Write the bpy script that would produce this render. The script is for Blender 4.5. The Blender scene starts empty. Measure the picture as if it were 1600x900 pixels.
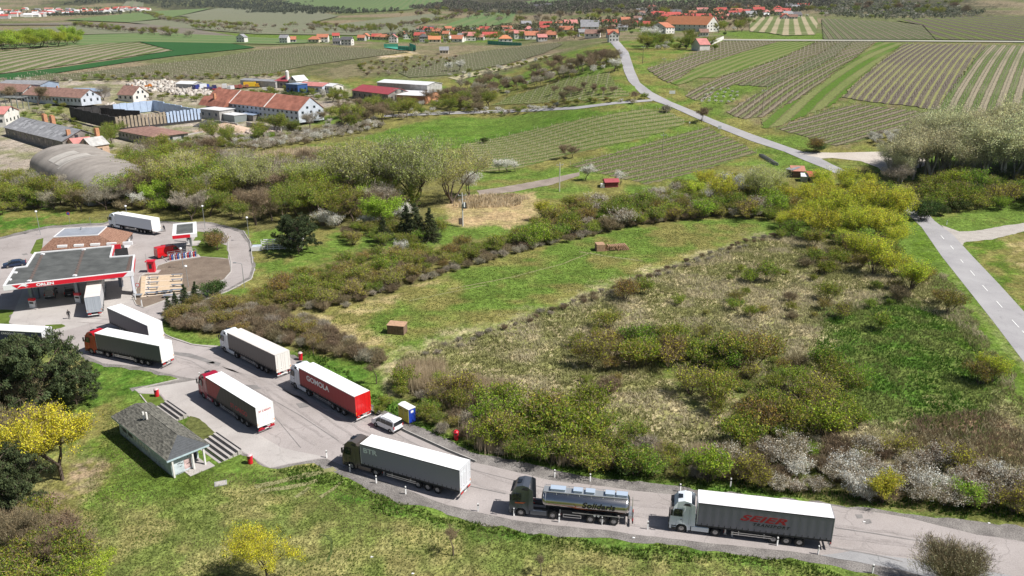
import bpy, bmesh, math, random
import numpy as np
from mathutils import Vector, Matrix
from mathutils.geometry import delaunay_2d_cdt
sc = bpy.context.scene
R = math.radians
# ------------------------------------------------------------------ camera
CAMH, PITCH, FPX = 53.2, R(19.345), 1240.0
cam = bpy.data.cameras.new('camera'); camo = bpy.data.objects.new('camera', cam)
sc.collection.objects.link(camo); sc.camera = camo
camo.location = (0, 0, CAMH); camo.rotation_euler = (R(90) - PITCH, 0, 0)
cam.sensor_width = 36; cam.lens = FPX / 1600 * 36; cam.clip_start = 1; cam.clip_end = 40000
# ------------------------------------------------------------------ sky and sun
SUN_EL = R(52); SUN_V = Vector((0.970 * math.cos(SUN_EL), -0.242 * math.cos(SUN_EL), math.sin(SUN_EL)))
w = bpy.data.worlds.new('World'); sc.world = w; w.use_nodes = True
nt = w.node_tree; bg = nt.nodes['Background']; sky = nt.nodes.new('ShaderNodeTexSky')
sky.sky_type = 'NISHITA'; sky.sun_disc = False; sky.sun_elevation = SUN_EL
sky.sun_rotation = math.atan2(SUN_V.x, SUN_V.y); sky.altitude = 200; sky.dust_density = 1.5
nt.links.new(sky.outputs[0], bg.inputs[0]); bg.inputs[1].default_value = 0.052
sl = bpy.data.lights.new('sun', 'SUN'); sl.energy = 5.0; sl.angle = R(0.5); sl.color = (1.0, 0.965, 0.92)
so = bpy.data.objects.new('sun', sl); sc.collection.objects.link(so); so.location = (60, -30, 120)
so.rotation_euler = SUN_V.to_track_quat('Z', 'Y').to_euler()
sc.view_settings.view_transform = 'Standard'; sc.view_settings.look = 'None'
sc.view_settings.exposure = 0.42; sc.view_settings.gamma = 1.0
sc.cycles.max_bounces = 5; sc.cycles.diffuse_bounces = 2; sc.cycles.transparent_max_bounces = 8
sc.cycles.volume_bounces = 0; sc.cycles.use_denoising = True
COL = sc.collection
rng = random.Random(7); nrng = np.random.RandomState(7)

# ------------------------------------------------------------------ terrain height
_DT = np.array([0, 230, 280, 330, 400, 520, 700, 900, 1200, 1800, 2600, 3600, 5200, 9000, 30000.])
_HR = np.array([0, 0, 3, 9.5, 20, 28.5, 33, 36.5, 43, 68, 125, 215, 330, 450, 450.])
_HC = np.array([0, 0, 0.3, 1.2, 4, 12, 21, 25, 29, 46, 80, 160, 300, 450, 450.])
_HL = np.array([0, 0, 0, 0, 1, 8, 20, 25, 28, 30, 34, 60, 170, 420, 420.])
def _sm(a, b, t):
    t = np.clip((t - a) / (b - a), 0, 1); return t * t * (3 - 2 * t)
def _pchip(xs, ys):
    h = np.diff(xs); d = np.diff(ys) / h; m = np.zeros_like(ys)
    for i in range(1, len(xs) - 1):
        if d[i-1] * d[i] > 0:
            w1 = 2*h[i] + h[i-1]; w2 = h[i] + 2*h[i-1]
            m[i] = (w1 + w2) / (w1/d[i-1] + w2/d[i])
    def f(x):
        x = np.clip(x, xs[0], xs[-1]); i = np.clip(np.searchsorted(xs, x) - 1, 0, len(h) - 1)
        t = (x - xs[i]) / h[i]; t2 = t*t; t3 = t2*t
        return (2*t3-3*t2+1)*ys[i] + (t3-2*t2+t)*h[i]*m[i] + (-2*t3+3*t2)*ys[i+1] + (t3-t2)*h[i]*m[i+1]
    return f
_fR, _fC, _fL = _pchip(_DT, _HR), _pchip(_DT, _HC), _pchip(_DT, _HL)
def hgt(x, y):
    x = np.asarray(x, float); y = np.asarray(y, float)
    D = np.hypot(x, y); az = np.arctan2(x, y)
    a = _sm(-0.34, -0.05, az); b = _sm(-0.04, 0.14, az)
    z = _fL(D) * (1 - a) + _fC(D) * a * (1 - b) + _fR(D) * b
    far = _sm(900, 3000, D)
    z = z + far * (10*np.sin(x/310 + 1.3) * np.sin(y/420) + 14*np.sin(az*19 + D/1400) * _sm(2200, 4500, D))
    back = _sm(1.6, 2.4, np.abs(az))
    return z * (1 - back)
CP, SP = math.cos(PITCH), math.sin(PITCH)
def P(u, v, z=0.0, n=400):
    """ground point seen at (u, v) of the 1600x900 photograph, z above the ground there"""
    a = (u - 800) / FPX; b = (450 - v) / FPX
    d = np.array([a, CP + b*SP, -SP + b*CP])
    ts = np.concatenate([np.linspace(40, 300, 60), np.geomspace(301, 9000, n)])
    f = CAMH + ts*d[2] - z - hgt(ts*d[0], ts*d[1])
    k = np.argmax(f < 0)
    if f[k] >= 0: k = len(ts) - 1
    lo, hi = ts[max(k-1, 0)], ts[k]
    for _ in range(30):
        m = (lo + hi) / 2
        if CAMH + m*d[2] - z - float(hgt(m*d[0], m*d[1])) < 0: hi = m
        else: lo = m
    x, y = hi*d[0], hi*d[1]
    return Vector((x, y, float(hgt(x, y)) + z))
def G(x, y): return Vector((x, y, float(hgt(x, y))))
def to_px(x, y, z):
    x = np.asarray(x, float); z = np.asarray(z, float) - CAMH; y = np.asarray(y, float)
    d = y*CP - z*SP; vv = y*SP + z*CP
    return 800 + FPX*x/d, 450 - FPX*vv/d
def inpoly(px, py, poly):
    r = np.zeros(px.shape, bool); n = len(poly); j = n - 1
    for i in range(n):
        xi, yi = poly[i]; xj, yj = poly[j]
        if yi != yj:
            c = ((yi > py) != (yj > py)) & (px < (xj - xi) * (py - yi) / (yj - yi) + xi)
            r ^= c
        j = i
    return r
def vnoise(x, y, s, seed=0):
    x = np.asarray(x, float)/s + seed*17.3; y = np.asarray(y, float)/s - seed*9.1
    xi = np.floor(x).astype(np.int64); yi = np.floor(y).astype(np.int64); fx = x - xi; fy = y - yi
    fx = fx*fx*(3-2*fx); fy = fy*fy*(3-2*fy)
    def hsh(a, b):
        h = (a * 374761393 + b * 668265263 + seed * 974711) & 0xffffffff
        h = ((h ^ (h >> 13)) * 1274126177) & 0xffffffff
        return ((h ^ (h >> 16)) & 0xffff) / 65535.0
    return (hsh(xi, yi)*(1-fx) + hsh(xi+1, yi)*fx)*(1-fy) + (hsh(xi, yi+1)*(1-fx) + hsh(xi+1, yi+1)*fx)*fy

# ------------------------------------------------------------------ materials
MATS = {}
def _new(name):
    m = bpy.data.materials.new(name); m.use_nodes = True; t = m.node_tree
    return m, t, t.nodes['Principled BSDF']
def mat(name, col, rough=0.6, metal=0.0, spec=0.5, var=0.0, vscale=3.0, bump=0.0, bscale=20.0, coat=0.0, col2=None, stretch=None):
    if name in MATS: return MATS[name]
    m, t, b = _new(name); b.inputs['Roughness'].default_value = rough; b.inputs['Metallic'].default_value = metal
    b.inputs['Specular IOR Level'].default_value = spec
    if coat: b.inputs['Coat Weight'].default_value = coat
    c = (*col, 1) if len(col) == 3 else col
    b.inputs['Base Color'].default_value = c
    if var or bump:
        tc = t.nodes.new('ShaderNodeTexCoord'); src = tc.outputs['Object']
        if stretch:
            mp = t.nodes.new('ShaderNodeMapping'); mp.inputs['Scale'].default_value = stretch
            t.links.new(src, mp.inputs[0]); src = mp.outputs[0]
    if var:
        n = t.nodes.new('ShaderNodeTexNoise'); n.inputs['Scale'].default_value = vscale; n.inputs['Detail'].default_value = 6
        n.inputs['Roughness'].default_value = 0.65
        t.links.new(src, n.inputs['Vector'])
        r = t.nodes.new('ShaderNodeValToRGB'); r.color_ramp.elements[0].position = 0.3; r.color_ramp.elements[1].position = 0.7
        lo = [x*(1-var) for x in col[:3]]; hi = [min(1, x*(1+var)) for x in col[:3]]
        if col2: hi = list(col2)
        r.color_ramp.elements[0].color = (*lo, 1); r.color_ramp.elements[1].color = (*hi, 1)
        t.links.new(n.outputs['Fac'], r.inputs[0]); t.links.new(r.outputs[0], b.inputs['Base Color'])
    if bump:
        n2 = t.nodes.new('ShaderNodeTexNoise'); n2.inputs['Scale'].default_value = bscale; n2.inputs['Detail'].default_value = 5
        t.links.new(src, n2.inputs['Vector'])
        bp = t.nodes.new('ShaderNodeBump'); bp.inputs['Strength'].default_value = bump; bp.inputs['Distance'].default_value = 0.1
        t.links.new(n2.outputs['Fac'], bp.inputs['Height']); t.links.new(bp.outputs[0], b.inputs['Normal'])
    MATS[name] = m; return m
def math_node(t, op, a, b=None, clamp=False):
    n = t.nodes.new('ShaderNodeMath'); n.operation = op; n.use_clamp = clamp
    for i, s in enumerate((a, b)):
        if s is None: continue
        if isinstance(s, (int, float)): n.inputs[i].default_value = s
        else: t.links.new(s, n.inputs[i])
    return n.outputs[0]
def mixc(t, f, a, b, mode='MIX'):
    n = t.nodes.new('ShaderNodeMix'); n.data_type = 'RGBA'; n.blend_type = mode
    for sock, s in ((n.inputs[0], f), (n.inputs[6], a), (n.inputs[7], b)):
        if isinstance(s, (int, float)): sock.default_value = s
        elif isinstance(s, (tuple, list)): sock.default_value = (*s[:3], 1)
        else: t.links.new(s, sock)
    return n.outputs[2]

# ------------------------------------------------------------------ objects
def tag(o, label=None, cat=None, group=None, kind=None):
    if label and len(label.split()) > 16: label = label.rsplit(',', 1)[0]
    if label: o['label'] = label
    if cat: o['category'] = cat
    if group: o['group'] = group
    if kind: o['kind'] = kind
    return o
def empty(name, loc, rz=0.0, label=None, cat=None, group=None, scale=None):
    o = bpy.data.objects.new(name, None); COL.objects.link(o); o.location = loc; o.rotation_euler = (0, 0, rz)
    o.empty_display_size = 0.5
    if scale: o.scale = scale
    return tag(o, label, cat, group)
def link(name, me, parent=None, loc=None, rot=None):
    o = bpy.data.objects.new(name, me); COL.objects.link(o)
    if parent: o.parent = parent
    if loc is not None: o.location = loc
    if rot is not None: o.rotation_euler = rot
    return o
def copy_tree(o, parent=None):
    c = o.copy(); COL.objects.link(c); c.parent = parent
    for ch in list(o.children): copy_tree(ch, c)
    return c
class MB:
    def __init__(s): s.v = []; s.f = []; s.m = []; s.smooth = []
    def add(s, vs, fs, mi=0, smooth=False):
        k = len(s.v); s.v += [tuple(p) for p in vs]; s.f += [tuple(k + i for i in f) for f in fs]
        s.m += [mi]*len(fs); s.smooth += [smooth]*len(fs); return s
    def box(s, x0, x1, y0, y1, z0, z1, mi=0):
        v = [(x0,y0,z0),(x1,y0,z0),(x1,y1,z0),(x0,y1,z0),(x0,y0,z1),(x1,y0,z1),(x1,y1,z1),(x0,y1,z1)]
        return s.add(v, [(0,3,2,1),(4,5,6,7),(0,1,5,4),(1,2,6,5),(2,3,7,6),(3,0,4,7)], mi)
    def tube(s, p0, p1, r0, r1=None, n=8, mi=0, caps=True, smooth=True):
        r1 = r0 if r1 is None else r1; p0 = Vector(p0); p1 = Vector(p1); d = (p1 - p0).normalized()
        a = d.orthogonal().normalized(); b = d.cross(a); vs = []
        for p, r in ((p0, r0), (p1, r1)):
            for i in range(n):
                t = 2*math.pi*i/n; vs.append(p + a*(r*math.cos(t)) + b*(r*math.sin(t)))
        s.add(vs, [(i, (i+1) % n, n+(i+1) % n, n+i) for i in range(n)], mi, smooth)
        if caps: s.add(vs, [tuple(range(n))[::-1], tuple(range(n, 2*n))], mi)
        return s
    def prism(s, poly, axis, a0, a1, mi=0):
        """poly of 2-tuples, extruded along axis 'x','y','z'"""
        n = len(poly)
        def mk(p, a): return {'z': (p[0], p[1], a), 'y': (p[0], a, p[1]), 'x': (a, p[0], p[1])}[axis]
        vs = [mk(p, a0) for p in poly] + [mk(p, a1) for p in poly]
        fs = [(i, (i+1) % n, n+(i+1) % n, n+i) for i in range(n)] + [tuple(range(n))[::-1], tuple(range(n, 2*n))]
        return s.add(vs, fs, mi)
    def mesh(s, name, mats, bevel=0):
        me = bpy.data.meshes.new(name); me.from_pydata(s.v, [], s.f)
        for m in (mats if isinstance(mats, (list, tuple)) else [mats]): me.materials.append(m)
        me.polygons.foreach_set('material_index', s.m); me.polygons.foreach_set('use_smooth', s.smooth)
        bm = bmesh.new(); bm.from_mesh(me)
        if bevel:
            bmesh.ops.remove_doubles(bm, verts=bm.verts, dist=1e-5)
            bmesh.ops.bevel(bm, geom=bm.edges[:], offset=bevel, segments=1, affect='EDGES', clamp_overlap=True)
        bmesh.ops.recalc_face_normals(bm, faces=bm.faces)
        bm.to_mesh(me); bm.free()
        me.update(); return me
    def build(s, name, mats, parent=None, loc=None, rot=None, bevel=0):
        return link(name, s.mesh(name, mats, bevel), parent, loc, rot)
def box_part(name, parent, m, x0, x1, y0, y1, z0, z1, bevel=0):
    return MB().box(x0, x1, y0, y1, z0, z1).build(name, m, parent, bevel=bevel)
def npmesh(name, verts, faces, mats, cols=None, attrs=None, smooth=False):
    """verts (n,3), faces (m,k) all same k"""
    me = bpy.data.meshes.new(name); n, m, k = len(verts), len(faces), faces.shape[1]
    me.vertices.add(n); me.vertices.foreach_set('co', np.ascontiguousarray(verts, np.float32).ravel())
    me.loops.add(m*k); me.loops.foreach_set('vertex_index', np.ascontiguousarray(faces, np.int32).ravel())
    me.polygons.add(m); me.polygons.foreach_set('loop_start', np.arange(0, m*k, k, dtype=np.int32))
    me.polygons.foreach_set('loop_total', np.full(m, k, np.int32))
    if smooth: me.polygons.foreach_set('use_smooth', np.ones(m, bool))
    for mm in (mats if isinstance(mats, (list, tuple)) else [mats]): me.materials.append(mm)
    if cols is not None:
        a = me.attributes.new('Col', 'FLOAT_COLOR', 'POINT'); c = np.ones((n, 4), np.float32); c[:, :3] = cols
        a.data.foreach_set('color', c.ravel())
    for an, av in (attrs or {}).items():
        a = me.attributes.new(an, 'FLOAT', 'POINT'); a.data.foreach_set('value', np.ascontiguousarray(av, np.float32))
    me.update(calc_edges=True); return me
def text_part(body, parent, m, loc, rot, size, name='lettering', ext=0.004, shear=0.0, offset=0.0, space=1.0, sx=1.0, align='LEFT'):
    c = bpy.data.curves.new(name, 'FONT'); c.body = body; c.size = size; c.extrude = ext; c.shear = shear; c.offset = offset
    c.space_character = space; c.materials.append(m); c.align_x = align
    o = bpy.data.objects.new(name, c); me = bpy.data.meshes.new_from_object(o); bpy.data.objects.remove(o)
    if not me.materials: me.materials.append(m)
    o = link(name, me, parent, loc, rot); o.scale = (sx, 1, 1); return o
# ------------------------------------------------------------------ ground sheet (albedo by natural zones, edges broken by noise)
def zone_px(poly): return [tuple(P(u, v)[:2]) for u, v in poly]
GREEN = (0.100, 0.165, 0.032); LUSH = (0.066, 0.140, 0.022); DRY = (0.31, 0.27, 0.135); OLIVE = (0.165, 0.165, 0.055)
SCRUB = (0.125, 0.125, 0.05); STRAW = (0.33, 0.26, 0.15); DUST = (0.30, 0.275, 0.235); EARTH = (0.17, 0.135, 0.10)
FARG = (0.115, 0.135, 0.060); FARB = (0.19, 0.165, 0.11); WOOD = (0.055, 0.06, 0.035)
ZONES = [  # (polygon in the photograph, colour A, colour B, patch size m, edge jitter m)
 ([(-300,330),(700,330),(1250,330),(1900,330),(1900,190),(1200,60),(-300,60)], GREEN, OLIVE, 14, 6),
 ([(-200,380),(-200,262),(90,232),(200,215),(300,205),(480,200),(560,185),(640,150),(760,150),(980,160),(700,178),(560,215),(400,240),(520,262),(700,262),(740,300),(640,360),(420,370),(300,345),(120,345),(0,372)], SCRUB, OLIVE, 6, 3),
 ([(350,268),(380,246),(450,236),(545,232),(560,250),(470,262)], STRAW, DRY, 8, 2),
 ([(560,215),(640,193),(730,182),(840,176),(960,176),(900,190),(800,213),(700,235),(640,236)], (0.075,0.15,0.022), GREEN, 15, 2),
 ([(1130,178),(1010,112),(1128,64),(1760,64),(1760,190),(1560,185),(1460,178),(1312,232),(1210,203)], (0.17,0.155,0.08), (0.11,0.14,0.045), 10, 3),
 ([(1098,165),(1108,140),(1160,128),(1185,135),(1150,158),(1125,172)], (0.10,0.155,0.03), GREEN, 8, 2),
 ([(690,318),(730,306),(830,302),(870,330),(800,355),(700,352)], STRAW, DRY, 5, 2),
 ([(380,370),(450,350),(560,360),(560,400),(470,432),(400,455),(350,452),(392,425)], GREEN, OLIVE, 6, 1),
 ([(250,490),(400,455),(560,392),(700,380),(840,360),(900,310),(1230,300),(1260,350),(1100,345),(960,365),(800,400),(640,450),(600,500),(580,570),(450,545),(330,525),(262,512)], SCRUB, OLIVE, 4, 2),
 ([(490,496),(560,478),(640,448),(700,425),(800,397),(880,377),(1000,352),(1130,340),(1210,341),(1200,362),(1080,402),(950,445),(850,482),(720,522),(645,548),(560,545),(490,515)], GREEN, OLIVE, 9, 1.5),
 ([(450,470),(520,492),(700,430),(660,455),(560,500),(640,545),(560,550),(440,500)], DRY, OLIVE, 5, 2),
 ([(640,550),(740,520),(860,480),(960,445),(1090,400),(1200,364),(1330,380),(1480,430),(1560,560),(1700,700),(1700,760),(1200,700),(1000,740),(850,730),(640,640),(570,580)], (0.36,0.33,0.20), (0.21,0.225,0.09), 2.2, 4),
 ([(1280,480),(1400,460),(1500,500),(1560,600),(1500,680),(1380,660),(1300,640),(1230,600),(1300,540)], LUSH, (0.11,0.155,0.04), 3, 3),
 ([(1020,520),(1160,500),(1250,560),(1200,640),(1080,620),(980,590)], (0.11,0.155,0.035), SCRUB, 3, 4),
 ([(1420,350),(1448,360),(1480,420),(1545,515),(1596,590),(1680,700),(1640,720),(1560,620),(1500,560),(1480,480),(1430,400)], (0.085,0.15,0.02), GREEN, 5, 1.5),
 ([(1500,378),(1620,355),(1700,380),(1700,560),(1600,480)], (0.085,0.145,0.022), OLIVE, 5, 1.5),
 ([(1560,375),(1640,360),(1660,430),(1600,440)], DRY, OLIVE, 4, 2),
 ([(1440,650),(1560,640),(1620,700),(1600,740),(1480,720),(1420,690)], (0.23,0.17,0.11), (0.15,0.14,0.07), 4, 3),
 ([(570,640),(640,672),(740,712),(850,735),(1000,755),(1200,780),(1400,805),(1700,850),(1700,780),(1400,760),(1100,700),(900,690),(700,640),(600,600)], SCRUB, (0.10,0.12,0.035), 4, 2),
 ([(450,545),(580,570),(640,650),(740,700),(1000,745),(1500,810),(1700,840),(1700,860),(1400,815),(1000,757),(850,738),(740,714),(640,668),(580,640),(500,590)], LUSH, GREEN, 3, 1),
 ([(-200,480),(-200,1500),(1500,1500),(1500,930),(1370,900),(1220,872),(1000,850),(780,826),(625,787),(540,750),(490,722),(420,735),(395,722),(250,735),(170,650),(200,600),(120,555),(0,540)], (0.215,0.215,0.085), (0.125,0.165,0.045), 4.5, 1),
 ([(250,700),(420,735),(560,755),(700,808),(1000,848),(1250,880),(1370,900),(1280,905),(1000,872),(760,838),(600,800),(470,760),(330,745)], LUSH, GREEN, 2.5, 1.5),
 ([(130,600),(200,640),(240,700),(330,745),(420,740),(300,790),(160,790),(120,700)], (0.09,0.145,0.025), GREEN, 3, 2),
 ([(120,630),(170,620),(200,660),(160,740),(120,770),(100,700)], (0.09,0.145,0.025), OLIVE, 3, 2),
 ([(95,720),(140,720),(150,790),(120,860),(60,880),(60,780)], (0.27,0.22,0.15), OLIVE, 2.5, 2),
 ([(150,560),(275,580),(245,605),(215,615),(180,620),(140,640),(130,600)], GREEN, LUSH, 2, .6),
 ([(-200,480),(20,480),(14,505),(-200,530)], GREEN, OLIVE, 4, 1),
 ([(-200,235),(-200,150),(60,128),(330,118),(430,118),(545,135),(560,160),(470,195),(505,203),(420,222),(300,228),(190,228),(150,255),(60,330),(-200,380)], DUST, (0.17,0.18,0.10), 11, 4),
 ([(20,180),(110,160),(120,185),(60,180),(110,205),(140,210),(160,215),(120,215)], (0.10,0.14,0.04), (0.22,0.22,0.11), 5, 2),
 ([(120,345),(0,372),(-200,400),(-200,330),(60,325),(160,330)], LUSH, OLIVE, 4, 2),
 ([(-400,128),(200,124),(480,118),(560,112),(640,125),(780,118),(980,62),(1130,62),(1130,50),(-400,50)], FARG, FARB, 60, 10),
 ([(400,116),(470,100),(560,84),(640,80),(700,80),(640,100),(600,122),(500,122)], (0.16,0.15,0.09), (0.10,0.11,0.05), 14, 8),
 ([(580,82),(640,80),(655,86),(600,92)], (0.42,0.36,0.28), DRY, 10, 5),
 ([(-600,52),(600,52),(1300,52),(2200,62),(2200,-200),(-600,-200)], FARG, FARB, 160, 60),
 ([(60,12),(200,5),(400,22),(560,0),(700,12),(820,-30),(500,-30),(100,-30)], WOOD, FARG, 120, 80),
 ([(640,2),(860,20),(1180,6),(1300,20),(1560,26),(1500,-10),(1200,-40),(700,-40)], WOOD, (0.075,0.075,0.05), 90, 50),
]
def make_ground():
    azf = np.linspace(R(-43), R(43), 1000); azc = np.linspace(R(43), R(317), 60)[1:-1]
    az = np.concatenate([azf, azc]); na = len(az)
    pv = np.concatenate([np.arange(1500, 900, -8), np.arange(900, 130, -2.1), np.arange(130, 34, -0.9), np.arange(34, 7, -.35)])
    rad = CAMH * FPX / pv; rad = np.concatenate([[0.5, 20], rad[rad < 8700], [8900]]); nr = len(rad)
    AZ, RD = np.meshgrid(az, rad)
    X = (RD*np.sin(AZ)).ravel(); Y = (RD*np.cos(AZ)).ravel(); Z = hgt(X, Y)
    base = np.array(GREEN); n = len(X)
    C = np.tile(base, (n, 1))
    jx = vnoise(X, Y, 6, 1) - .5 + .5*(vnoise(X, Y, 1.7, 2) - .5); jy = vnoise(X, Y, 6, 3) - .5 + .5*(vnoise(X, Y, 1.7, 4) - .5)
    lx = vnoise(X, Y, 40, 5) - .5; ly = vnoise(X, Y, 40, 6) - .5
    rr = np.random.RandomState(3); RJ = [np.column_stack([vnoise(X, Y, 2.2, 81+q)-.5, vnoise(X, Y, 2.2, 91+q)-.5])*3 + rr.normal(0, .35, (n, 2)) for q in range(6)]
    for i, (poly, A, B, ps, jit) in enumerate(ZONES):
        wp = zone_px(poly)
        if jit > 8: qx, qy = X + lx*jit*2, Y + ly*jit*2
        else: qx, qy = X + jx*jit*1.6, Y + jy*jit*1.6
        xs = [p[0] for p in wp]; ys = [p[1] for p in wp]; mg = jit*2.5
        bb = np.nonzero((qx > min(xs)-mg) & (qx < max(xs)+mg) & (qy > min(ys)-mg) & (qy < max(ys)+mg))[0]
        if len(bb) == 0: continue
        cov = np.zeros(len(bb)); K = 6
        for q in range(K):
            ra = RJ[q][bb]; cov += inpoly(qx[bb] + ra[:, 0]*jit*.75, qy[bb] + ra[:, 1]*jit*.75, wp)
        cov /= K; k = cov > 0; ins = bb[k]; cov = cov[k][:, None]
        f = 0.6*vnoise(X[ins], Y[ins], ps, 10+i) + 0.4*vnoise(X[ins], Y[ins], ps/3, 40+i)
        f = _sm(.34, .66, f)[:, None]
        C[ins] = C[ins]*(1-cov) + cov*(np.array(A)*(1-f) + np.array(B)*f)
    C *= (0.86 + 0.28*vnoise(X, Y, 2.3, 77))[:, None]
    far = _sm(3000, 3001, np.hypot(X, Y)) 
    i = np.arange(nr-1)[:, None]*na + np.arange(na)[None, :]; j = np.arange(nr-1)[:, None]*na + (np.arange(na)[None, :]+1) % na
    F = np.stack([i, j, j+na, i+na], -1).reshape(-1, 4)
    m, t, b = _new('ground_cover'); b.inputs['Roughness'].default_value = 1; b.inputs['Specular IOR Level'].default_value = 0.05
    at = t.nodes.new('ShaderNodeAttribute'); at.attribute_name = 'Col'
    geo = t.nodes.new('ShaderNodeNewGeometry')
    cur = at.outputs['Color']
    for s, lo, hi, det in ((0.16, .80, 1.2, 3), (0.9, .62, 1.4, 4), (3.5, .60, 1.45, 3)):
        nz = t.nodes.new('ShaderNodeTexNoise'); nz.inputs['Scale'].default_value = s; nz.inputs['Detail'].default_value = det
        nz.inputs['Roughness'].default_value = .65
        t.links.new(geo.outputs['Position'], nz.inputs['Vector'])
        r = t.nodes.new('ShaderNodeMapRange'); r.inputs[1].default_value = .34; r.inputs[2].default_value = .66
        r.inputs[3].default_value = lo; r.inputs[4].default_value = hi
        t.links.new(nz.outputs['Fac'], r.inputs[0])
        vm = t.nodes.new('ShaderNodeVectorMath'); vm.operation = 'SCALE'
        t.links.new(cur, vm.inputs[0]); t.links.new(r.outputs[0], vm.inputs['Scale']); cur = vm.outputs[0]
    # slight hue drift between yellow and green blades
    nz = t.nodes.new('ShaderNodeTexNoise'); nz.inputs['Scale'].default_value = 0.5; nz.inputs['Detail'].default_value = 6
    t.links.new(geo.outputs['Position'], nz.inputs['Vector'])
    cur = mixc(t, math_node(t, 'MULTIPLY', nz.outputs['Fac'], .55), cur, mixc(t, 1.0, cur, (1.25, 0.98, 0.8), 'MULTIPLY'))
    t.links.new(cur, b.inputs['Base Color'])
    bp = t.nodes.new('ShaderNodeBump'); bp.inputs['Strength'].default_value = .9; bp.inputs['Distance'].default_value = .35
    n2 = t.nodes.new('ShaderNodeTexNoise'); n2.inputs['Scale'].default_value = 1.6; n2.inputs['Detail'].default_value = 6
    t.links.new(geo.outputs['Position'], n2.inputs['Vector']); t.links.new(n2.outputs['Fac'], bp.inputs['Height'])
    t.links.new(bp.outputs[0], b.inputs['Normal'])
    me = npmesh('ground', np.stack([X, Y, Z], 1), F, m, cols=C, smooth=True)
    tag(link('ground', me), kind='structure')
make_ground()

# ------------------------------------------------------------------ sheets draped on the terrain
def _zoff(x, y, off):
    D = math.hypot(x, y)
    return off + max(0, D - 230) * 0.0012
def sheet(name, poly, m, off=0.02, step=None, px=True, rowpx=None, spacing=2.2, jitter=0.0, kind='structure', label=None, thick=0, parent=None):
    pts = []
    n = len(poly)
    if px:
        for i in range(n):
            a, b = poly[i], poly[(i+1) % n]; L = math.hypot(a[0]-b[0], a[1]-b[1]); k = max(1, int(L/14))
            for q in range(k):
                f = q/k; p = P(a[0]*(1-f)+b[0]*f, a[1]*(1-f)+b[1]*f); pts.append((p.x, p.y))
    else:
        for i in range(n):
            a, b = poly[i], poly[(i+1) % n]; L = math.hypot(a[0]-b[0], a[1]-b[1]); k = max(1, int(L/(step or 6)))
            for q in range(k): f = q/k; pts.append((a[0]*(1-f)+b[0]*f, a[1]*(1-f)+b[1]*f))
    if jitter:
        q = np.array(pts); dn = np.stack([vnoise(q[:, 0], q[:, 1], 1.3, 8)-.5, vnoise(q[:, 0], q[:, 1], 1.3, 9)-.5], 1)*2*jitter
        # denser outline for a ragged edge
        pp = []
        for i in range(len(q)):
            a, b = q[i], q[(i+1) % len(q)]; k = max(1, int(np.hypot(*(a-b))/0.7))
            for s in range(k): pp.append(a + (b-a)*s/k)
        q = np.array(pp); q = q + np.stack([vnoise(q[:, 0], q[:, 1], 1.5, 8)-.5, vnoise(q[:, 0], q[:, 1], 1.5, 9)-.5], 1)*2*jitter
        pts = [tuple(a) for a in q]
    A = np.array(pts); mn, mx = A.min(0), A.max(0); D0 = np.hypot(*A.mean(0))
    st = step or max(3, min(60, D0/35.))
    gx, gy = np.meshgrid(np.arange(mn[0], mx[0], st), np.arange(mn[1], mx[1], st)); gx = gx.ravel(); gy = gy.ravel()
    ins = inpoly(gx, gy, pts)
    vs = [Vector(p) for p in pts] + [Vector((a, b)) for a, b in zip(gx[ins], gy[ins])]
    out = delaunay_2d_cdt(vs, [(i, (i+1) % len(pts)) for i in range(len(pts))], [], 1, 1e-4)
    V = np.array([(p.x, p.y) for p in out[0]]); F = np.array([f[:3] for f in out[2]], np.int32)
    z = hgt(V[:, 0], V[:, 1]); D = np.hypot(V[:, 0], V[:, 1]); z = z + off + np.maximum(0, D-230)*0.0009
    attrs = {}
    if rowpx:
        a = P(*rowpx[0]); b = P(*rowpx[1]); d = np.array([b.x-a.x, b.y-a.y]); d /= np.hypot(*d); nn = np.array([-d[1], d[0]])
        attrs = {'rowc': (V @ nn) / spacing, 'rowl': V @ d}
    V3 = np.column_stack([V, z]); 
    a_, b_, c_ = V3[F[:, 0]], V3[F[:, 1]], V3[F[:, 2]]
    up = np.cross(b_-a_, c_-a_)[:, 2] < 0; F[up] = F[up][:, ::-1]
    me = npmesh(name, V3, F, m, attrs=attrs, smooth=True)
    o = link(name, me, parent)
    if kind: tag(o, kind=kind)
    if label: o['label'] = label
    return o, pts
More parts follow.
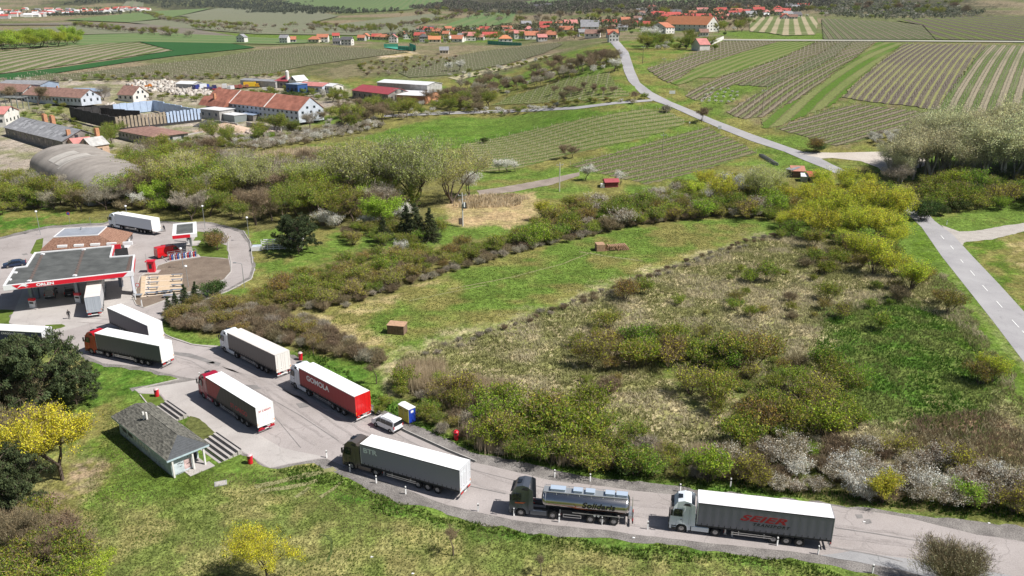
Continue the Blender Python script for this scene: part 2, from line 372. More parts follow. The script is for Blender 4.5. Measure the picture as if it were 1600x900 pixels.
def paved(name, col, col2, scale=0.35, fine=.25, crack=0.0, rough=.95):
    if name in MATS: return MATS[name]
    m, t, b = _new(name); b.inputs['Roughness'].default_value = rough; b.inputs['Specular IOR Level'].default_value = .25
    geo = t.nodes.new('ShaderNodeNewGeometry')
    n = t.nodes.new('ShaderNodeTexNoise'); n.inputs['Scale'].default_value = scale; n.inputs['Detail'].default_value = 7; n.inputs['Roughness'].default_value = .6
    t.links.new(geo.outputs['Position'], n.inputs['Vector'])
    r = t.nodes.new('ShaderNodeMapRange'); r.inputs[1].default_value = .35; r.inputs[2].default_value = .65
    t.links.new(n.outputs['Fac'], r.inputs[0]); c = mixc(t, r.outputs[0], col, col2)
    n2 = t.nodes.new('ShaderNodeTexNoise'); n2.inputs['Scale'].default_value = 7; n2.inputs['Detail'].default_value = 4
    t.links.new(geo.outputs['Position'], n2.inputs['Vector'])
    r2 = t.nodes.new('ShaderNodeMapRange'); r2.inputs[1].default_value = .3; r2.inputs[2].default_value = .7
    r2.inputs[3].default_value = 1-fine; r2.inputs[4].default_value = 1+fine
    t.links.new(n2.outputs['Fac'], r2.inputs[0])
    vm = t.nodes.new('ShaderNodeVectorMath'); vm.operation = 'SCALE'; t.links.new(c, vm.inputs[0]); t.links.new(r2.outputs[0], vm.inputs['Scale']); c = vm.outputs[0]
    n3 = t.nodes.new('ShaderNodeTexNoise'); n3.inputs['Scale'].default_value = .55; n3.inputs['Detail'].default_value = 8; n3.inputs['Roughness'].default_value = .7; n3.inputs['Distortion'].default_value = .8
    t.links.new(geo.outputs['Position'], n3.inputs['Vector'])
    r4 = t.nodes.new('ShaderNodeMapRange'); r4.inputs[1].default_value = .58; r4.inputs[2].default_value = .70; r4.inputs[3].default_value = 1; r4.inputs[4].default_value = .80
    t.links.new(n3.outputs['Fac'], r4.inputs[0])
    vm = t.nodes.new('ShaderNodeVectorMath'); vm.operation = 'SCALE'; t.links.new(c, vm.inputs[0]); t.links.new(r4.outputs[0], vm.inputs['Scale']); c = vm.outputs[0]
    if crack:
        vo = t.nodes.new('ShaderNodeTexVoronoi'); vo.feature = 'DISTANCE_TO_EDGE'; vo.inputs['Scale'].default_value = .09
        nd = t.nodes.new('ShaderNodeTexNoise'); nd.inputs['Scale'].default_value = .5; nd.inputs['Detail'].default_value = 5
        t.links.new(geo.outputs['Position'], nd.inputs['Vector'])
        ad = t.nodes.new('ShaderNodeVectorMath'); ad.operation = 'MULTIPLY_ADD'; ad.inputs[1].default_value = (3, 3, 0)
        t.links.new(nd.outputs['Color'], ad.inputs[0]); t.links.new(geo.outputs['Position'], ad.inputs[2]); t.links.new(ad.outputs[0], vo.inputs['Vector'])
        r3 = t.nodes.new('ShaderNodeMapRange'); r3.inputs[1].default_value = .0; r3.inputs[2].default_value = .012; r3.inputs[3].default_value = 1-crack; r3.inputs[4].default_value = 1
        t.links.new(vo.outputs['Distance'], r3.inputs[0])
        vm = t.nodes.new('ShaderNodeVectorMath'); vm.operation = 'SCALE'; t.links.new(c, vm.inputs[0]); t.links.new(r3.outputs[0], vm.inputs['Scale']); c = vm.outputs[0]
    t.links.new(c, b.inputs['Base Color'])
    bp = t.nodes.new('ShaderNodeBump'); bp.inputs['Strength'].default_value = .35; bp.inputs['Distance'].default_value = .05
    t.links.new(n2.outputs['Fac'], bp.inputs['Height']); t.links.new(bp.outputs[0], b.inputs['Normal'])
    MATS[name] = m; return m
ASPH = paved('worn_asphalt', (0.30,0.268,0.252), (0.375,0.338,0.322), .12, .10, .22)
ASPH2 = paved('grey_asphalt', (0.27,0.265,0.265), (0.34,0.335,0.335), .12, .10, .35)
GRAV = paved('gravel', (0.14,0.128,0.12), (0.24,0.222,0.205), .5, .45)
CONC = paved('concrete_slab', (0.36,0.33,0.31), (0.43,0.40,0.375), .2, .08, .12)
SOIL = paved('bare_soil', (0.15,0.115,0.088), (0.21,0.165,0.125), .3, .3)
ROADM = paved('road_asphalt', (0.29,0.28,0.285), (0.36,0.35,0.35), .12, .08, .08)
DUSTM = paved('dusty_yard', (0.42,0.37,0.32), (0.52,0.47,0.41), .12, .2)
TRACKM = paved('field_track', (0.22,0.18,0.15), (0.30,0.25,0.21), .2, .25)
WHITE_PAINT = mat('road_paint', (0.75,0.75,0.72), .8, var=.15, vscale=2)
# service road, lorry park and station forecourt
gravel_poly = [(-60,369),(0,370),(75,353),(160,348),(176,343),(290,347),(322,346),(352,352),(380,360),(391,378),(398,417),(393,436),(357,456),(300,477),(256,496),
  (253,517),(262,526),(300,541),(345,548),(460,556),(520,584),(580,634),(645,664),(740,708),(775,714),(850,731),(925,746),(1000,752),(1142,770),(1297,787),(1450,806),(1600,822),(1760,842),
  (1760,1000),(1500,960),(1368,898),(1225,873),(1150,867),(1000,846),(875,840),(781,824),(719,810),(625,785),(562,757),(527,741),(495,725),(430,734),(398,722),(340,682),(262,632),(246,611),(235,604),(205,612),(205,606),(240,600),(277,592),(220,578),(160,573),(134,562),(110,545),(60,530),(14,508),(22,484),(-20,484),(-60,470)]
sheet('gravel_verge', gravel_poly, GRAV, .010, jitter=.5)
asph_poly = [(-60,374),(0,374),(75,357),(160,351.5),(176,347),(290,350),(322,349),(350,355),(374,363),(387,380),(393,417),(389,433),(354,452),(297,473),(252,493),
  (251,517),(262,524),(300,537),(345,541),(450,556),(490,585),(560,632),(632,672),(742,723),(860,750),(1000,768),(1142,780),(1304,791),(1418,809),(1464,820),(1527,836),(1600,846),(1760,868),
  (1760,1000),(1560,960),(1440,900),(1400,890),(1287,868),(1200,858),(1080,846),(940,828),(800,813),(700,790),(620,760),(560,737),(509,716),(422,732),(400,720),(340,680),(262,630),(250,616),(217,615),(211,610),(310,593),(276,588),(220,573),(160,568),(134,555),(90,530),(14,505),(22,485),(-20,485),(-60,474)]
sheet('road', asph_poly, ASPH, .024, jitter=.12)
sheet('pavement', [(211,609),(310,593.5),(345,640),(398,675),(440,700),(509,714.5),(422,731),(401,719),(340,679),(263,629),(251,615),(219,614)], CONC, .034, jitter=.06)
sheet('forecourt', [(14,504),(22,486),(60,400),(190,395),(205,440),(210,462),(208,478),(160,500),(90,520),(60,520)], CONC, .034, jitter=.08)
sheet('grey_lane', [(1280,868),(1330,862),(1420,873),(1500,885),(1580,900),(1650,930),(1560,940),(1440,900),(1400,889)], ASPH2, .034, jitter=.1)
def ribbon(pts, wid, px=True):
    """closed outline of a strip of width wid along a polyline"""
    q = [Vector(P(*p)[:2]) if px else Vector(p) for p in pts]; L = []; Rr = []
    dense = []
    for a, b in zip(q[:-1], q[1:]):
        k = max(1, int((b-a).length/8)); dense += [a+(b-a)*(i/k) for i in range(k)]
    dense.append(q[-1]); q = dense
    for i, p in enumerate(q):
        d = (q[min(i+1, len(q)-1)] - q[max(i-1, 0)]).normalized(); nn = Vector((-d.y, d.x))*wid/2
        L.append(tuple(p+nn)); Rr.append(tuple(p-nn))
    return L + Rr[::-1]
WORN = paved('worn_grass', (0.20,0.20,0.085), (0.26,0.245,0.125), 1.2, .3)
for pl, wd in (([(398,762),(440,752),(490,740),(525,733)], .9),([(402,770),(450,762),(500,750)], .8),([(462,778),(480,768),(488,760)], .6),([(500,778),(520,765),(535,752)], .5)):
    sheet('wheel_track', ribbon(pl, wd), WORN, .012, px=False, step=6, jitter=.35)
for pl, wd in (([(700,452),(800,433),(880,412),(925,394)], .35),([(905,393),(960,402),(1005,408)], .5),([(640,470),(760,445)], .3)):
    sheet('mown_path', ribbon(pl, wd), paved('pale_grass', (0.20,0.20,0.09), (0.26,0.245,0.12), 1.2, .3), .012, px=False, step=6, jitter=.2)
DKG = mat('dark_green_grass', (0.085,0.11,0.035), 1, spec=.05, var=.4, vscale=1.5)
sheet('tyre_ring', ribbon([(497,834),(510,836),(520,846),(521,862),(513,876)], .3), DKG, .012, px=False, step=6, jitter=.25)
# patched tar strips and repairs
TAR = paved('tar_patch', (0.17,0.16,0.155), (0.25,0.235,0.225), .6, .12)
for pl in ([(270,549),(300,553),(345,568),(342,572),(295,558),(268,553)], [(380,601),(400,602),(408,608),(390,610)], [(462,631),(478,630),(483,636),(468,638)],
           [(321,567),(333,565),(336,568),(326,570)], [(1338,805),(1347,804),(1349,810),(1341,811)], [(1350,812),(1358,811),(1361,817),(1352,819)],
           [(240,530),(270,536),(262,541),(243,537)], [(34,397),(42,396),(44,398),(36,399)]):
    sheet('tar_patch', pl, TAR, .046, jitter=.12)
def seam(pts, wid=.12): sheet('tar_seam', ribbon(pts, wid), TAR, .050, px=False, step=6)
seam([(1305,825),(1360,833),(1420,843),(1470,850)], .16); seam([(1297,855),(1370,868),(1410,878)], .18)
seam([(735,760),(790,772)], .14); seam([(400,610),(470,650),(530,690)], .1); seam([(560,640),(640,690),(740,735),(860,765),(1000,783)], .08)
seam([(230,545),(300,565),(420,640),(470,700)], .08)
RUBM = paved('tyre_rubber_trace', (0.275,0.245,0.232), (0.33,0.298,0.283), .9, .12)
for pl in ([(1560,868),(1400,842),(1200,818),(1000,798),(860,782),(760,752),(640,700),(520,640),(420,590),(330,562)], [(1560,884),(1400,856),(1000,812),(860,795)], [(500,690),(440,650),(390,600),(330,570),(290,560)], [(560,700),(480,640),(420,600)], [(262,535),(235,515),(200,505),(130,500)]):
    for dx in (-1.0, 1.0):
        q = [P(*p) for p in pl]; sheet('tyre_trace', ribbon([(p.x+dx*.35, p.y+dx) for p in q], .42, px=False), RUBM, .040, px=False, step=8, jitter=.18)
# main road, its branches, lines
roadR = [(951,64),(967,82),(975,112),(982,127),(1000,146),(1022,158),(1050,168),(1090,186),(1125,201),(1175,221),(1225,237),(1255,250),(1295,266),(1345,292),(1400,318),(1422,338),(1440,355),(1471,400),(1550,500),(1600,566),(1660,640),(1760,600),(1690,580),(1600,487),(1562,445),(1520,401),(1490,368),(1460,345),(1447,330),(1400,303),(1345,277),(1300,257),(1275,244),(1232,230),(1175,210),(1115,187),(1087,175),(1050,160),(1020,145),(1000,130),(991,110),(982,82),(966,64)]
sheet('main_road', roadR, ROADM, .03)
sheet('side_road', [(900,171),(962,163),(1018,158.5),(1024,155),(962,159.5),(900,167),(820,171),(700,175),(600,180),(600,183),(700,179),(820,175)], ROADM, .026)
sheet('dirt_lane', [(1240,237),(1300,239),(1390,237),(1450,237),(1450,258),(1400,272),(1382,272),(1372,262),(1345,252),(1300,247),(1270,249)], DUSTM, .03)
sheet('gravel_lane', [(1470,352),(1500,362),(1530,360),(1575,352),(1600,349),(1700,340),(1700,352),(1600,362),(1550,374),(1510,378),(1500,386)], paved('pale_gravel', (0.34,0.31,0.28), (0.42,0.39,0.35), .4, .25), .026, jitter=.3)
sheet('dirt_track', [(745,298),(800,290),(860,279),(905,269),(905,275),(860,289),(800,300),(750,306)], TRACKM, .02, jitter=.3)
sheet('farm_track', [(1200,62.3),(1400,63.5),(1600,65),(1750,66),(1750,68),(1600,67),(1400,65.5),(1200,64.5),(1130,64),(1130,62)], mat('pale_track', (0.33,0.32,0.26), .95), .1)
sheet('field_path', [(700,122),(790,103),(850,88),(866,86),(800,106),(715,126)], mat('dry_path', (0.36,0.32,0.19), .95, var=.2, vscale=.2), .05)
for (a, b) in ([(1501,406),(1505,411)],[(1516,423),(1523,431)],[(1535,446),(1543,455)],[(1557,471),(1566,481)],[(1581,500),(1592,512)],[(1597,517),(1606,527)],[(1470,368),(1475,374)],[(1485,384),(1490,390)]):
    sheet('lane_marking', ribbon([a, b], .16), WHITE_PAINT, .06, px=False)
for (a, b) in ([(1446,345),(1600,562)], [(1468,348),(1600,482)]):
    pass
# the flower bed, the paved square and the paths by the filling station
sheet('soil_bed', [(245,415.5),(266,409),(300,400),(357,405),(361,425),(350,437),(317,451),(285,459),(240,476),(225,481),(213,477),(208,467),(221,431),(243,424)], SOIL, .045)
sheet('lawn_patch', [(308,362),(330,363),(345,380),(355,384),(357,404.5),(300,399.5),(299,386)], mat('lawn_patch', (0.105,0.145,0.03), 1, spec=.05, var=.4, vscale=.6, bump=.6, bscale=5), .04, jitter=.3)
sheet('lawn_patch', [(57,375),(68,372),(66,388),(60,400),(47,396)], MATS['lawn_patch'], .045)
sheet('lawn_patch', [(70,508),(95,507),(103,510),(96,513),(78,516)], MATS['lawn_patch'], .045, jitter=.2)
sheet('lawn_patch', [(-50,470),(0,484),(20,485),(12,505),(-10,508),(-60,508)], MATS['lawn_patch'], .045, jitter=.2)
sheet('lawn_patch', [(219,617),(249,616.5),(261,630),(257,634),(236,640)], MATS['lawn_patch'], .045, jitter=.2)
sheet('lawn_patch', [(297,651),(312,655),(340,681),(327,700),(302,678),(290,662)], mat('rough_bank', (0.11,0.12,0.04), 1, spec=.05, var=.5, vscale=1.5, bump=.8, bscale=6), .05, jitter=.2)
# ------------------------------------------------------------------ vineyards and fields
def field_mat(name, soil, grass, duty=.5, line=(0.07,0.055,0.04), lw=.15, alt=True, contrast=1.0, tint=None):
    if name in MATS: return MATS[name]
    m, t, b = _new(name); b.inputs['Roughness'].default_value = 1; b.inputs['Specular IOR Level'].default_value = .05
    geo = t.nodes.new('ShaderNodeNewGeometry')
    a = t.nodes.new('ShaderNodeAttribute'); a.attribute_name = 'rowc'
    nz = t.nodes.new('ShaderNodeTexNoise'); nz.inputs['Scale'].default_value = .6; nz.inputs['Detail'].default_value = 3
    t.links.new(geo.outputs['Position'], nz.inputs['Vector'])
    wob = math_node(t, 'MULTIPLY', math_node(t, 'SUBTRACT', nz.outputs['Fac'], .5), .5)
    rc = math_node(t, 'ADD', a.outputs['Fac'], wob)
    f2 = math_node(t, 'FRACT', math_node(t, 'MULTIPLY', rc, .5 if alt else 1.0))
    d2 = math_node(t, 'ABSOLUTE', math_node(t, 'SUBTRACT', f2, .5))      # 0 centre of the grassed alley
    r = t.nodes.new('ShaderNodeMapRange'); r.inputs[1].default_value = duty*.5-.03; r.inputs[2].default_value = duty*.5+.03
    r.inputs[3].default_value = contrast; r.inputs[4].default_value = 1-contrast
    t.links.new(d2, r.inputs[0])
    big = t.nodes.new('ShaderNodeTexNoise'); big.inputs['Scale'].default_value = .018; big.inputs['Detail'].default_value = 5
    t.links.new(geo.outputs['Position'], big.inputs['Vector'])
    rb = t.nodes.new('ShaderNodeMapRange'); rb.inputs[1].default_value = .35; rb.inputs[2].default_value = .65; rb.inputs[3].default_value = -.35; rb.inputs[4].default_value = .35
    t.links.new(big.outputs['Fac'], rb.inputs[0])
    fac = math_node(t, 'ADD', r.outputs[0], rb.outputs[0], True)
    c = mixc(t, fac, soil, grass)
    f1 = math_node(t, 'FRACT', math_node(t, 'ADD', rc, .0)); d1 = math_node(t, 'ABSOLUTE', math_node(t, 'SUBTRACT', f1, .5))
    ln = math_node(t, 'LESS_THAN', d1, lw)
    if lw > 0: c = mixc(t, math_node(t, 'MULTIPLY', ln, .75), c, line)
    n2 = t.nodes.new('ShaderNodeTexNoise'); n2.inputs['Scale'].default_value = 1.1; n2.inputs['Detail'].default_value = 6; n2.inputs['Roughness'].default_value = .7
    t.links.new(geo.outputs['Position'], n2.inputs['Vector'])
    r2 = t.nodes.new('ShaderNodeMapRange'); r2.inputs[1].default_value = .3; r2.inputs[2].default_value = .7; r2.inputs[3].default_value = .65; r2.inputs[4].default_value = 1.35
    t.links.new(n2.outputs['Fac'], r2.inputs[0])
    vm = t.nodes.new('ShaderNodeVectorMath'); vm.operation = 'SCALE'; t.links.new(c, vm.inputs[0]); t.links.new(r2.outputs[0], vm.inputs['Scale'])
    t.links.new(vm.outputs[0], b.inputs['Base Color']); MATS[name] = m; return m
VG = (0.095, 0.145, 0.030); VG2 = (0.14, 0.165, 0.055); VS = (0.22, 0.18, 0.125); VD = (0.125, 0.105, 0.085); VT = (0.34, 0.29, 0.21)
F_GREEN = field_mat('vineyard_green_alleys', (0.21,0.215,0.09), VG, .62, lw=.12, line=(0.20,0.17,0.10))
F_MIX = field_mat('vineyard_mixed_alleys', (0.19,0.17,0.10), (0.12,0.17,0.04), .55)
F_BROWN = field_mat('vineyard_brown_alleys', (0.225,0.19,0.135), (0.135,0.165,0.055), .5, lw=.2)
F_DARK = field_mat('vineyard_dark_alleys', VD, (0.22,0.22,0.09), .3, alt=False, lw=.0)
F_DARKW = field_mat('vineyard_dark_wide', VD, (0.13,0.16,0.05), .5)
F_TAN = field_mat('vineyard_tan_alleys', (0.27,0.235,0.165), (0.11,0.145,0.05), .5, lw=.06)
F_GB = field_mat('vineyard_green_bands', (0.17,0.185,0.07), (0.085,0.145,0.025), .55, lw=.06, line=(0.13,0.11,0.06))
F_OLV = field_mat('vineyard_far_olive', (0.17,0.16,0.10), (0.12,0.145,0.065), .5)
F_FAR1 = field_mat('far_field_green', (0.11,0.17,0.065), (0.145,0.18,0.08), .5, lw=0)
F_FAR2 = field_mat('far_field_grey', (0.185,0.18,0.125), (0.155,0.17,0.105), .5, lw=0)
F_FAR3 = field_mat('far_field_brown', (0.16,0.14,0.115), (0.19,0.17,0.135), .5, lw=0)
F_CORN = field_mat('green_cereal', (0.028,0.085,0.028), (0.035,0.10,0.032), .5, lw=0)
F_STRIPE = field_mat('striped_plots', (0.34,0.29,0.19), (0.12,0.15,0.055), .5, lw=.0)
WOODM = mat('vine_wood', (0.10,0.075,0.055), .95, spec=.1)
POSTM = mat('vine_post', (0.42,0.37,0.29), .9, spec=.2)
# (polygon, material, row direction (two points), row spacing, posts?, vines?, label)
FIELDS = [
 ([(722,226),(790,213),(900,188),(1000,171),(1042,173),(1075,191),(1040,205),(1000,217),(940,231),(880,244),(800,266),(752,268),(722,240)], F_GREEN, [(900,195),(1007,172)], 2.4, 1, 1, 'green_vineyard'),
 ([(888,259),(1000,228),(1105,199),(1130,212),(1160,226),(1183,240),(1100,266),(1010,288),(960,277),(915,265)], F_MIX, [(900,255),(1105,202)], 2.2, 1, 1, 'lower_vineyard'),
 ([(768,165),(795,153),(880,126),(950,114),(962,132),(985,150),(960,155),(870,160)], F_GREEN, [(780,160),(900,128)], 2.6, 1, 1, 'small_vineyard'),
 # hill on the right
 ([(1010,108),(1065,92),(1128,66),(1215,66),(1150,85),(1090,103),(1062,122),(1045,130),(1030,122)], F_BROWN, [(1030,118),(1160,72)], 2.3, 1, 1, 'hill_vineyard'),
 ([(1045,131),(1064,122),(1092,103),(1152,85),(1216,66),(1275,66),(1212,95),(1170,108),(1120,122),(1090,122),(1070,131),(1060,133)], F_GB, [(1065,128),(1230,72)], 2.5, 0, 0, 'hill_vineyard'),
 ([(1070,150),(1100,132),(1140,117),(1212,96),(1277,66),(1312,66),(1280,84),(1240,105),(1190,120),(1148,133),(1118,142),(1104,156),(1088,158)], F_BROWN, [(1080,152),(1260,80)], 2.2, 1, 1, 'hill_vineyard'),
 ([(1150,133),(1192,121),(1242,106),(1282,84),(1314,66),(1332,66),(1300,92),(1270,108),(1232,122),(1200,136)], F_OLV, [(1160,134),(1310,72)], 2.3, 1, 1, 'hill_vineyard'),
 ([(1133,176),(1160,160),(1200,138),(1234,123),(1272,109),(1302,93),(1334,66),(1368,66),(1330,95),(1300,115),(1280,132),(1255,150),(1215,172),(1190,184),(1165,186),(1145,181)], F_BROWN, [(1160,175),(1330,82)], 2.3, 1, 1, 'hill_vineyard'),
 ([(1192,200),(1190,186),(1216,173),(1257,151),(1282,133),(1302,116),(1332,96),(1370,67),(1412,68),(1370,100),(1330,135),(1316,152),(1300,165),(1262,180),(1235,190),(1212,199)], F_GB, [(1215,190),(1385,75)], 4.2, 0, 0, 'green_band_field'),
 ([(1317,152),(1332,135),(1372,100),(1414,70),(1540,71),(1500,120),(1470,160),(1463,172),(1420,166),(1360,160)], F_DARK, [(1340,148),(1430,74)], 3.2, 1, 1, 'hill_vineyard'),
 ([(1464,173),(1471,160),(1502,120),(1542,71),(1760,76),(1760,130),(1720,190),(1600,182),(1520,178)], F_TAN, [(1500,172),(1560,75)], 2.7, 1, 1, 'hill_vineyard'),
 ([(1212,201),(1240,190),(1300,170),(1340,164),(1400,170),(1462,178),(1440,186),(1390,205),(1340,222),(1312,228),(1290,226),(1260,215)], F_BROWN, [(1290,215),(1420,178)], 2.1, 1, 1, 'hill_vineyard'),
 ([(1170,30),(1180,27),(1275,27),(1278,36),(1274,55),(1225,56),(1200,52),(1172,50)], F_STRIPE, [(1240,54),(1238,28)], 5, 0, 0, 'striped_field'),
 ([(1286,62),(1284,30),(1380,34),(1440,40),(1460,62)], F_OLV, [(1380,62),(1330,34)], 3.4, 0, 1, 'upper_vineyard'),
 ([(1462,62.5),(1442,40),(1400,33),(1520,27),(1640,26),(1760,30),(1760,66),(1600,64)], F_DARKW, [(1560,64),(1440,34)], 6, 0, 1, 'upper_vineyard'),
 # left and middle
 ([(0,128),(60,112),(100,117),(330,92),(400,80),(480,73),(560,76),(640,82),(560,92),(480,103),(420,116),(340,124),(200,124),(60,127)], F_OLV, [(200,122),(560,80)], 3.2, 1, 1, 'valley_vineyard'),
 ([(622,114),(690,92),(760,80),(870,68),(880,70),(850,84),(790,101),(700,118),(640,122)], F_OLV, [(640,118),(840,74)], 3.0, 1, 1, 'valley_vineyard'),
 ([(-60,118),(0,117),(90,107),(175,95),(272,80),(218,66),(350,67),(400,75),(275,88),(200,98),(100,113),(0,128),(-60,130)], F_CORN, [(0,122),(300,80)], 3, 0, 0, 'cereal_field'),
 ([(-80,118),(0,116),(85,105),(175,93),(270,80),(215,67),(112,72),(0,81),(-80,88)], F_TAN, [(60,110),(230,70)], 5, 0, 1, 'valley_vineyard'),
 ([(-90,80),(120,72),(220,66),(430,70),(520,66),(420,60),(250,52),(120,56),(120,66),(-90,76)], F_FAR1, [(0,60),(300,66)], 20, 0, 0, 'far_field'),
 ([(-90,55),(120,40),(250,52),(120,55),(-90,60)], F_FAR2, [(0,50),(200,44)], 20, 0, 0, 'far_field'),
 ([(-90,40),(120,36),(260,40),(400,62),(300,58),(130,40)], F_FAR3, [(0,38),(300,50)], 20, 0, 0, 'far_field'),
 ([(200,36),(300,28),(540,42),(620,40),(680,48),(560,56),(400,54),(300,46)], F_FAR2, [(300,36),(560,50)], 14, 0, 0, 'far_field'),
 ([(280,26),(340,14),(480,16),(530,26),(480,38),(380,38)], F_FAR2, [(300,28),(500,20)], 10, 0, 0, 'far_field'),
 ([(100,32),(250,18),(330,14),(270,28),(200,36)], F_FAR1, [(100,30),(300,20)], 10, 0, 0, 'far_field'),
 ([(500,42),(600,30),(680,22),(690,28),(640,44),(560,50)], F_FAR2, [(520,42),(680,24)], 10, 0, 0, 'far_field'),
 ([(440,4),(500,-8),(640,-8),(700,2),(640,16),(540,21)], F_FAR1, [(540,20),(600,-6)], 10, 0, 0, 'far_field'),
 ([(690,42),(760,16),(810,12),(800,36),(740,46)], F_FAR1, [(700,44),(780,14)], 12, 0, 0, 'far_field'),
 ([(800,8),(860,-4),(1180,-8),(1160,6),(1000,10),(860,12)], F_FAR1, [(900,10),(960,-6)], 16, 0, 0, 'far_field'),
 ([(190,12),(205,-6),(226,-6),(224,12)], F_FAR2, [(200,10),(208,-4)], 16, 0, 0, 'far_field'),
]
def row_geometry(name, pts, rowpx, spacing, posts, vines, lab):
    a = P(*rowpx[0]); b = P(*rowpx[1]); d = np.array([b.x-a.x, b.y-a.y]); d /= np.hypot(*d); nn = np.array([-d[1], d[0]])
    A = np.array(pts); r = A @ nn; l = A @ d; dist = np.hypot(*A.mean(0))
    rows = np.arange(math.ceil(r.min()/spacing), math.floor(r.max()/spacing)+1)
    def scatter(sp, per=1):
        ls = np.arange(l.min(), l.max(), sp); RR, LL = np.meshgrid(rows[::per]*spacing, ls); RR = RR.ravel(); LL = LL.ravel() + nrng.uniform(-.15, .15, RR.shape)*sp*.6
        X = RR*nn[0] + LL*d[0]; Y = RR*nn[1] + LL*d[1]; k = inpoly(X, Y, pts); return X[k], Y[k]
    if posts:
        X, Y = scatter(5.5 if dist < 420 else 8); z = hgt(X, Y) + .02; hw = .036 if dist < 420 else .06; n = len(X); h = nrng.uniform(1.5, 1.9, n)
        if n:
            V = []
            for dx, dy in ((-hw,-hw),(hw,-hw),(hw,hw),(-hw,hw)):
                V.append(np.column_stack([X+dx, Y+dy, z-.2])); V.append(np.column_stack([X+dx, Y+dy, z+h]))
            V = np.stack(V, 1).reshape(-1, 3); base = (np.arange(n)*8)[:, None]
            F = np.concatenate([base + np.array(q)[None] for q in ([0,2,3,1],[2,4,5,3],[4,6,7,5],[6,0,1,7],[1,3,5,7])])
            tag(link('vine_posts', npmesh('vine_posts', V, F, POSTM)), 'rows of pale thin posts holding the vines in the ' + lab.replace('_', ' '), 'vine posts', kind='stuff')
    if vines:
        sp = 1.2 if dist < 330 else (1.8 if dist < 600 else 3.2)
        X, Y = scatter(sp); n = len(X)
        if n > 26000:
            k = nrng.choice(n, 26000, False); X, Y = X[k], Y[k]; n = 26000
        if n:
            z = hgt(X, Y); wv = .05 if dist < 420 else .08; h = nrng.uniform(.7, 1.1, n); V = []; 
            # trunk sliver and two arms along the wire
            al = np.array([d[0], d[1]]) ; L = sp*.5
            pA = np.column_stack([X-al[1]*wv, Y+al[0]*wv, z]); pB = np.column_stack([X+al[1]*wv, Y-al[0]*wv, z]); pC = np.column_stack([X, Y, z+h])
            pD = np.column_stack([X-al[0]*L, Y-al[1]*L, z+h*.75]); pE = np.column_stack([X-al[0]*L, Y-al[1]*L, z+h*.75+.14]); pF = np.column_stack([X+al[0]*L, Y+al[1]*L, z+h*.78])
            pG = np.column_stack([X+al[0]*L, Y+al[1]*L, z+h*.8+.14])
            V = np.stack([pA, pB, pC, pD, pE, pF, pG], 1).reshape(-1, 3); base = (np.arange(n)*7)[:, None]
            F = np.concatenate([base + np.array(q)[None] for q in ([0,1,2],[2,3,4],[2,5,6])])
            tag(link('vines', npmesh('vines', V, F, WOODM)), 'bare brown vines along the rows of the ' + lab.replace('_', ' '), 'vines', kind='stuff')
for i, (poly, m, rp, spc, po, vi, nm) in enumerate(FIELDS):
    o, pts = sheet(nm, poly, m, .06 + .012*(i % 5), rowpx=rp, spacing=spc, jitter=.9 if i < 14 else 0)
    if po or vi: row_geometry(nm, pts, rp, spc, po, vi, nm)
# ------------------------------------------------------------------ plants
def leaf_mat(name, col, trans=.35, var=.18, hue=.04):
    m, t, b = _new(name); t.nodes.remove(b); out = t.nodes['Material Output']
    at = t.nodes.new('ShaderNodeAttribute'); at.attribute_name = 'Col'
    oi = t.nodes.new('ShaderNodeObjectInfo')
    hs = t.nodes.new('ShaderNodeHueSaturation')
    hs.inputs['Color'].default_value = (*col, 1)
    t.links.new(math_node(t, 'ADD', math_node(t, 'MULTIPLY', math_node(t, 'SUBTRACT', oi.outputs['Random'], .5), hue), .5), hs.inputs['Hue'])
    fr = math_node(t, 'FRACT', math_node(t, 'MULTIPLY', oi.outputs['Random'], 7.13))
    t.links.new(math_node(t, 'ADD', math_node(t, 'MULTIPLY', fr, 2*var), 1-var), hs.inputs['Value'])
    c = mixc(t, 1.0, hs.outputs[0], at.outputs['Color'], 'MULTIPLY')
    d = t.nodes.new('ShaderNodeBsdfDiffuse'); tr = t.nodes.new('ShaderNodeBsdfTranslucent'); mx = t.nodes.new('ShaderNodeMixShader')
    t.links.new(c, d.inputs[0]); t.links.new(c, tr.inputs[0]); mx.inputs[0].default_value = trans
    t.links.new(d.outputs[0], mx.inputs[1]); t.links.new(tr.outputs[0], mx.inputs[2]); t.links.new(mx.outputs[0], out.inputs[0]); return m
LM = dict(
 olive=leaf_mat('leaf_olive', (0.30,0.315,0.05)), green=leaf_mat('leaf_green', (0.17,0.275,0.038)), fresh=leaf_mat('leaf_fresh', (0.36,0.47,0.05)),
 yellow=leaf_mat('leaf_yellow', (0.74,0.66,0.06), .3, .06, .01), lime=leaf_mat('leaf_yellowgreen', (0.68,0.68,0.075), .45, .12), brown=leaf_mat('twig_brown', (0.235,0.185,0.115), .1), greyb=leaf_mat('twig_grey', (0.35,0.315,0.24), .1),
 white=leaf_mat('blossom_white', (0.85,0.85,0.78), .3, .08, .01), pale=leaf_mat('blossom_pale', (0.70,0.66,0.56), .3, .1, .01), pop=leaf_mat('leaf_poplar', (0.64,0.64,0.36), .35),
 pine=leaf_mat('needles_pine', (0.075,0.10,0.045), .1, .15), dark=leaf_mat('leaf_dark', (0.085,0.125,0.038), .2, .2), rust=leaf_mat('leaf_rust', (0.3,0.21,0.055), .25), willow=leaf_mat('leaf_willow', (0.52,0.54,0.17), .35), pink=leaf_mat('twig_pink', (0.42,0.3,0.25), .2))
BARK = mat('bark', (0.13,0.10,0.078), .95, spec=.1, var=.3, vscale=4); BARKL = mat('bark_pale', (0.38,0.35,0.29), .95, spec=.1, var=.25, vscale=4)
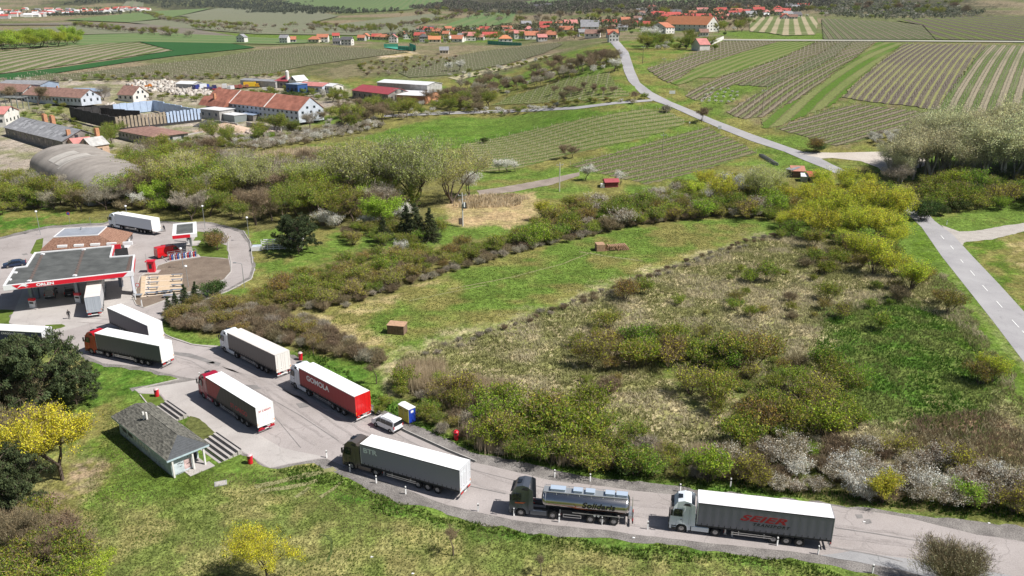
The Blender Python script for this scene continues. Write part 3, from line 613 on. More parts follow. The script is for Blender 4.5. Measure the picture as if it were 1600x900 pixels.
def skeleton(rs, H, spread, stems, clear, levels, kids, up=.35, wig=.25):
    segs = []; tips = []
    def grow(p, d, L, r, lev):
        n = 3; pts = [p]
        for i in range(n):
            d = d + Vector((rs.uniform(-wig, wig), rs.uniform(-wig, wig), rs.uniform(-wig, wig)*.6 + up*.22)); d.normalize()
            q = p + d*(L/n); r2 = r*(1 - .28)
            segs.append((p, q, r, r2)); p, r = q, r2; pts.append(p)
            if lev < levels and (i >= 1 or lev > 0):
                for _ in range(kids if i == n-1 else max(1, kids-1)):
                    ax = Vector((rs.uniform(-1, 1), rs.uniform(-1, 1), rs.uniform(-.25, .7))).normalized()
                    grow(p, (d*.55 + ax*spread).normalized(), L*rs.uniform(.5, .72), r*.6, lev+1)
            if lev >= levels-1: tips.append((p, d))
    for s in range(stems):
        a = 2*math.pi*(s + rs.random()*.6)/stems
        o = spread*.55 if stems > 1 else .06
        d = Vector((math.cos(a)*o, math.sin(a)*o, 1)).normalized()
        if clear > 0:
            q = Vector((rs.uniform(-.1, .1), rs.uniform(-.1, .1), clear)); segs.append((Vector((0, 0, -.3)), q, H*.022+.03, H*.018+.02)); st = q; rad = H*.018+.02
        else: st = Vector((math.cos(a)*.12, math.sin(a)*.12, -.1)); rad = H*.009 + .015
        grow(st, d, (H-clear)*.62, rad, 0)
    # fit to the wanted height
    zt = max(t[0].z for t in tips); k = (H*.93 - clear)/(zt - clear) if zt > clear else 1
    def f(p): return Vector((p.x, p.y, clear + (p.z-clear)*k if p.z > clear else p.z))
    return [(f(a), f(b), r, s) for a, b, r, s in segs], [(f(p), d) for p, d in tips]
def tubes(segs, minr=.0, n=4, lo=.012):
    V, F = [], []; k = 0
    for a, b, r0, r1 in segs:
        if r0 < minr: continue
        r0 = max(r0, lo); r1 = max(r1, lo*.8)
        d = (b-a).normalized(); x = d.orthogonal().normalized(); y = d.cross(x)
        for p, r in ((a, r0), (b, r1)):
            for i in range(n):
                t = 2*math.pi*i/n; q = p + x*(r*math.cos(t)) + y*(r*math.sin(t)); V.append((q.x, q.y, q.z))
        for i in range(n): F.append((k+i, k+(i+1) % n, k+n+(i+1) % n, k+n+i))
        k += 2*n
    return np.array(V), np.array(F)
def foliage(rs, tips, n, size, jit, tw=0.0, twl=.6, tww=.022, H=4, shade=.35, flat=0.0, aspect=.7):
    """n leaf quads round the twig tips plus tw share of fine twig slivers"""
    T = np.array([tuple(t[0]) for t in tips]); D = np.array([tuple(t[1]) for t in tips])
    r = np.random.RandomState(rs.randrange(1 << 30)); idx = r.randint(0, len(T), n)
    tip_tint = r.uniform(1-shade, 1+shade, len(T))
    off = r.normal(0, 1, (n, 3)); off /= np.linalg.norm(off, axis=1)[:, None]; off *= (r.uniform(0, 1, n)**.5)[:, None]*jit
    off[:, 2] *= .75
    C0 = T[idx] + off - D[idx]*r.uniform(0, jit*.8, n)[:, None]; C0[:, 2] = np.maximum(C0[:, 2], .08)
    ntw = int(n*tw); V = np.zeros((n, 4, 3)); col = np.ones((n, 3))
    u = r.normal(0, 1, (n, 3)); u /= np.linalg.norm(u, axis=1)[:, None]
    w0 = r.normal(0, 1, (n, 3)); w0 -= (w0*u).sum(1)[:, None]*u; w0 /= np.linalg.norm(w0, axis=1)[:, None]
    s = size*r.uniform(.6, 1.35, n)
    a = u*s[:, None]*.5; b = w0*(s*aspect)[:, None]*.5
    if ntw:
        k = slice(0, ntw); dd = D[idx[k]]*.9 + r.normal(0, .55, (ntw, 3)) + np.array([0, 0, .35]); dd /= np.linalg.norm(dd, axis=1)[:, None]
        ln = twl*r.uniform(.5, 1.3, ntw); pp = np.cross(dd, r.normal(0, 1, (ntw, 3))); pp /= np.linalg.norm(pp, axis=1)[:, None]
        a[k] = dd*ln[:, None]*.5; b[k] = pp*tww
    V[:, 0] = C0-a; V[:, 1] = C0+b*1.0; V[:, 2] = C0+a; V[:, 3] = C0-b
    t = tip_tint[idx]*r.uniform(.8, 1.2, n); warm = r.uniform(-.08, .08, n)
    col = np.column_stack([t*(1+warm), t, t*(1-warm)])
    return V.reshape(-1, 3), np.arange(n*4).reshape(-1, 4), np.repeat(col, 4, 0), ntw
class Proto: pass
PROTO = {}
def proto(kind, H, stems, spread, clear, levels, kids, nleaf, lsize, jit, lm, tw=.2, twm=None, bark=BARK, up=.35, wig=.25, n=3, tube_min=.012, twl=.6, shade=.3, tww=.022, blossom=None, lm2=None):
    PROTO[kind] = []
    for s in range(n):
        rs = random.Random(hash((len(kind), ord(kind[0]), ord(kind[-1]), s)) % 99991)
        segs, tips = skeleton(rs, H*rs.uniform(.92, 1.08), spread, stems, clear, levels, kids, up, wig)
        V, F = tubes(segs, tube_min)
        p = Proto(); p.trunk = npmesh(kind+'_trunk', V, F, bark)
        V, F, C, ntw = foliage(rs, tips, nleaf, lsize, jit, tw, twl, tww, H, shade)
        me = npmesh(kind+'_crown', V, F, [LM[lm], LM[twm or 'brown'], LM[lm2 or lm]], cols=C)
        mi = np.zeros(len(F), np.int32); mi[:ntw] = 1
        if lm2: mi[ntw:][np.random.RandomState(s).rand(len(F)-ntw) < .4] = 2
        me.polygons.foreach_set('material_index', mi); p.crown = me; p.H = H; PROTO[kind].append(p)
PK = {}
proto('olive_shrub', 3.6, 7, .75, 0, 2, 3, 3400, .17, .50, 'olive', .25, lm2='green')
proto('budding_shrub', 3.4, 8, .72, 0, 2, 3, 3600, .13, .48, 'lime', .5, 'brown', lm2='olive')
proto('green_shrub', 3.2, 7, .75, 0, 2, 3, 3400, .16, .48, 'green', .15, lm2='olive')
proto('leafy_shrub', 3.4, 6, .8, 0, 2, 3, 4200, .14, .55, 'green', .2, lm2='fresh')
proto('fresh_shrub', 3.4, 7, .7, 0, 2, 3, 3200, .17, .50, 'fresh', .2, lm2='green')
proto('bare_shrub', 2.6, 9, .8, 0, 2, 3, 2600, .10, .42, 'brown', .92, 'brown', twl=.8, tww=.018)
proto('grey_shrub', 2.6, 9, .8, 0, 2, 3, 2400, .10, .42, 'greyb', .85, 'greyb', twl=.8, tww=.018)
proto('blossom_shrub', 3.2, 7, .7, 0, 2, 3, 3400, .12, .45, 'white', .30, 'greyb')
proto('blackthorn', 3.0, 8, .75, 0, 2, 3, 3800, .12, .42, 'pale', .38, 'brown')
proto('yellow_shrub', 6.5, 10, .42, 0, 2, 3, 6500, .18, .5, 'lime', .22, 'brown', up=.95, lm2='fresh')
proto('rust_shrub', 4.0, 8, .7, 0, 2, 3, 3800, .16, .5, 'rust', .35, 'brown', lm2='olive')
proto('dark_shrub', 2.6, 8, .8, 0, 2, 3, 3400, .16, .42, 'dark', .05, n=2)
proto('willow_tree', 14, 5, .56, .5, 3, 3, 21000, .22, 1.1, 'willow', .3, 'greyb', BARK, .6, .3, 3, .02, 1.0, tww=.03)
proto('broadleaf_tree', 9, 2, .7, 0.5, 3, 3, 7000, .23, .8, 'olive', .3, 'brown', lm2='green')
proto('fresh_tree', 8, 2, .7, 0.5, 3, 3, 7000, .23, .8, 'fresh', .2, 'brown', lm2='fresh')
proto('bare_tree', 8, 2, .7, 0.7, 3, 3, 5200, .12, .7, 'brown', .94, 'brown', twl=.9, tww=.02, tube_min=.008)
proto('grey_tree', 8, 2, .7, 0.7, 3, 3, 5000, .12, .7, 'greyb', .9, 'greyb', twl=.9, tww=.022, tube_min=.008)
proto('blossom_tree', 5.5, 2, .75, 0.5, 3, 3, 5200, .15, .6, 'white', .25, 'greyb')
proto('poplar_tree', 13, 3, .40, .8, 3, 3, 12000, .22, 1.0, 'pop', .4, 'greyb', BARKL, .75, .2, 3, .015)
proto('yellow_tree', 8, 4, .95, 1.4, 3, 3, 24000, .14, .7, 'yellow', .14, 'brown', lm2='lime', shade=.4)
proto('dome_tree', 7, 14, .45, .4, 2, 4, 30000, .10, .75, 'pop', .80, 'brown', twl=.8, tww=.018, up=.35, n=1)
proto('small_bare_tree', 4, 1, .7, 1.2, 3, 3, 1300, .1, .35, 'brown', .97, 'brown', twl=.5, tww=.010, tube_min=.004, n=2)
# conifers: layered dark needle sprays
def conifer(kind, H, Rr, n, lm, conic=True, seeds=2, lump=1.0, sz=.34):
    PROTO[kind] = []
    for s in range(seeds):
        r = np.random.RandomState(900+s+len(kind)); p = Proto(); rs = random.Random(s)
        tips = []; segs = [(Vector((0, 0, -.3)), Vector((0, 0, H*.5)), H*.022, H*.014), (Vector((0, 0, H*.5)), Vector((0, 0, H*.95)), H*.014, .02)]
        if conic:
            z = H*.06
            while z < H*.98:
                k = max(4, int(11*(1-z/H)+4)); rr = Rr*(1-z/H)**.8
                for i in range(k):
                    a = rs.random()*6.283; L = rr*rs.uniform(.7, 1.08); e = Vector((math.cos(a)*L, math.sin(a)*L, z - L*.15))
                    segs.append((Vector((0, 0, z)), e, .04, .012))
                    for f in (.35, .6, .8, 1): tips.append((Vector((0, 0, z)).lerp(e, f), (e-Vector((0, 0, z))).normalized()))
                z += H*.045
            jit = .28
        else:
            for i in range(60):
                a = rs.random()*6.283; zz = rs.uniform(.25, 1)*H; rr = Rr*math.sqrt(max(.05, 1-((zz/H-.5)/.58)**2))*rs.uniform(.45, 1.05)
                e = Vector((math.cos(a)*rr, math.sin(a)*rr, zz)); b0 = Vector((0, 0, max(.6, zz-rr*.7)))
                segs.append((b0, e, .07, .02))
                for _ in range(9):
                    q = e + Vector((rs.gauss(0, .55), rs.gauss(0, .55), rs.gauss(0, .38)))*lump; tips.append((q, Vector((rs.gauss(0, .6), rs.gauss(0, .6), 1)).normalized()))
                    segs.append((e, q, .02, .012))
            jit = .42*lump
        V, F = tubes(segs, .01); p.trunk = npmesh(kind+'_trunk', V, F, BARK)
        V, F, C, ntw = foliage(rs, tips, n, .2, jit, 1.0, sz, .05, H, .4)
        p.crown = npmesh(kind+'_crown', V, F, LM[lm], cols=C); p.H = H; PROTO[kind].append(p)
conifer('pine_tree', 9, 4.4, 34000, 'pine', False, 2, 1.0, .34)
conifer('spruce_tree', 8, 3.3, 11000, 'pine', True, 2, 1, .3)
def plant(kind, x, y, s=1.0, label=None, group=None, cat=None, zs=1.0, rz=None, z=None, i=None):
    p = PROTO[kind][rng.randrange(len(PROTO[kind])) if i is None else i]
    z = float(hgt(x, y)) if z is None else z
    root = empty(kind, (x, y, z), rng.uniform(0, 6.28) if rz is None else rz, label, cat or ('shrub' if 'shrub' in kind or kind == 'blackthorn' else 'tree'), group, (s, s, s*zs))
    link('trunk' if 'shrub' not in kind and kind != 'blackthorn' else 'stems', p.trunk, root); link('crown', p.crown, root); return root
PLACED = []
def scatter(poly, mind, kinds, smin, smax, label, group, maxn=400, clear=None, px=True, avoid=None, clump=0, pw=1.0):
    """natural irregular spacing inside an outline; kinds = {kind: weight}"""
    wp = zone_px(poly) if px else poly; xs = [p[0] for p in wp]; ys = [p[1] for p in wp]; got = []; tries = 0
    ks = list(kinds); ws = [kinds[k] for k in ks]
    area = (max(xs)-min(xs))*(max(ys)-min(ys)); N = int(min(60000, 14*area/mind**2))
    X = nrng.uniform(min(xs), max(xs), N); Y = nrng.uniform(min(ys), max(ys), N); k = inpoly(X, Y, wp)
    if clump: k &= (.7*vnoise(X, Y, 13, 31) + .3*vnoise(X, Y, 5, 32)) > clump
    X, Y = X[k], Y[k]
    grid = {}
    for x, y in zip(X, Y):
        c = (int(x//mind), int(y//mind)); md = mind*rng.uniform(.75, 1.15)
        if any((x-a)**2+(y-b)**2 < md*md for i in (-1, 0, 1) for j in (-1, 0, 1) for a, b in grid.get((c[0]+i, c[1]+j), ())): continue
        grid.setdefault(c, []).append((x, y)); got.append((x, y))
        if len(got) >= maxn: break
    mx_, my_ = (min(xs)+max(xs))/2, (min(ys)+max(ys))/2
    us = sorted(float(to_px(x, y, hgt(x, y))[0]) for x, y in got); t1 = us[len(us)//3] if us else 0; t2 = us[2*len(us)//3] if us else 0; vs_ = sorted(float(to_px(x, y, hgt(x, y))[1]) for x, y in got); vm = vs_[len(vs_)//2] if us else 0
    for x, y in got:
        kd = rng.choices(ks, ws)[0]; s = smin + (smax-smin)*rng.random()**pw
        pu, pv = to_px(x, y, hgt(x, y)); sz = 'small ' if s < smin + (smax-smin)*.33 else 'large ' if s > smin + (smax-smin)*.67 else ''
        lb = '%s%s %s, %s %s' % (sz, NOUN[kd], label, 'front' if pv > vm else 'back', 'left' if pu < t1 else 'right' if pu > t2 else 'middle')
        if len(lb.split()) > 16: lb = lb[len(sz):] if len(lb.split()) == 17 and sz else lb[len(sz):].rsplit(',', 1)[0]
        plant(kd, x, y, s, lb, '%s %s' % (NOUNP[kd], group), zs=rng.uniform(.85, 1.12))
    return got
NOUN = dict(leafy_shrub='fine-leaved green shrub', dome_tree='round twiggy tree', budding_shrub='twiggy budding yellow-olive shrub', olive_shrub='olive green shrub', green_shrub='mid green shrub', fresh_shrub='fresh yellow-green shrub', bare_shrub='leafless brown shrub', grey_shrub='leafless grey shrub',
 blossom_shrub='white flowering shrub', blackthorn='pale flowering thorn shrub', yellow_shrub='tall yellow-green shrub', rust_shrub='rusty brown shrub', dark_shrub='dark evergreen shrub',
 willow_tree='large sparse willow-like tree', broadleaf_tree='olive green tree just in leaf', fresh_tree='bright yellow-green tree', bare_tree='leafless brown tree', grey_tree='leafless grey tree',
 blossom_tree='white flowering tree', poplar_tree='tall pale poplar-like tree', yellow_tree='bright yellow flowering tree', small_bare_tree='thin leafless young tree', pine_tree='broad dark pine', spruce_tree='dark conical spruce')
NOUNP = {k: v.replace(' shrub', ' shrubs').replace(' tree', ' trees').replace(' pine', ' pines').replace(' spruce', ' spruces') for k, v in NOUN.items()}
def at(kind, u, v, s, label, **k):
    p = P(u, v); return plant(kind, p.x, p.y, s, label, **k)
# ---- belts and thickets
O, BU, GR, LE, FR, BR, GY, BL, BT, YS, RS, DS = 'olive_shrub budding_shrub green_shrub leafy_shrub fresh_shrub bare_shrub grey_shrub blossom_shrub blackthorn yellow_shrub rust_shrub dark_shrub'.split()
WT, BF, FT, BA, GT, BO, PO = 'willow_tree broadleaf_tree fresh_tree bare_tree grey_tree blossom_tree poplar_tree'.split()
scatter([(392,470),(440,452),(545,412),(650,396),(760,388),(835,372),(820,385),(740,410),(650,440),(560,466),(500,485),(440,480)], 2.7, {O:3.3,BU:2.7,GR:2.2,LE:1.8,BR:1,RS:2}, .6, 1.4, 'in the belt above the mown meadow', 'in the belt above the mown meadow', 180, pw=1.6)
scatter([(440,485),(520,488),(620,455),(700,428),(800,398),(880,378),(860,372),(780,392),(650,436),(540,472)], 2.2, {BR:6,GY:3}, .55, .85, 'along the upper edge of the mown meadow', 'along the upper edge of the mown meadow', 110)
scatter([(790,378),(850,350),(900,318),(960,326),(1080,332),(1200,322),(1225,345),(1100,342),(1000,352),(900,372),(820,390)], 3.2, {O:2.75,BU:2.25,GR:2.75,LE:2.25,FR:2,BR:1,RS:1,BT:1}, .7, 1.9, 'in the thicket below the dirt track', 'in the thicket below the dirt track', 150, pw=1.4)
scatter([(880,380),(1000,352),(1130,338),(1130,333),(1000,345),(890,368)], 2.0, {BR:4,GY:4}, .5, .8, 'at the head of the mown meadow', 'at the head of the mown meadow', 60)
scatter([(268,498),(330,482),(420,492),(500,512),(560,545),(600,570),(560,566),(480,545),(400,528),(330,520),(272,514)], 1.7, {BR:8,GY:2,RS:1}, .65, 1.0, 'in the brown thicket behind the parked trucks', 'in the brown thicket behind the parked trucks', 140)
scatter([(258,505),(300,480),(380,472),(420,482),(340,496),(280,508)], 2.0, {RS:3,O:1.65,BU:1.35,BR:2,GY:1}, .5, .8, 'on the bank beside the station lane', 'on the bank beside the station lane', 60)
scatter([(1235,310),(1330,290),(1380,296),(1402,322),(1404,385),(1412,430),(1380,440),(1300,400),(1210,372)], 4.8, {YS:6,O:1.5,BU:1.5,RS:1,GR:0.825,LE:0.675}, .6, 1.6, 'in the tall thicket beside the road bend', 'in the tall thicket beside the road bend', 130)
scatter([(1060,300),(1130,285),(1230,300),(1240,320),(1200,345),(1100,335),(1040,318)], 4.0, {GR:1.65,LE:1.35,O:1.65,BU:1.35,BL:1,YS:1,BT:1}, 1.0, 1.5, 'below the garden shed', 'below the garden shed', 90)
scatter([(1440,345),(1500,330),(1600,330),(1720,335),(1720,290),(1600,285),(1500,285),(1430,290),(1440,320)], 4.6, {O:2,BU:1,GR:3.3,LE:2.7,DS:4,FR:2}, 1.3, 2.3, 'in the dense thicket across the road', 'in the dense thicket across the road', 90)
scatter([(1395,285),(1440,262),(1500,258),(1600,256),(1760,258),(1760,290),(1600,288),(1500,282)], 4.0, {PO:1}, 1.05, 1.8, 'in the pale wood right of the vineyard', 'in the pale wood right of the vineyard', 170)
scatter([(1390,262),(1415,250),(1440,262),(1400,300),(1385,290)], 5, {GT:3,PO:1}, .9, 1.15, 'beside the dirt lane mouth', 'beside the dirt lane mouth', 10)
scatter([(1355,215),(1395,208),(1420,218),(1400,232),(1370,228)], 4.0, {BL:4,BT:2,GR:0.55,LE:0.45}, .8, 1.2, 'at the foot of the brown vineyard', 'at the foot of the brown vineyard', 20)
scatter([(1120,752),(1140,720),(1300,706),(1400,712),(1500,735),(1600,772),(1700,800),(1700,822),(1600,810),(1500,795),(1400,785),(1300,775),(1200,765)], 2.3, {BT:7,BR:4,BL:2,O:1.1,BU:0.9,FR:1}, .6, 1.3, 'in the flowering hedge behind the last truck', 'in the flowering hedge behind the last truck', 200)
scatter([(662,662),(672,650),(700,650),(820,690),(1000,710),(1120,735),(1120,760),(1000,745),(850,728),(740,700),(650,660)], 2.2, {O:2.75,BU:2.25,BR:1.5,GR:1.1,LE:0.9,FR:1,GY:1}, .45, 1.35, 'in the roadside scrub above the tanker', 'in the roadside scrub above the tanker', 130, pw=1.6)
scatter([(600,612),(620,600),(700,600),(820,640),(900,640),(1000,680),(1000,710),(820,688),(700,650),(660,634)], 2.8, {O:2.75,BU:2.25,GR:2.75,LE:2.25,BR:2,FR:1,GY:1}, .6, 1.7, 'in the marsh edge beyond the portable toilets', 'in the marsh edge beyond the portable toilets', 90, pw=1.5)
scatter([(870,560),(960,500),(1100,500),(1230,560),(1340,600),(1330,680),(1200,690),(1050,660),(940,620)], 3.2, {O:3.3,BU:2.7,GR:2.75,LE:2.25,RS:1,BR:.7,FR:1}, .45, 1.7, 'scattered over the middle of the marsh', 'scattered over the middle of the marsh', 95, clump=.50, pw=1.6)
scatter([(930,470),(1060,420),(1200,385),(1360,420),(1420,470),(1380,500),(1200,500),(1050,490)], 4.5, {O:2.75,BU:2.25,GR:2.75,LE:2.25,RS:1,FR:1,BR:.6}, .4, 1.35, 'scattered over the upper marsh', 'scattered over the upper marsh', 75, clump=.52, pw=1.6)
scatter([(1210,372),(1330,380),(1450,430),(1500,480),(1460,500),(1380,460),(1290,430),(1210,400)], 3.6, {RS:2,BR:1,GR:1.1,LE:0.9,O:2.2,BU:1.8,YS:1}, .5, 1.5, 'along the marsh below the tall thicket', 'along the marsh below the tall thicket', 70, clump=.42, pw=1.4)
scatter([(1000,640),(1180,650),(1340,640),(1330,690),(1180,700),(1040,700)], 3.4, {O:2.2,BU:1.8,GR:2.2,LE:1.8,GY:.7,BR:1}, .5, 1.6, 'in the lower marsh above the flowering hedge', 'in the lower marsh above the flowering hedge', 60, clump=.45, pw=1.5)
scatter([(650,552),(740,524),(860,484),(960,448),(1090,402),(1200,366),(1210,371),(1100,410),(970,455),(870,492),(750,532),(670,560)], 2.4, {BR:4,GY:5}, .28, .5, 'on the lower edge of the mown meadow', 'on the lower edge of the mown meadow', 90)
# woodland behind the filling station
scatter([(-60,345),(60,328),(160,322),(200,330),(300,335),(330,345),(280,318),(160,300),(60,300),(-60,310)], 4.6, {O:2.2,BU:1.8,GR:2.75,LE:2.25,DS:2,BR:2,FR:1}, 1.1, 1.6, 'in the wood edge behind the filling station', 'in the wood edge behind the filling station', 100)
scatter([(230,318),(300,290),(420,280),(520,275),(600,300),(560,330),(420,325)], 9, {FT:2,BF:4,BA:3,GT:2}, 1.15, 1.6, 'rising tallest in the wood right of the filling station', 'rising tallest in the wood right of the filling station', 28)
scatter([(195,325),(250,300),(400,292),(520,280),(600,300),(640,355),(560,360),(470,345),(380,345),(300,335)], 5.2, {BF:5,FT:1,BA:4,BO:1,GT:2,O:1.65,BU:1.35,GR:1.65,LE:1.35}, .95, 1.4, 'in the wood right of the filling station', 'in the wood right of the filling station', 150)
scatter([(200,300),(210,258),(280,240),(345,245),(360,272),(470,276),(520,272),(520,290),(400,298),(280,300)], 5.0, {BF:5,FT:1,GT:2,BO:1,O:1.65,BU:1.35,BA:2,GR:1.1,LE:0.9}, .85, 1.3, 'in the wood below the industrial yard', 'in the wood below the industrial yard', 130)
scatter([(0,322),(0,300),(60,296),(130,322),(120,330)], 5.5, {BF:3,O:1.1,BU:0.9,GT:1,BA:1}, .8, 1.1, 'beside the arched hall', 'beside the arched hall', 26)
scatter([(120,332),(150,322),(205,300),(215,312),(190,330)], 4.6, {GT:3,BA:3,BF:3,FT:1}, .95, 1.3, 'in front of the arched hall', 'in front of the arched hall', 20)
scatter([(510,372),(560,360),(640,360),(690,368),(640,385),(560,385)], 3.6, {DS:2,O:1.65,BU:1.35,GR:1.65,LE:1.35,BR:1}, .8, 1.3, 'around the dark spruces', 'around the dark spruces', 40)
scatter([(350,228),(480,208),(590,192),(600,200),(500,222),(400,236)], 3.4, {BT:6,BL:3,BR:1}, .8, 1.15, 'in the pale hedge below the long barn', 'in the pale hedge below the long barn', 90)
scatter([(500,205),(505,190),(560,175),(620,165),(760,160),(770,172),(700,180),(600,190),(540,208)], 5.5, {BF:4,GR:1.65,LE:1.35,BL:2,BA:2,DS:1,BT:1}, .75, 1.15, 'in the copse right of the long barn', 'in the copse right of the long barn', 90)
scatter([(680,160),(700,148),(760,128),(860,122),(900,120),(800,146),(720,166)], 6, {BA:3,O:1.1,BU:0.9,GT:3,BL:1}, .7, 1.0, 'on the slope above the side road', 'on the slope above the side road', 60)
scatter([(720,168),(980,160),(1010,152),(1000,165),(860,172),(720,176)], 4.6, {BL:2,O:1.65,BU:1.35,GR:1.1,LE:0.9,BT:2,BA:1}, .6, .95, 'along the side road', 'along the side road', 60)
scatter([(830,118),(870,108),(950,92),(970,104),(965,112),(900,118),(850,124)], 4.5, {BT:3,BL:3,BA:3,O:1.1,BU:0.9,GR:0.55,LE:0.45}, .8, 1.2, 'in the clump left of the main road', 'in the clump left of the main road', 50)
scatter([(860,148),(870,146),(960,146),(962,150),(880,153)], 4, {BA:5}, .45, .6, 'in the bare row by the side road', 'in the bare row by the side road', 12)
scatter([(130,122),(230,118),(340,120),(440,116),(440,120),(330,126),(200,128),(130,128)], 6, {O:1.65,BU:1.35,GR:1.65,LE:1.35,BT:3}, .7, 1.1, 'along the back of the stone yard', 'along the back of the stone yard', 60)
scatter([(395,145),(470,140),(540,150),(545,160),(460,152),(390,148)], 5, {GR:1.65,LE:1.35,DS:2,BL:1,O:1.1,BU:0.9}, .8, 1.2, 'behind the long barn', 'behind the long barn', 45)
scatter([(0,128),(100,124),(120,128),(60,132),(0,134)], 6, {BT:3,BL:3}, .7, 1.0, 'behind the grey hall', 'behind the grey hall', 24)
scatter([(560,100),(640,92),(720,90),(700,100),(620,118),(560,118)], 8, {BT:2,O:1.65,BU:1.35,BR:2}, .6, 1.0, 'on the fallow slope', 'on the fallow slope', 60)
scatter([(700,118),(790,104),(860,88),(862,92),(800,110),(720,124)], 6, {BL:2,GR:1.1,LE:0.9,BT:2,O:0.55,BU:0.45}, .6, 1.0, 'along the grassy field path', 'along the grassy field path', 32)
scatter([(20,182),(100,162),(110,184),(150,212),(120,214),(60,182)], 6, {GR:1.65,LE:1.35,O:2,BT:1}, .6, 1.0, 'on the grassy patch of the yard', 'on the grassy patch of the yard', 26)
scatter([(150,214),(180,208),(178,232),(160,240),(140,232)], 5, {GR:1.65,LE:1.35,BF:2,O:1}, .6, 1.0, 'between the derelict hall and the low brown roof', 'between the derelict hall and the low brown roof', 14)
scatter([(200,150),(320,152),(330,160),(240,158)], 6, {GR:1.1,LE:0.9,O:2,BT:3,DS:1}, .6, 1.0, 'between the stone blocks and the enclosure', 'between the stone blocks and the enclosure', 26)
scatter([(290,224),(340,222),(420,216),(470,205),(470,212),(400,228),(300,238)], 4.6, {GR:1.65,LE:1.35,BF:2,O:2,BT:1}, .8, 1.2, 'along the front edge of the yard', 'along the front edge of the yard', 50)
# village trees
scatter([(640,72),(760,64),(900,62),(950,60),(960,52),(760,56),(660,62)], 12, {BF:2,GR:0.55,LE:0.45,BL:1,BA:3}, .8, 1.3, 'among the village houses', 'among the village houses', 60)
scatter([(960,56),(1010,50),(1130,56),(1170,50),(1170,36),(1040,34),(960,44)], 9, {BF:2,DS:1,BL:1,BA:3}, .9, 1.4, 'around the big orange roof', 'around the big orange roof', 60)
scatter([(620,24),(760,36),(950,36),(1000,30),(1180,20),(1180,10),(900,26),(700,12)], 17, {BA:5,GT:3,BF:2}, 1.1, 1.8, 'on the wooded slope behind the village', 'on the wooded slope behind the village', 90)
scatter([(1250,26),(1400,30),(1520,24),(1500,6),(1380,0),(1280,8)], 11, {BL:2,BT:3,GR:1.1,LE:0.9,BF:1,BA:1}, 1.2, 1.9, 'on the terraced hill at the upper right', 'on the terraced hill at the upper right', 140)
scatter([(1005,78),(1120,78),(1112,70),(1010,68)], 5.5, {BF:2,GR:1.1,LE:0.9,BL:1,DS:3}, .9, 1.3, 'beside the white chapel', 'beside the white chapel', 45)
# ------------------------------------------------------------------ vehicles
BLACK = mat('black_plastic', (0.02,0.02,0.022), .6); RUBBER = mat('tyre_rubber', (0.025,0.024,0.023), .85, var=.3, vscale=6); RIM = mat('steel_rim', (0.42,0.42,0.43), .4, .7)
GLASS = mat('dark_glass', (0.012,0.015,0.02), .06, spec=.8); CHASSIS = mat('chassis_steel', (0.035,0.035,0.038), .7, .2, var=.3, vscale=5)
TWHITE = mat('tarpaulin_white', (0.80,0.80,0.79), .55, var=.05, vscale=.7); TCREAM = mat('tarpaulin_cream', (0.66,0.61,0.57), .6, var=.08, vscale=.8)
DWHITE = mat('door_white', (0.80,0.80,0.78), .4, var=.04, vscale=2); LAMPR = mat('lamp_red', (0.45,0.01,0.008), .25); LAMPO = mat('lamp_orange', (0.75,0.25,0.02), .3)
LAMPW = mat('lamp_clear', (0.7,0.72,0.74), .1); ALU = mat('aluminium', (0.62,0.63,0.64), .35, .8); GALV = mat('galvanised_steel', (0.42,0.44,0.45), .45, .6)
PLATE = mat('number_plate', (0.78,0.78,0.74), .5)
def paint(name, col, metal=0.0, rough=.32): return mat(name, col, rough, metal, coat=.4, var=.05, vscale=1.5)
def tarp(name, col, col2=None):
    """tarpaulin with faint vertical ripples over the posts behind it and road dirt low down"""
    if name in MATS: return MATS[name]
    m, t, b = _new(name); b.inputs['Roughness'].default_value = .5
    tc = t.nodes.new('ShaderNodeTexCoord'); sp = t.nodes.new('ShaderNodeSeparateXYZ'); t.links.new(tc.outputs['Object'], sp.inputs[0])
    n = t.nodes.new('ShaderNodeTexNoise'); n.inputs['Scale'].default_value = 1.2; n.inputs['Detail'].default_value = 5; t.links.new(tc.outputs['Object'], n.inputs[0])
    dirt = t.nodes.new('ShaderNodeMapRange'); dirt.inputs[1].default_value = 1.1; dirt.inputs[2].default_value = 2.2; dirt.inputs[3].default_value = .45; dirt.inputs[4].default_value = 0
    t.links.new(sp.outputs['Z'], dirt.inputs[0])
    f = math_node(t, 'MULTIPLY', dirt.outputs[0], n.outputs['Fac'])
    c = mixc(t, f, col, (0.16,0.14,0.12)); t.links.new(c, b.inputs['Base Color'])
    wv = t.nodes.new('ShaderNodeTexWave'); wv.inputs['Scale'].default_value = .36; wv.inputs['Distortion'].default_value = .6; wv.inputs['Detail'].default_value = 2
    t.links.new(tc.outputs['Object'], wv.inputs[0]); bp = t.nodes.new('ShaderNodeBump'); bp.inputs['Strength'].default_value = .12; bp.inputs['Distance'].default_value = .06
    t.links.new(wv.outputs['Fac'], bp.inputs['Height']); t.links.new(bp.outputs[0], b.inputs['Normal']); MATS[name] = m; return m
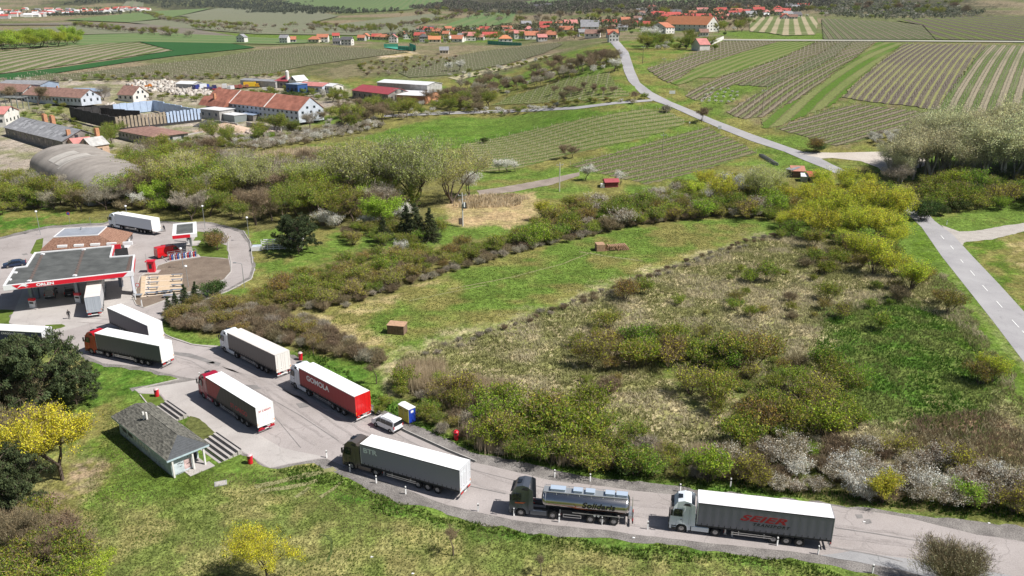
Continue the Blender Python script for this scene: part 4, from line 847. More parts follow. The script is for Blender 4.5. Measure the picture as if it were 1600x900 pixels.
def wheel(parent, x, y, r=.5, wd=.30, dual=False, rimm=None):
    s = 1 if y > 0 else -1
    wb = MB(); w2 = wd*(2.0 if dual else 1)
    y0, y1 = (y - s*w2, y); n = 20
    prof = [(.56*r, 0), (.93*r, 0), (r, .06), (r, w2-.06), (.93*r, w2), (.56*r, w2)]
    vs = []; 
    for i in range(n):
        a = 2*math.pi*i/n
        for pr, py in prof: vs.append((pr*math.cos(a), s*(py - w2), pr*math.sin(a)))
    k = len(prof); fs = [(i*k+j, ((i+1) % n)*k+j, ((i+1) % n)*k+(j+1) % k, i*k+(j+1) % k) for i in range(n) for j in range(k)]
    wb.add(vs, fs, 0, True)
    w_ = wb.build('wheel', RUBBER, parent, (x, y, r))
    rb = MB(); rb.tube((0, -s*.10, 0), (0, -s*.05, 0), .57*r, .57*r, 20); rb.tube((0, -s*.06, 0), (0, s*.02, 0), .22*r, .17*r, 12)
    for i in range(8):
        a = 2*math.pi*i/8; rb.tube((.38*r*math.cos(a), -s*.05, .38*r*math.sin(a)), (.38*r*math.cos(a), -s*.03, .38*r*math.sin(a)), .045*r, .045*r, 6)
    rb.build('rim', rimm or RIM, w_); return w_
CAB_PROF = [(.50,.95,1.235),(.50,3.25,1.225),(.56,3.72,1.08),(1.25,3.86,1.02),(1.95,3.66,1.00),(2.36,3.10,1.10),(2.66,1.98,1.20),(2.74,1.20,1.20),(2.72,.42,1.19),(2.05,.38,1.22),(1.98,.80,1.235),(1.72,1.08,1.235),(1.14,1.08,1.235),(.88,.80,1.235),(.82,.42,1.235),(.52,.42,1.235)]
def tractor(root, x0, cabm, skirtm=None, high=0.0, dark_low=True, chassis_white=False):
    """tractor unit; x0 = front wall of the trailer, cab ahead of it"""
    pr = [(x+x0+.12, z + (high if z > 3.0 else 0), w) for x, z, w in CAB_PROF]
    vs = [(x, w, z) for x, z, w in pr] + [(x, -w, z) for x, z, w in pr]; n = len(pr)
    mb = MB(); mb.add(vs, [(i, (i+1) % n, n+(i+1) % n, n+i) for i in range(n)])
    me = mb.mesh('cab', cabm); bm = bmesh.new(); bm.from_mesh(me); bm.verts.ensure_lookup_table()
    for side in (range(n), range(n, 2*n)): bm.faces.new([bm.verts[i] for i in side])
    bmesh.ops.triangulate(bm, faces=[f for f in bm.faces if len(f.verts) > 4]); bmesh.ops.recalc_face_normals(bm, faces=bm.faces)
    bmesh.ops.bevel(bm, geom=[e for e in bm.edges if e.is_manifold and e.calc_face_angle(0) > .5], offset=.05, segments=2, affect='EDGES', clamp_overlap=True)
    bm.to_mesh(me); bm.free(); cab = link('cab', me, root)
    X = lambda v: x0+.12+v
    def plate(name, pts, m, par=None): return MB().add(pts, [tuple(range(len(pts)))]).build(name, m, par or root)
    # windscreen: slab standing proud of the raked front
    a, b = (X(2.37), 3.04), (X(2.655), 2.02); o = .035
    mb = MB(); mb.add([(a[0]+o,.98,a[1]),(a[0]+o,-.98,a[1]),(b[0]+o,-1.1,b[1]),(b[0]+o,1.1,b[1]),(a[0]-.02,.98,a[1]),(a[0]-.02,-.98,a[1]),(b[0]-.02,-1.1,b[1]),(b[0]-.02,1.1,b[1])],
        [(0,1,2,3),(0,4,5,1),(1,5,6,2),(2,6,7,3),(3,7,4,0)]); mb.build('windscreen', GLASS, root)
    for s in (1, -1):
        def sw(x, z, e=.022):
            w = 1.225 if z < 2.0 else 1.225 - (z-2.0)*.085
            return (X(x), s*(w+e), z)
        pts = [sw(1.42,2.02), sw(2.38,2.02), sw(2.36,2.45), sw(2.22,2.86), sw(1.42,2.86)]
        inn = [sw(1.42,2.02,-.05), sw(2.38,2.02,-.05), sw(2.36,2.45,-.05), sw(2.22,2.86,-.05), sw(1.42,2.86,-.05)]
        mb = MB().add(pts+inn, [(0,1,2,3,4)] + [(i,(i+1)%5,5+(i+1)%5,5+i) for i in range(5)]); mb.build('side_window', GLASS, root)
        d = MB(); d.box(X(1.36), X(1.375), s*1.236, s*1.243, .95, 2.9); d.box(X(.72), X(.735), s*1.236, s*1.243, 1.0, 3.0); d.build('door_gap', BLACK, root)
        box_part('door_handle', root, BLACK, X(1.44), X(1.62), *sorted((s*1.236, s*1.262)), 1.62, 1.68)
        st = MB(); st.box(X(1.98), X(2.5), *sorted((s*1.2, s*1.252)), .42, .62); st.box(X(1.98), X(2.5), *sorted((s*1.2, s*1.252)), .74, .84); st.build('step', BLACK, root)
        mi = MB(); mi.box(X(2.44), X(2.66), *sorted((s*1.30, s*1.42)), 2.15, 2.85); mi.tube((X(2.4), s*1.12, 2.85), (X(2.55), s*1.35, 2.82), .03, n=6); mi.build('mirror', BLACK if dark_low else cabm, root, bevel=.0)
        hl = MB(); hl.add([(X(2.775), s*.72, .82), (X(2.775), s*1.12, .82), (X(2.70), s*1.215, .82), (X(2.70), s*1.215, 1.12), (X(2.775), s*1.12, 1.12), (X(2.775), s*.72, 1.12)], [(0,1,4,5),(1,2,3,4)]); hl.build('headlight', LAMPW, root)
        # side deflector behind the cab, air dam inset, fuel tank fairing
        MB().prism([(X(.02), .98), (X(.50), .98), (X(.54), 3.70+high), (X(.10), 3.45+high)], 'y', *sorted((s*1.19, s*1.225))).build('side_deflector', cabm, root)
        da = MB(); da.add([(X(.62), s*1.17, 3.32+high), (X(1.40), s*1.13, 3.36+high), (X(1.22), s*1.10, 3.58+high), (X(.72), s*1.10, 3.62+high)], [(0,1,2,3)]); da.build('deflector_opening', BLACK, root)
        sk = MB(); sk.box(X(-1.42), X(.42), *sorted((s*.95, s*1.235)), .38, .95); sk.build('side_fairing', skirtm or cabm, root, bevel=.04)
        mg = MB()
        for i in range(7):
            a0 = math.pi*(i/7); a1 = math.pi*((i+1)/7); cx = X(-2.12)
            mg.add([(cx+.60*math.cos(a0), s*.62, .50+.60*math.sin(a0)), (cx+.60*math.cos(a0), s*1.22, .50+.60*math.sin(a0)), (cx+.60*math.cos(a1), s*1.22, .50+.60*math.sin(a1)), (cx+.60*math.cos(a1), s*.62, .50+.60*math.sin(a1))], [(0,1,2,3)])
        mg.build('mudguard', BLACK, root)
        wheel(root, X(1.43), s*1.2); wheel(root, X(-2.12), s*1.22, dual=True)
    g = MB(); g.box(X(2.72), X(2.79), -.7, .7, .62, 1.75); g.build('grille', BLACK, root)
    box_part('bumper', root, CHASSIS if dark_low else cabm, X(2.66), X(2.80), -1.15, 1.15, .30, .60, bevel=.03)
    box_part('roof_hatch', root, GLASS, X(1.45), X(1.95), -.36, .36, 3.70+high, 3.83+high)
    v = MB(); v.add([(X(2.36), -1.05, 3.12), (X(2.36), 1.05, 3.12), (X(2.62), 1.08, 2.98), (X(2.62), -1.08, 2.98), (X(2.36), -1.05, 3.17), (X(2.36), 1.05, 3.17), (X(2.62), 1.08, 3.01), (X(2.62), -1.08, 3.01)], [(0,1,2,3),(4,5,6,7),(0,4,7,3),(1,5,6,2),(3,2,6,7),(0,1,5,4)]); v.build('sun_visor', BLACK, root)
    c = MB(); c.box(X(-3.0), X(1.9), -.48, -.38, .62, .88); c.box(X(-3.0), X(1.9), .38, .48, .62, .88); c.box(X(-2.9), X(-2.7), -.48, .48, .65, .85); c.tube((X(-2.12), -1.1, .5), (X(-2.12), 1.1, .5), .09); c.tube((X(1.43), -1.1, .5), (X(1.43), 1.1, .5), .08); c.box(X(-2.5), X(-1.6), -.5, .5, .88, 1.12); c.build('chassis_frame', CHASSIS, root)
    tl = MB(); tl.box(X(-3.04), X(-3.0), .5, 1.1, .62, .74); tl.box(X(-3.04), X(-3.0), -1.1, -.5, .62, .74); tl.build('tail_light', LAMPR, root)
    hose = MB(); hose.tube((X(.3), .3, 1.5), (X(-.02), .3, 1.25), .03); hose.tube((X(.3), -.3, 1.5), (X(-.02), -.3, 1.25), .03); hose.build('air_hose', LAMPR, root)
def trailer(root, curtain, roofm, doorm, frontm=None, L=13.62, rails=None, z0=1.18, box=False, buckles=True, topband=True, legs=False, bumperm=None):
    rails = rails or CHASSIS; W = 1.275
    box_part('deck', root, rails, 0.02, L, -1.25, 1.25, z0-.10, z0+.04)
    for s in (1, -1):
        box_part('side_curtain' if not box else 'side_wall', root, curtain, .06, L-.06, *sorted((s*1.245, s*1.272)), z0+.12, 3.90)
        box_part('side_rail', root, rails, 0, L, *sorted((s*1.25, s*1.285)), z0-.02, z0+.11)
        box_part('top_rail', root, BLACK if topband else roofm, 0, L, *sorted((s*1.25, s*1.282)), 3.90, 3.985)
        if buckles:
            bk = MB()
            for i in range(22):
                x = .5 + i*(L-1)/21; bk.box(x-.03, x+.03, *sorted((s*1.272, s*1.292)), z0+.08, z0+.36)
            bk.build('curtain_straps', BLACK, root)
        ug = MB(); ug.box(5.9, 10.0, *sorted((s*1.2, s*1.235)), .55, .65); ug.box(5.9, 10.0, *sorted((s*1.2, s*1.235)), .78, .88); ug.box(6.6, 6.68, *sorted((s*1.12, s*1.2)), .5, 1.1); ug.box(9.2, 9.28, *sorted((s*1.12, s*1.2)), .5, 1.1)
        ug.build('side_guard', ALU, root)
        lg = MB(); lg.box(10.5, 10.66, *sorted((s*.85, s*1.0)), (.02 if legs else .35), 1.1); lg.box(10.42, 10.74, *sorted((s*.8, s*1.05)), (0.0 if legs else .33), (.05 if legs else .38)); lg.build('landing_leg', GALV, root)
        for ax in (3.05, 4.36, 5.67):
            wheel(root, ax, s*1.21, .5, .36)
            mg = MB()
            for i in range(5):
                a0 = math.pi*(.12+.76*i/5); a1 = math.pi*(.12+.76*(i+1)/5)
                mg.add([(ax+.58*math.cos(a0), s*.8, .5+.58*math.sin(a0)), (ax+.58*math.cos(a0), s*1.2, .5+.58*math.sin(a0)), (ax+.58*math.cos(a1), s*1.2, .5+.58*math.sin(a1)), (ax+.58*math.cos(a1), s*.8, .5+.58*math.sin(a1))], [(0,1,2,3)])
            mg.build('mudguard', BLACK, root)
        # rear door of this side with its locking bars
        d = box_part('rear_door', root, doorm, -.03, .04, *sorted((s*.012, s*1.24)), z0+.06, 3.93)
        lb = MB()
        for yy in (.32, .95): lb.tube((-.055, s*yy, z0+.12), (-.055, s*yy, 3.88), .012, n=6)
        for yy in (.32, .95): lb.box(-.075, -.03, *sorted((s*(yy-.02), s*(yy+.16))), 1.62, 1.68)
        for zz in (1.6, 2.5, 3.4): lb.box(-.045, -.03, *sorted((s*1.13, s*1.24)), zz, zz+.1)
        lb.build('locking_bar', doorm, d)
        box_part('tail_light', root, LAMPR, -.09, -.02, *sorted((s*.55, s*1.12)), .70, .86)
        box_part('marker_light', root, LAMPO, -.05, .02, *sorted((s*1.16, s*1.24)), z0+.10, z0+.42)
    box_part('roof', root, roofm, 0, L, -1.25, 1.25, 3.955, 4.0)
    rb = MB()
    for i in range(1, 22): rb.box(i*L/22-.02, i*L/22+.02, -1.22, 1.22, 4.0, 4.009)
    rb.build('roof_bows', roofm, root)
    box_part('front_wall', root, frontm or DWHITE, L-.05, L+.02, -1.25, 1.25, z0, 3.97)
    hd = MB(); hd.box(-.05, .03, -1.275, 1.275, 3.93, 4.0); hd.box(-.05, .03, 1.24, 1.275, z0-.05, 3.93); hd.box(-.05, .03, -1.275, -1.24, z0-.05, 3.93); hd.box(-.06, .03, -1.275, 1.275, z0-.14, z0+.04)
    hd.build('rear_frame', doorm, root)
    fr = MB(); fr.box(.3, 11.9, -.52, -.40, .78, 1.1); fr.box(.3, 11.9, .40, .52, .78, 1.1)
    for xx in (1, 2.4, 6, 8, 10, 11.5): fr.box(xx, xx+.1, -1.15, 1.15, .98, 1.1)
    for ax in (3.05, 4.36, 5.67): fr.tube((ax, -1.1, .5), (ax, 1.1, .5), .08); fr.box(ax-.1, ax+.1, -.6, -.4, .5, .8); fr.box(ax-.1, ax+.1, .4, .6, .5, .8)
    fr.build('trailer_frame', CHASSIS, root)
    bp = MB(); bp.box(-.02, .1, -1.2, 1.2, .48, .62); bp.box(.05, .2, -.8, -.7, .5, 1.0); bp.box(.05, .2, .7, .8, .5, 1.0); bp.build('rear_bumper', bumperm or ALU, root)
    box_part('number_plate', root, PLATE, -.035, -.02, -.26, .26, .50, .61)
    box_part('tool_box', root, CHASSIS, 7.6, 9.0, -1.15, -.6, .5, .95); 
    if L > 12: box_part('pallet_box', root, CHASSIS, 7.4, 9.2, .55, 1.1, .45, .95)
def semi(pose, label, cabm, curtain, roofm=TWHITE, doorm=DWHITE, tractor_=True, high=0.0, group='lorries parked along the service road', cat='lorry', name='semi_truck', skirt=None, **k):
    (x, y, a) = pose; nx, ny = math.sin(a), -math.cos(a)      # from the near top edge towards the far side
    cx, cy = x + nx*1.275, y + ny*1.275
    root = empty(name, (cx, cy, 0.03), a, label, cat, group)
    trailer(root, curtain, roofm, doorm, **k)
    if tractor_: tractor(root, k.get('L', 13.62), cabm, skirt, high)
    return root
NEAR = (R(90), 0, R(180))      # text on the near side (local +y), read from that side
WTXT = mat('print_white', (0.78,0.78,0.76), .6); RTXT = mat('print_red', (0.42,0.02,0.03), .6); BTXT = mat('print_black', (0.02,0.02,0.022), .6); LTXT = mat('print_pale', (0.74,0.78,0.80), .6); OTXT = mat('print_orange', (0.55,0.12,0.03), .6)
def side_text(body, root, x, z, size, m, **k): return text_part(body, root, m, (x, 1.275, z), NEAR, size, **k)
def rear_text(body, root, y, z, size, m, x=-.034, **k): return text_part(body, root, m, (x, y, z), (R(90), 0, R(-90)), size, **k)
GREYC = tarp('tarp_slate', (0.20,0.195,0.24)); GREYC2 = tarp('tarp_grey', (0.265,0.26,0.315)); DARKC = tarp('tarp_charcoal', (0.12,0.115,0.145)); REDC = tarp('tarp_red', (0.30,0.012,0.016)); MARC = tarp('tarp_black', (0.018,0.018,0.016)); BLUEC = tarp('tarp_navy', (0.012,0.022,0.075)); BEIGEC = tarp('tarp_taupe', (0.14,0.125,0.12))
P_WHITE = paint('cab_white', (0.72,0.76,0.80)); P_RED = paint('cab_red', (0.40,0.006,0.012)); P_MAR = paint('cab_crimson', (0.30,0.008,0.03)); P_BRZ = paint('cab_bronze', (0.13,0.11,0.10), .4); P_DBL = paint('cab_graphite', (0.13,0.145,0.17), .6)
t = semi((33.047, 68.845, 2.94), 'white cab lorry with grey curtains and red slanted lettering, rightmost on the road', P_WHITE, GREYC, mat('tarpaulin_greywhite', (0.76,0.74,0.75), .55, var=.10, vscale=.8), mat('door_grey', (0.30,0.31,0.33), .5), topband=True, skirt=P_WHITE)
side_text('SEIER', t, 9.3, 2.5, .98, RTXT, shear=.35, offset=.03, sx=1.95, space=1.05); side_text('TRANSPORT', t, 7.95, 1.98, .46, BTXT, shear=.3, offset=.012, sx=1.2, space=1.25)
t = semi((-5.962, 77.787, 2.699), 'bronze cab lorry with grey curtains and pale initials high at the front', P_BRZ, GREYC2, TWHITE, mat('door_palegrey', (0.60,0.61,0.63), .5), buckles=True)
side_text('BTR', t, 13.2, 2.95, .92, LTXT, offset=.025, sx=1.2); rear_text('BTR', t, .95, 3.1, .55, LTXT, offset=.01)
t = semi((-21.171, 95.852, 2.388), 'white cab lorry with red curtains, red rear doors and big white name', P_WHITE, REDC, TWHITE, paint('door_red', (0.62,0.012,0.012)), skirt=P_WHITE, bumperm=DWHITE, topband=False)
side_text('GOMOLA', t, 11.7, 2.62, 1.12, WTXT, offset=.035, sx=1.15)
t = semi((-35.751, 109.478, 2.424), 'white cab lorry with taupe curtains and off-white rear beside the brown thicket', P_WHITE, BEIGEC, TCREAM, mat('door_cream', (0.74,0.71,0.66), .5, var=.05, vscale=2), skirt=P_WHITE, topband=False, bumperm=DWHITE)
t = semi((-33.565, 92.706, 2.392), 'crimson cab lorry with black and dark red curtains and white doors', P_MAR, MARC, TWHITE, DWHITE, rails=CHASSIS, bumperm=mat('bumper_red', (0.40,0.01,0.05), .5))
MB().add([(13.5, 1.276, 1.34), (13.5, 1.276, 3.88), (9.2, 1.276, 3.88), (11.2, 1.276, 1.34)], [(0,1,2,3)]).build('side_print', REDC, t)
side_text('ST CARGO', t, 6.9, 1.75, .9, RTXT, offset=.01, name='side_lettering'); rear_text('ST CARGO', t, .9, 3.1, .36, RTXT, offset=.012, name='door_lettering'); rear_text('TRANS LOGISTIK', t, .72, 2.6, .2, LTXT, name='door_lettering'); rear_text('SPEDITION', t, .5, 2.3, .2, LTXT, name='door_lettering')
LG = mat('print_grey', (0.62,0.62,0.62), .6)
for zz in (.62,): text_part('CE KN', t, LG, (14.0, 1.245, .50), NEAR, .5, name='fairing_lettering', offset=.02, sx=.9)
t = semi((-54.671, 112.995, 2.753), 'bright red cab lorry with charcoal curtains and white doors beside the big pine', P_RED, DARKC, TWHITE, DWHITE, skirt=BLACK, topband=False)
text_part('CE KN', t, LG, (14.0, 1.245, .50), NEAR, .5, name='fairing_lettering', offset=.02, sx=.9)
t = semi((-89.503, 191.045, 2.659), 'white refrigerated lorry parked behind the filling station shop', P_WHITE, mat('fridge_white', (0.62,0.66,0.72), .45), mat('fridge_roof', (0.80,0.80,0.80), .5), DWHITE, buckles=False, topband=False, box=True, skirt=P_WHITE)
lf = MB(); lf.box(-1.3, -.05, -1.1, 1.1, .95, 1.02); lf.box(-.1, .0, -1.15, -1.05, .5, 1.2); lf.box(-.1, 0, 1.05, 1.15, .5, 1.2); lf.build('tail_lift', ALU, t)
def pose_px(fn, rn):   # near front and near rear top corners in the photograph
    A = P(*fn, 4.0); B = P(*rn, 4.0); return (B.x, B.y, math.atan2(A.y-B.y, A.x-B.x))
pz = pose_px((164, 479.5), (230, 509))
t = semi(pz, 'charcoal trailer standing without a tractor behind the red cab lorry', None, DARKC, TWHITE, DWHITE, tractor_=False, topband=False, legs=True, cat='trailer', name='semi_trailer')
A = P(0, 516, 4.0); B = P(64, 519.5, 4.0); az = math.atan2(A.y-B.y, A.x-B.x)
t = semi((B.x, B.y, az), 'navy blue curtain lorry half hidden by the big pine at the left edge', P_WHITE, BLUEC, TWHITE, mat('door_palegrey', (0.6,0.61,0.63), .5), topband=False)
side_text('CARGO LOGISTICS', t, 7.2, 3.3, .5, LG, offset=.005); MB().add([(9.0, 1.276, 1.5), (8.0, 1.276, 1.5), (8.6, 1.276, 3.4), (9.6, 1.276, 3.4)], [(0,1,2,3)]).build('side_print', mat('print_lime', (0.35,0.60,0.05), .6), t)
# the rear of the pale lorry standing under the canopy, facing away
A = P(131.3, 465.5, 4.0); B = P(154.1, 464, 4.0); C_ = P(135.5, 443, 4.0); a = math.atan2(C_.y-A.y, C_.x-A.x)
t = semi((A.x, A.y, a), 'pale grey lorry seen from behind, refuelling under the station canopy', P_WHITE, mat('tarp_palegrey', (0.55,0.55,0.56), .5), TCREAM, mat('door_silver', (0.42,0.46,0.50), .4), buckles=False, topband=False, bumperm=DWHITE)
# ---- the polished tanker
def tanker():
    A = P(958.6, 822); B = P(803, 806.5); a = math.atan2(B.y-A.y, B.x-A.x); nx, ny = math.sin(a), -math.cos(a)
    x0 = 10.75; c = math.cos(a); s_ = math.sin(a)
    ox = A.x - 2.05*c + nx*1.25; oy = A.y - 2.05*s_ + ny*1.25
    root = empty('tanker_truck', (ox, oy, .03), a, 'polished steel tanker with graphite cab and dark slanted lettering', 'tanker lorry', 'lorries parked along the service road')
    CH = mat('polished_steel', (0.50,0.48,0.46), .2, 1.0, var=.06, vscale=1.2)
    mb = MB(); n = 40; st = []
    for x, k in ((.35,.0),(.37,.35),(.45,.75),(.6,.93),(.8,1),(9.6,1),(9.85,.93),(10.02,.75),(10.1,.35),(10.12,0)): st.append((x, max(k, .02)))
    vs = [(x, 1.24*k*math.cos(2*math.pi*i/n), 2.12 + .96*k*math.sin(2*math.pi*i/n)) for x, k in st for i in range(n)]
    fs = [(j*n+i, j*n+(i+1) % n, (j+1)*n+(i+1) % n, (j+1)*n+i) for j in range(len(st)-1) for i in range(n)]
    mb.add(vs, fs, 0, True); mb.build('tank', CH, root)
    for xx in (.8, 9.6): 
        r = MB(); r.add([(xx+dx, 1.25*math.cos(2*math.pi*i/n), 2.12+.97*math.sin(2*math.pi*i/n)) for dx in (-.03, .03) for i in range(n)], [(i, (i+1) % n, n+(i+1) % n, n+i) for i in range(n)], 0, True); r.build('tank_band', ALU, root)
    wk = MB(); wk.box(.7, 9.9, -.55, .55, 3.06, 3.12); wk.build('walkway', GALV, root)
    BX = mat('hatch_cover', (0.36,0.43,0.52), .45)
    for x, l in ((8.3, 1.6), (6.1, .95), (4.75, .95), (2.6, .95), (1.3, 1.15)):
        b = box_part('hatch_box', root, BX, x-l/2, x+l/2, -.35, .4, 3.12, 3.38, bevel=.03); box_part('hatch_lid', b, BX, x-l/2-.04, x+l/2+.04, -.38, .43, 3.381, 3.41)
    for s in (1, -1):
        rl = MB(); rl.tube((.6, s*.72, 3.18), (9.9, s*.72, 3.18), .025, n=6)
        for i in range(8): rl.tube((.8+i*1.27, s*.72, 2.93), (.8+i*1.27, s*.72, 3.18), .02, n=5)
        rl.build('handrail', ALU, root)
        bm_ = MB(); bm_.box(1.0, 6.6, *sorted((s*1.18, s*1.22)), 1.10, 1.18); bm_.build('trim_rail', ALU, root)
        ug = MB(); ug.box(5.6, 7.6, *sorted((s*1.18, s*1.23)), .48, .56); ug.box(5.6, 7.6, *sorted((s*1.18, s*1.23)), .78, .86); ug.box(5.6, 5.66, *sorted((s*1.18, s*1.23)), .56, .78); ug.box(7.54, 7.6, *sorted((s*1.18, s*1.23)), .56, .78); ug.build('side_guard', ALU, root)
        for ax in (2.05, 3.32, 4.6):
            wheel(root, ax, s*1.25, .5, .36); mg = MB()
            for i in range(7):
                a0 = math.pi*i/7; a1 = math.pi*(i+1)/7
                mg.add([(ax+.6*math.cos(a0), s*.8, .5+.6*math.sin(a0)), (ax+.6*math.cos(a0), s*1.25, .5+.6*math.sin(a0)), (ax+.6*math.cos(a1), s*1.25, .5+.6*math.sin(a1)), (ax+.6*math.cos(a1), s*.8, .5+.6*math.sin(a1))], [(0,1,2,3)])
            mg.build('mudguard', BLACK, root)
        box_part('tail_light', root, LAMPR, -.02, .03, *sorted((s*.6, s*1.1)), .62, .78); box_part('landing_leg', root, GALV, 7.9, 8.02, *sorted((s*.8, s*.95)), .4, 1.2)
        for k_ in (0, 1):
            dd = MB(); xc = 4.15 - k_*.42; dd.add([(xc-.17, s*1.235, 1.02), (xc, s*1.235, .85), (xc+.17, s*1.235, 1.02), (xc, s*1.235, 1.19)], [(0,1,2,3)]); dd.build('warning_diamond', DWHITE, root)
    fr = MB(); fr.box(.2, 9.6, -.5, -.38, .85, 1.22); fr.box(.2, 9.6, .38, .5, .85, 1.22); fr.box(5.2, 7.9, -.9, .9, .55, 1.15)
    for ax in (2.05, 3.32, 4.6): fr.tube((ax, -1.1, .5), (ax, 1.1, .5), .08)
    fr.build('trailer_frame', CHASSIS, root)
    ld = MB(); ld.box(.1, .16, .35, .40, .6, 3.3); ld.box(.1, .16, .75, .80, .6, 3.3)
    for i in range(8): ld.box(.11, .15, .40, .75, .7+i*.32, .74+i*.32)
    ld.build('ladder', ALU, root)
    box_part('rear_bumper', root, CHASSIS, -.05, .1, -1.2, 1.2, .48, .62); box_part('number_plate', root, PLATE, -.06, -.05, -.26, .26, .5, .61); box_part('rear_cabinet', root, ALU, .12, .5, -.9, .9, .85, 1.25)
    tractor(root, x0, P_DBL, P_DBL)
    # print on the flank follows the tank: just clear of its widest line
    def tkz(z): return 1.24*math.sqrt(max(0, 1-((z-2.12)/.96)**2))
    text_part('Solidaris', root, BTXT, (5.6, 1.275, 1.93), NEAR, .95, shear=.25, offset=.022, sx=1.12)
    def swoosh(pts, m):
        mb = MB(); vs = []
        for (xa, za), (xb, zb) in pts: vs += [(xa, tkz(za)+.012, za), (xb, tkz(zb)+.012, zb)]
        mb.add(vs, [(2*i, 2*i+1, 2*i+3, 2*i+2) for i in range(len(pts)-1)]); mb.build('side_print', m, root)
    swoosh([((9.3,2.0),(9.3,2.04)),((7.6,1.92),(7.6,1.98)),((6.6,1.78),(6.55,1.9)),((6.1,1.56),(6.0,1.74)),((4.5,1.45),(4.5,1.53)),((2.6,1.42),(2.6,1.48)),((1.0,1.5),(1.0,1.56))], OTXT)
    swoosh([((6.5,1.75),(6.4,2.15)),((6.1,1.62),(6.15,1.98)),((5.85,1.62),(5.5,1.98)),((5.4,1.75),(5.1,2.25))], OTXT)
    for v in (0,):
        mb = MB(); mb.add([(x0+2.2, 1.262, 1.7), (x0+1.3, 1.262, 1.72), (x0+.95, 1.262, 1.95), (x0+1.2, 1.262, 1.88), (x0+2.2, 1.262, 1.84)], [(0,1,2,3,4)]); mb.build('cab_print', OTXT, root)
tanker()
# ---- cars and vans
def car(root, L, W, bodym, prof, glass, wr=.32, axles=(.8, -.85), rear_glass=True, wheelx=None):
    """prof: side outline (x from rear, z, halfwidth factor); glass: list of side window outlines"""
    n = len(prof); hw = W/2; vs = [(x, hw*k, z) for x, z, k in prof] + [(x, -hw*k, z) for x, z, k in prof]
    mb = MB(); mb.add(vs, [(i, (i+1) % n, n+(i+1) % n, n+i) for i in range(n)]); me = mb.mesh('body', bodym); bm = bmesh.new(); bm.from_mesh(me); bm.verts.ensure_lookup_table()
    for side in (range(n), range(n, 2*n)): bm.faces.new([bm.verts[i] for i in side])
    bmesh.ops.triangulate(bm, faces=[f for f in bm.faces if len(f.verts) > 4]); bmesh.ops.recalc_face_normals(bm, faces=bm.faces)
    bmesh.ops.bevel(bm, geom=[e for e in bm.edges if e.is_manifold and e.calc_face_angle(0) > .35], offset=.05, segments=2, affect='EDGES', clamp_overlap=True)
    bm.to_mesh(me); bm.free(); link('body', me, root)
    def kz(z, zb, zt, kt): return hw*(1 - (1-kt)*max(0, (z-zb)/(zt-zb)))
    for g in glass['side']:
        for s in (1, -1):
            pts = [(x, s*(kz(z, glass['zb'], glass['zt'], glass['k'])+.02), z) for x, z in g]; m2 = len(pts)
            inn = [(x, y-s*.07, z) for x, y, z in pts]
            MB().add(pts+inn, [tuple(range(m2))] + [(i, (i+1) % m2, m2+(i+1) % m2, m2+i) for i in range(m2)]).build('side_window', GLASS, root)
    for key, nm in (('front', 'windscreen'), ('rear', 'rear_window')):
        if key in glass:
            (xa, za), (xb, zb_) = glass[key]; d = .025 if key == 'front' else -.025; wa = kz(za, glass['zb'], glass['zt'], glass['k'])*.93; wb_ = kz(zb_, glass['zb'], glass['zt'], glass['k'])*.93
            MB().add([(xa+d, wa, za+.015), (xa+d, -wa, za+.015), (xb+d, -wb_, zb_+.015), (xb+d, wb_, zb_+.015), (xa-d*2, wa, za-.05), (xa-d*2, -wa, za-.05), (xb-d*2, -wb_, zb_-.05), (xb-d*2, wb_, zb_-.05)], [(0,1,2,3),(0,4,5,1),(1,5,6,2),(2,6,7,3),(3,7,4,0)]).build(nm, GLASS, root)
    for ax in wheelx:
        for s in (1, -1): wheel(root, ax, s*(hw+.01), wr, .2)
    for s in (1, -1):
        box_part('headlight', root, LAMPW, L-.10, L-.02, *sorted((s*hw*.55, s*hw*.92)), .62, .78); box_part('tail_light', root, LAMPR, -.02, .06, *sorted((s*hw*.80, s*hw*.96)), .75, 1.15)
        m_ = MB(); m_.box(L*.70, L*.70+.12, *sorted((s*(hw+.0), s*(hw+.18))), 1.0, 1.18); m_.build('mirror', BLACK, root)
    box_part('rear_bumper', root, BLACK, -.05, .03, -hw*.9, hw*.9, .35, .5); box_part('number_plate', root, PLATE, -.06, -.05, -.26, .26, .52, .63)
MPV = [(0,.3,.96),(0,.95,1),(.06,1.72,.86),(.25,1.8,.84),(2.6,1.8,.84),(3.25,1.45,.88),(3.7,1.08,.96),(4.3,.92,.94),(4.4,.55,.9),(4.38,.28,.9)]
MPVG = dict(side=[[(.25,1.08),(1.45,1.08),(1.45,1.6),(.3,1.6)], [(1.55,1.08),(2.5,1.08),(2.5,1.6),(1.55,1.6)], [(2.6,1.08),(3.45,1.08),(3.0,1.5),(2.6,1.6)]], zb=.95, zt=1.8, k=.84, front=((2.72,1.74),(3.62,1.14)), rear=((.05,1.66),(.0,1.1)))
def place_car(px, hd_px, z, label, builder, cat, name, dz=.03, **k):
    A = P(*px); B = P(*hd_px); a = math.atan2(B.y-A.y, B.x-A.x)
    r = empty(name, (A.x, A.y, float(hgt(A.x, A.y))+dz), a, label, cat, k.get('group')); builder(r); return r
def mpv(m):
    def f(r):
        car(r, 4.4, 1.8, m, MPV, MPVG, .33, wheelx=(.75, 3.5))
        for s in (1, -1): q = MB(); q.tube((.6, s*.66, 1.86), (2.3, s*.66, 1.86), .025, n=6); q.tube((.6, s*.66, 1.78), (.6, s*.66, 1.86), .02, n=5); q.tube((2.3, s*.66, 1.78), (2.3, s*.66, 1.86), .02, n=5); q.build('roof_rail', BLACK, r)
    return f
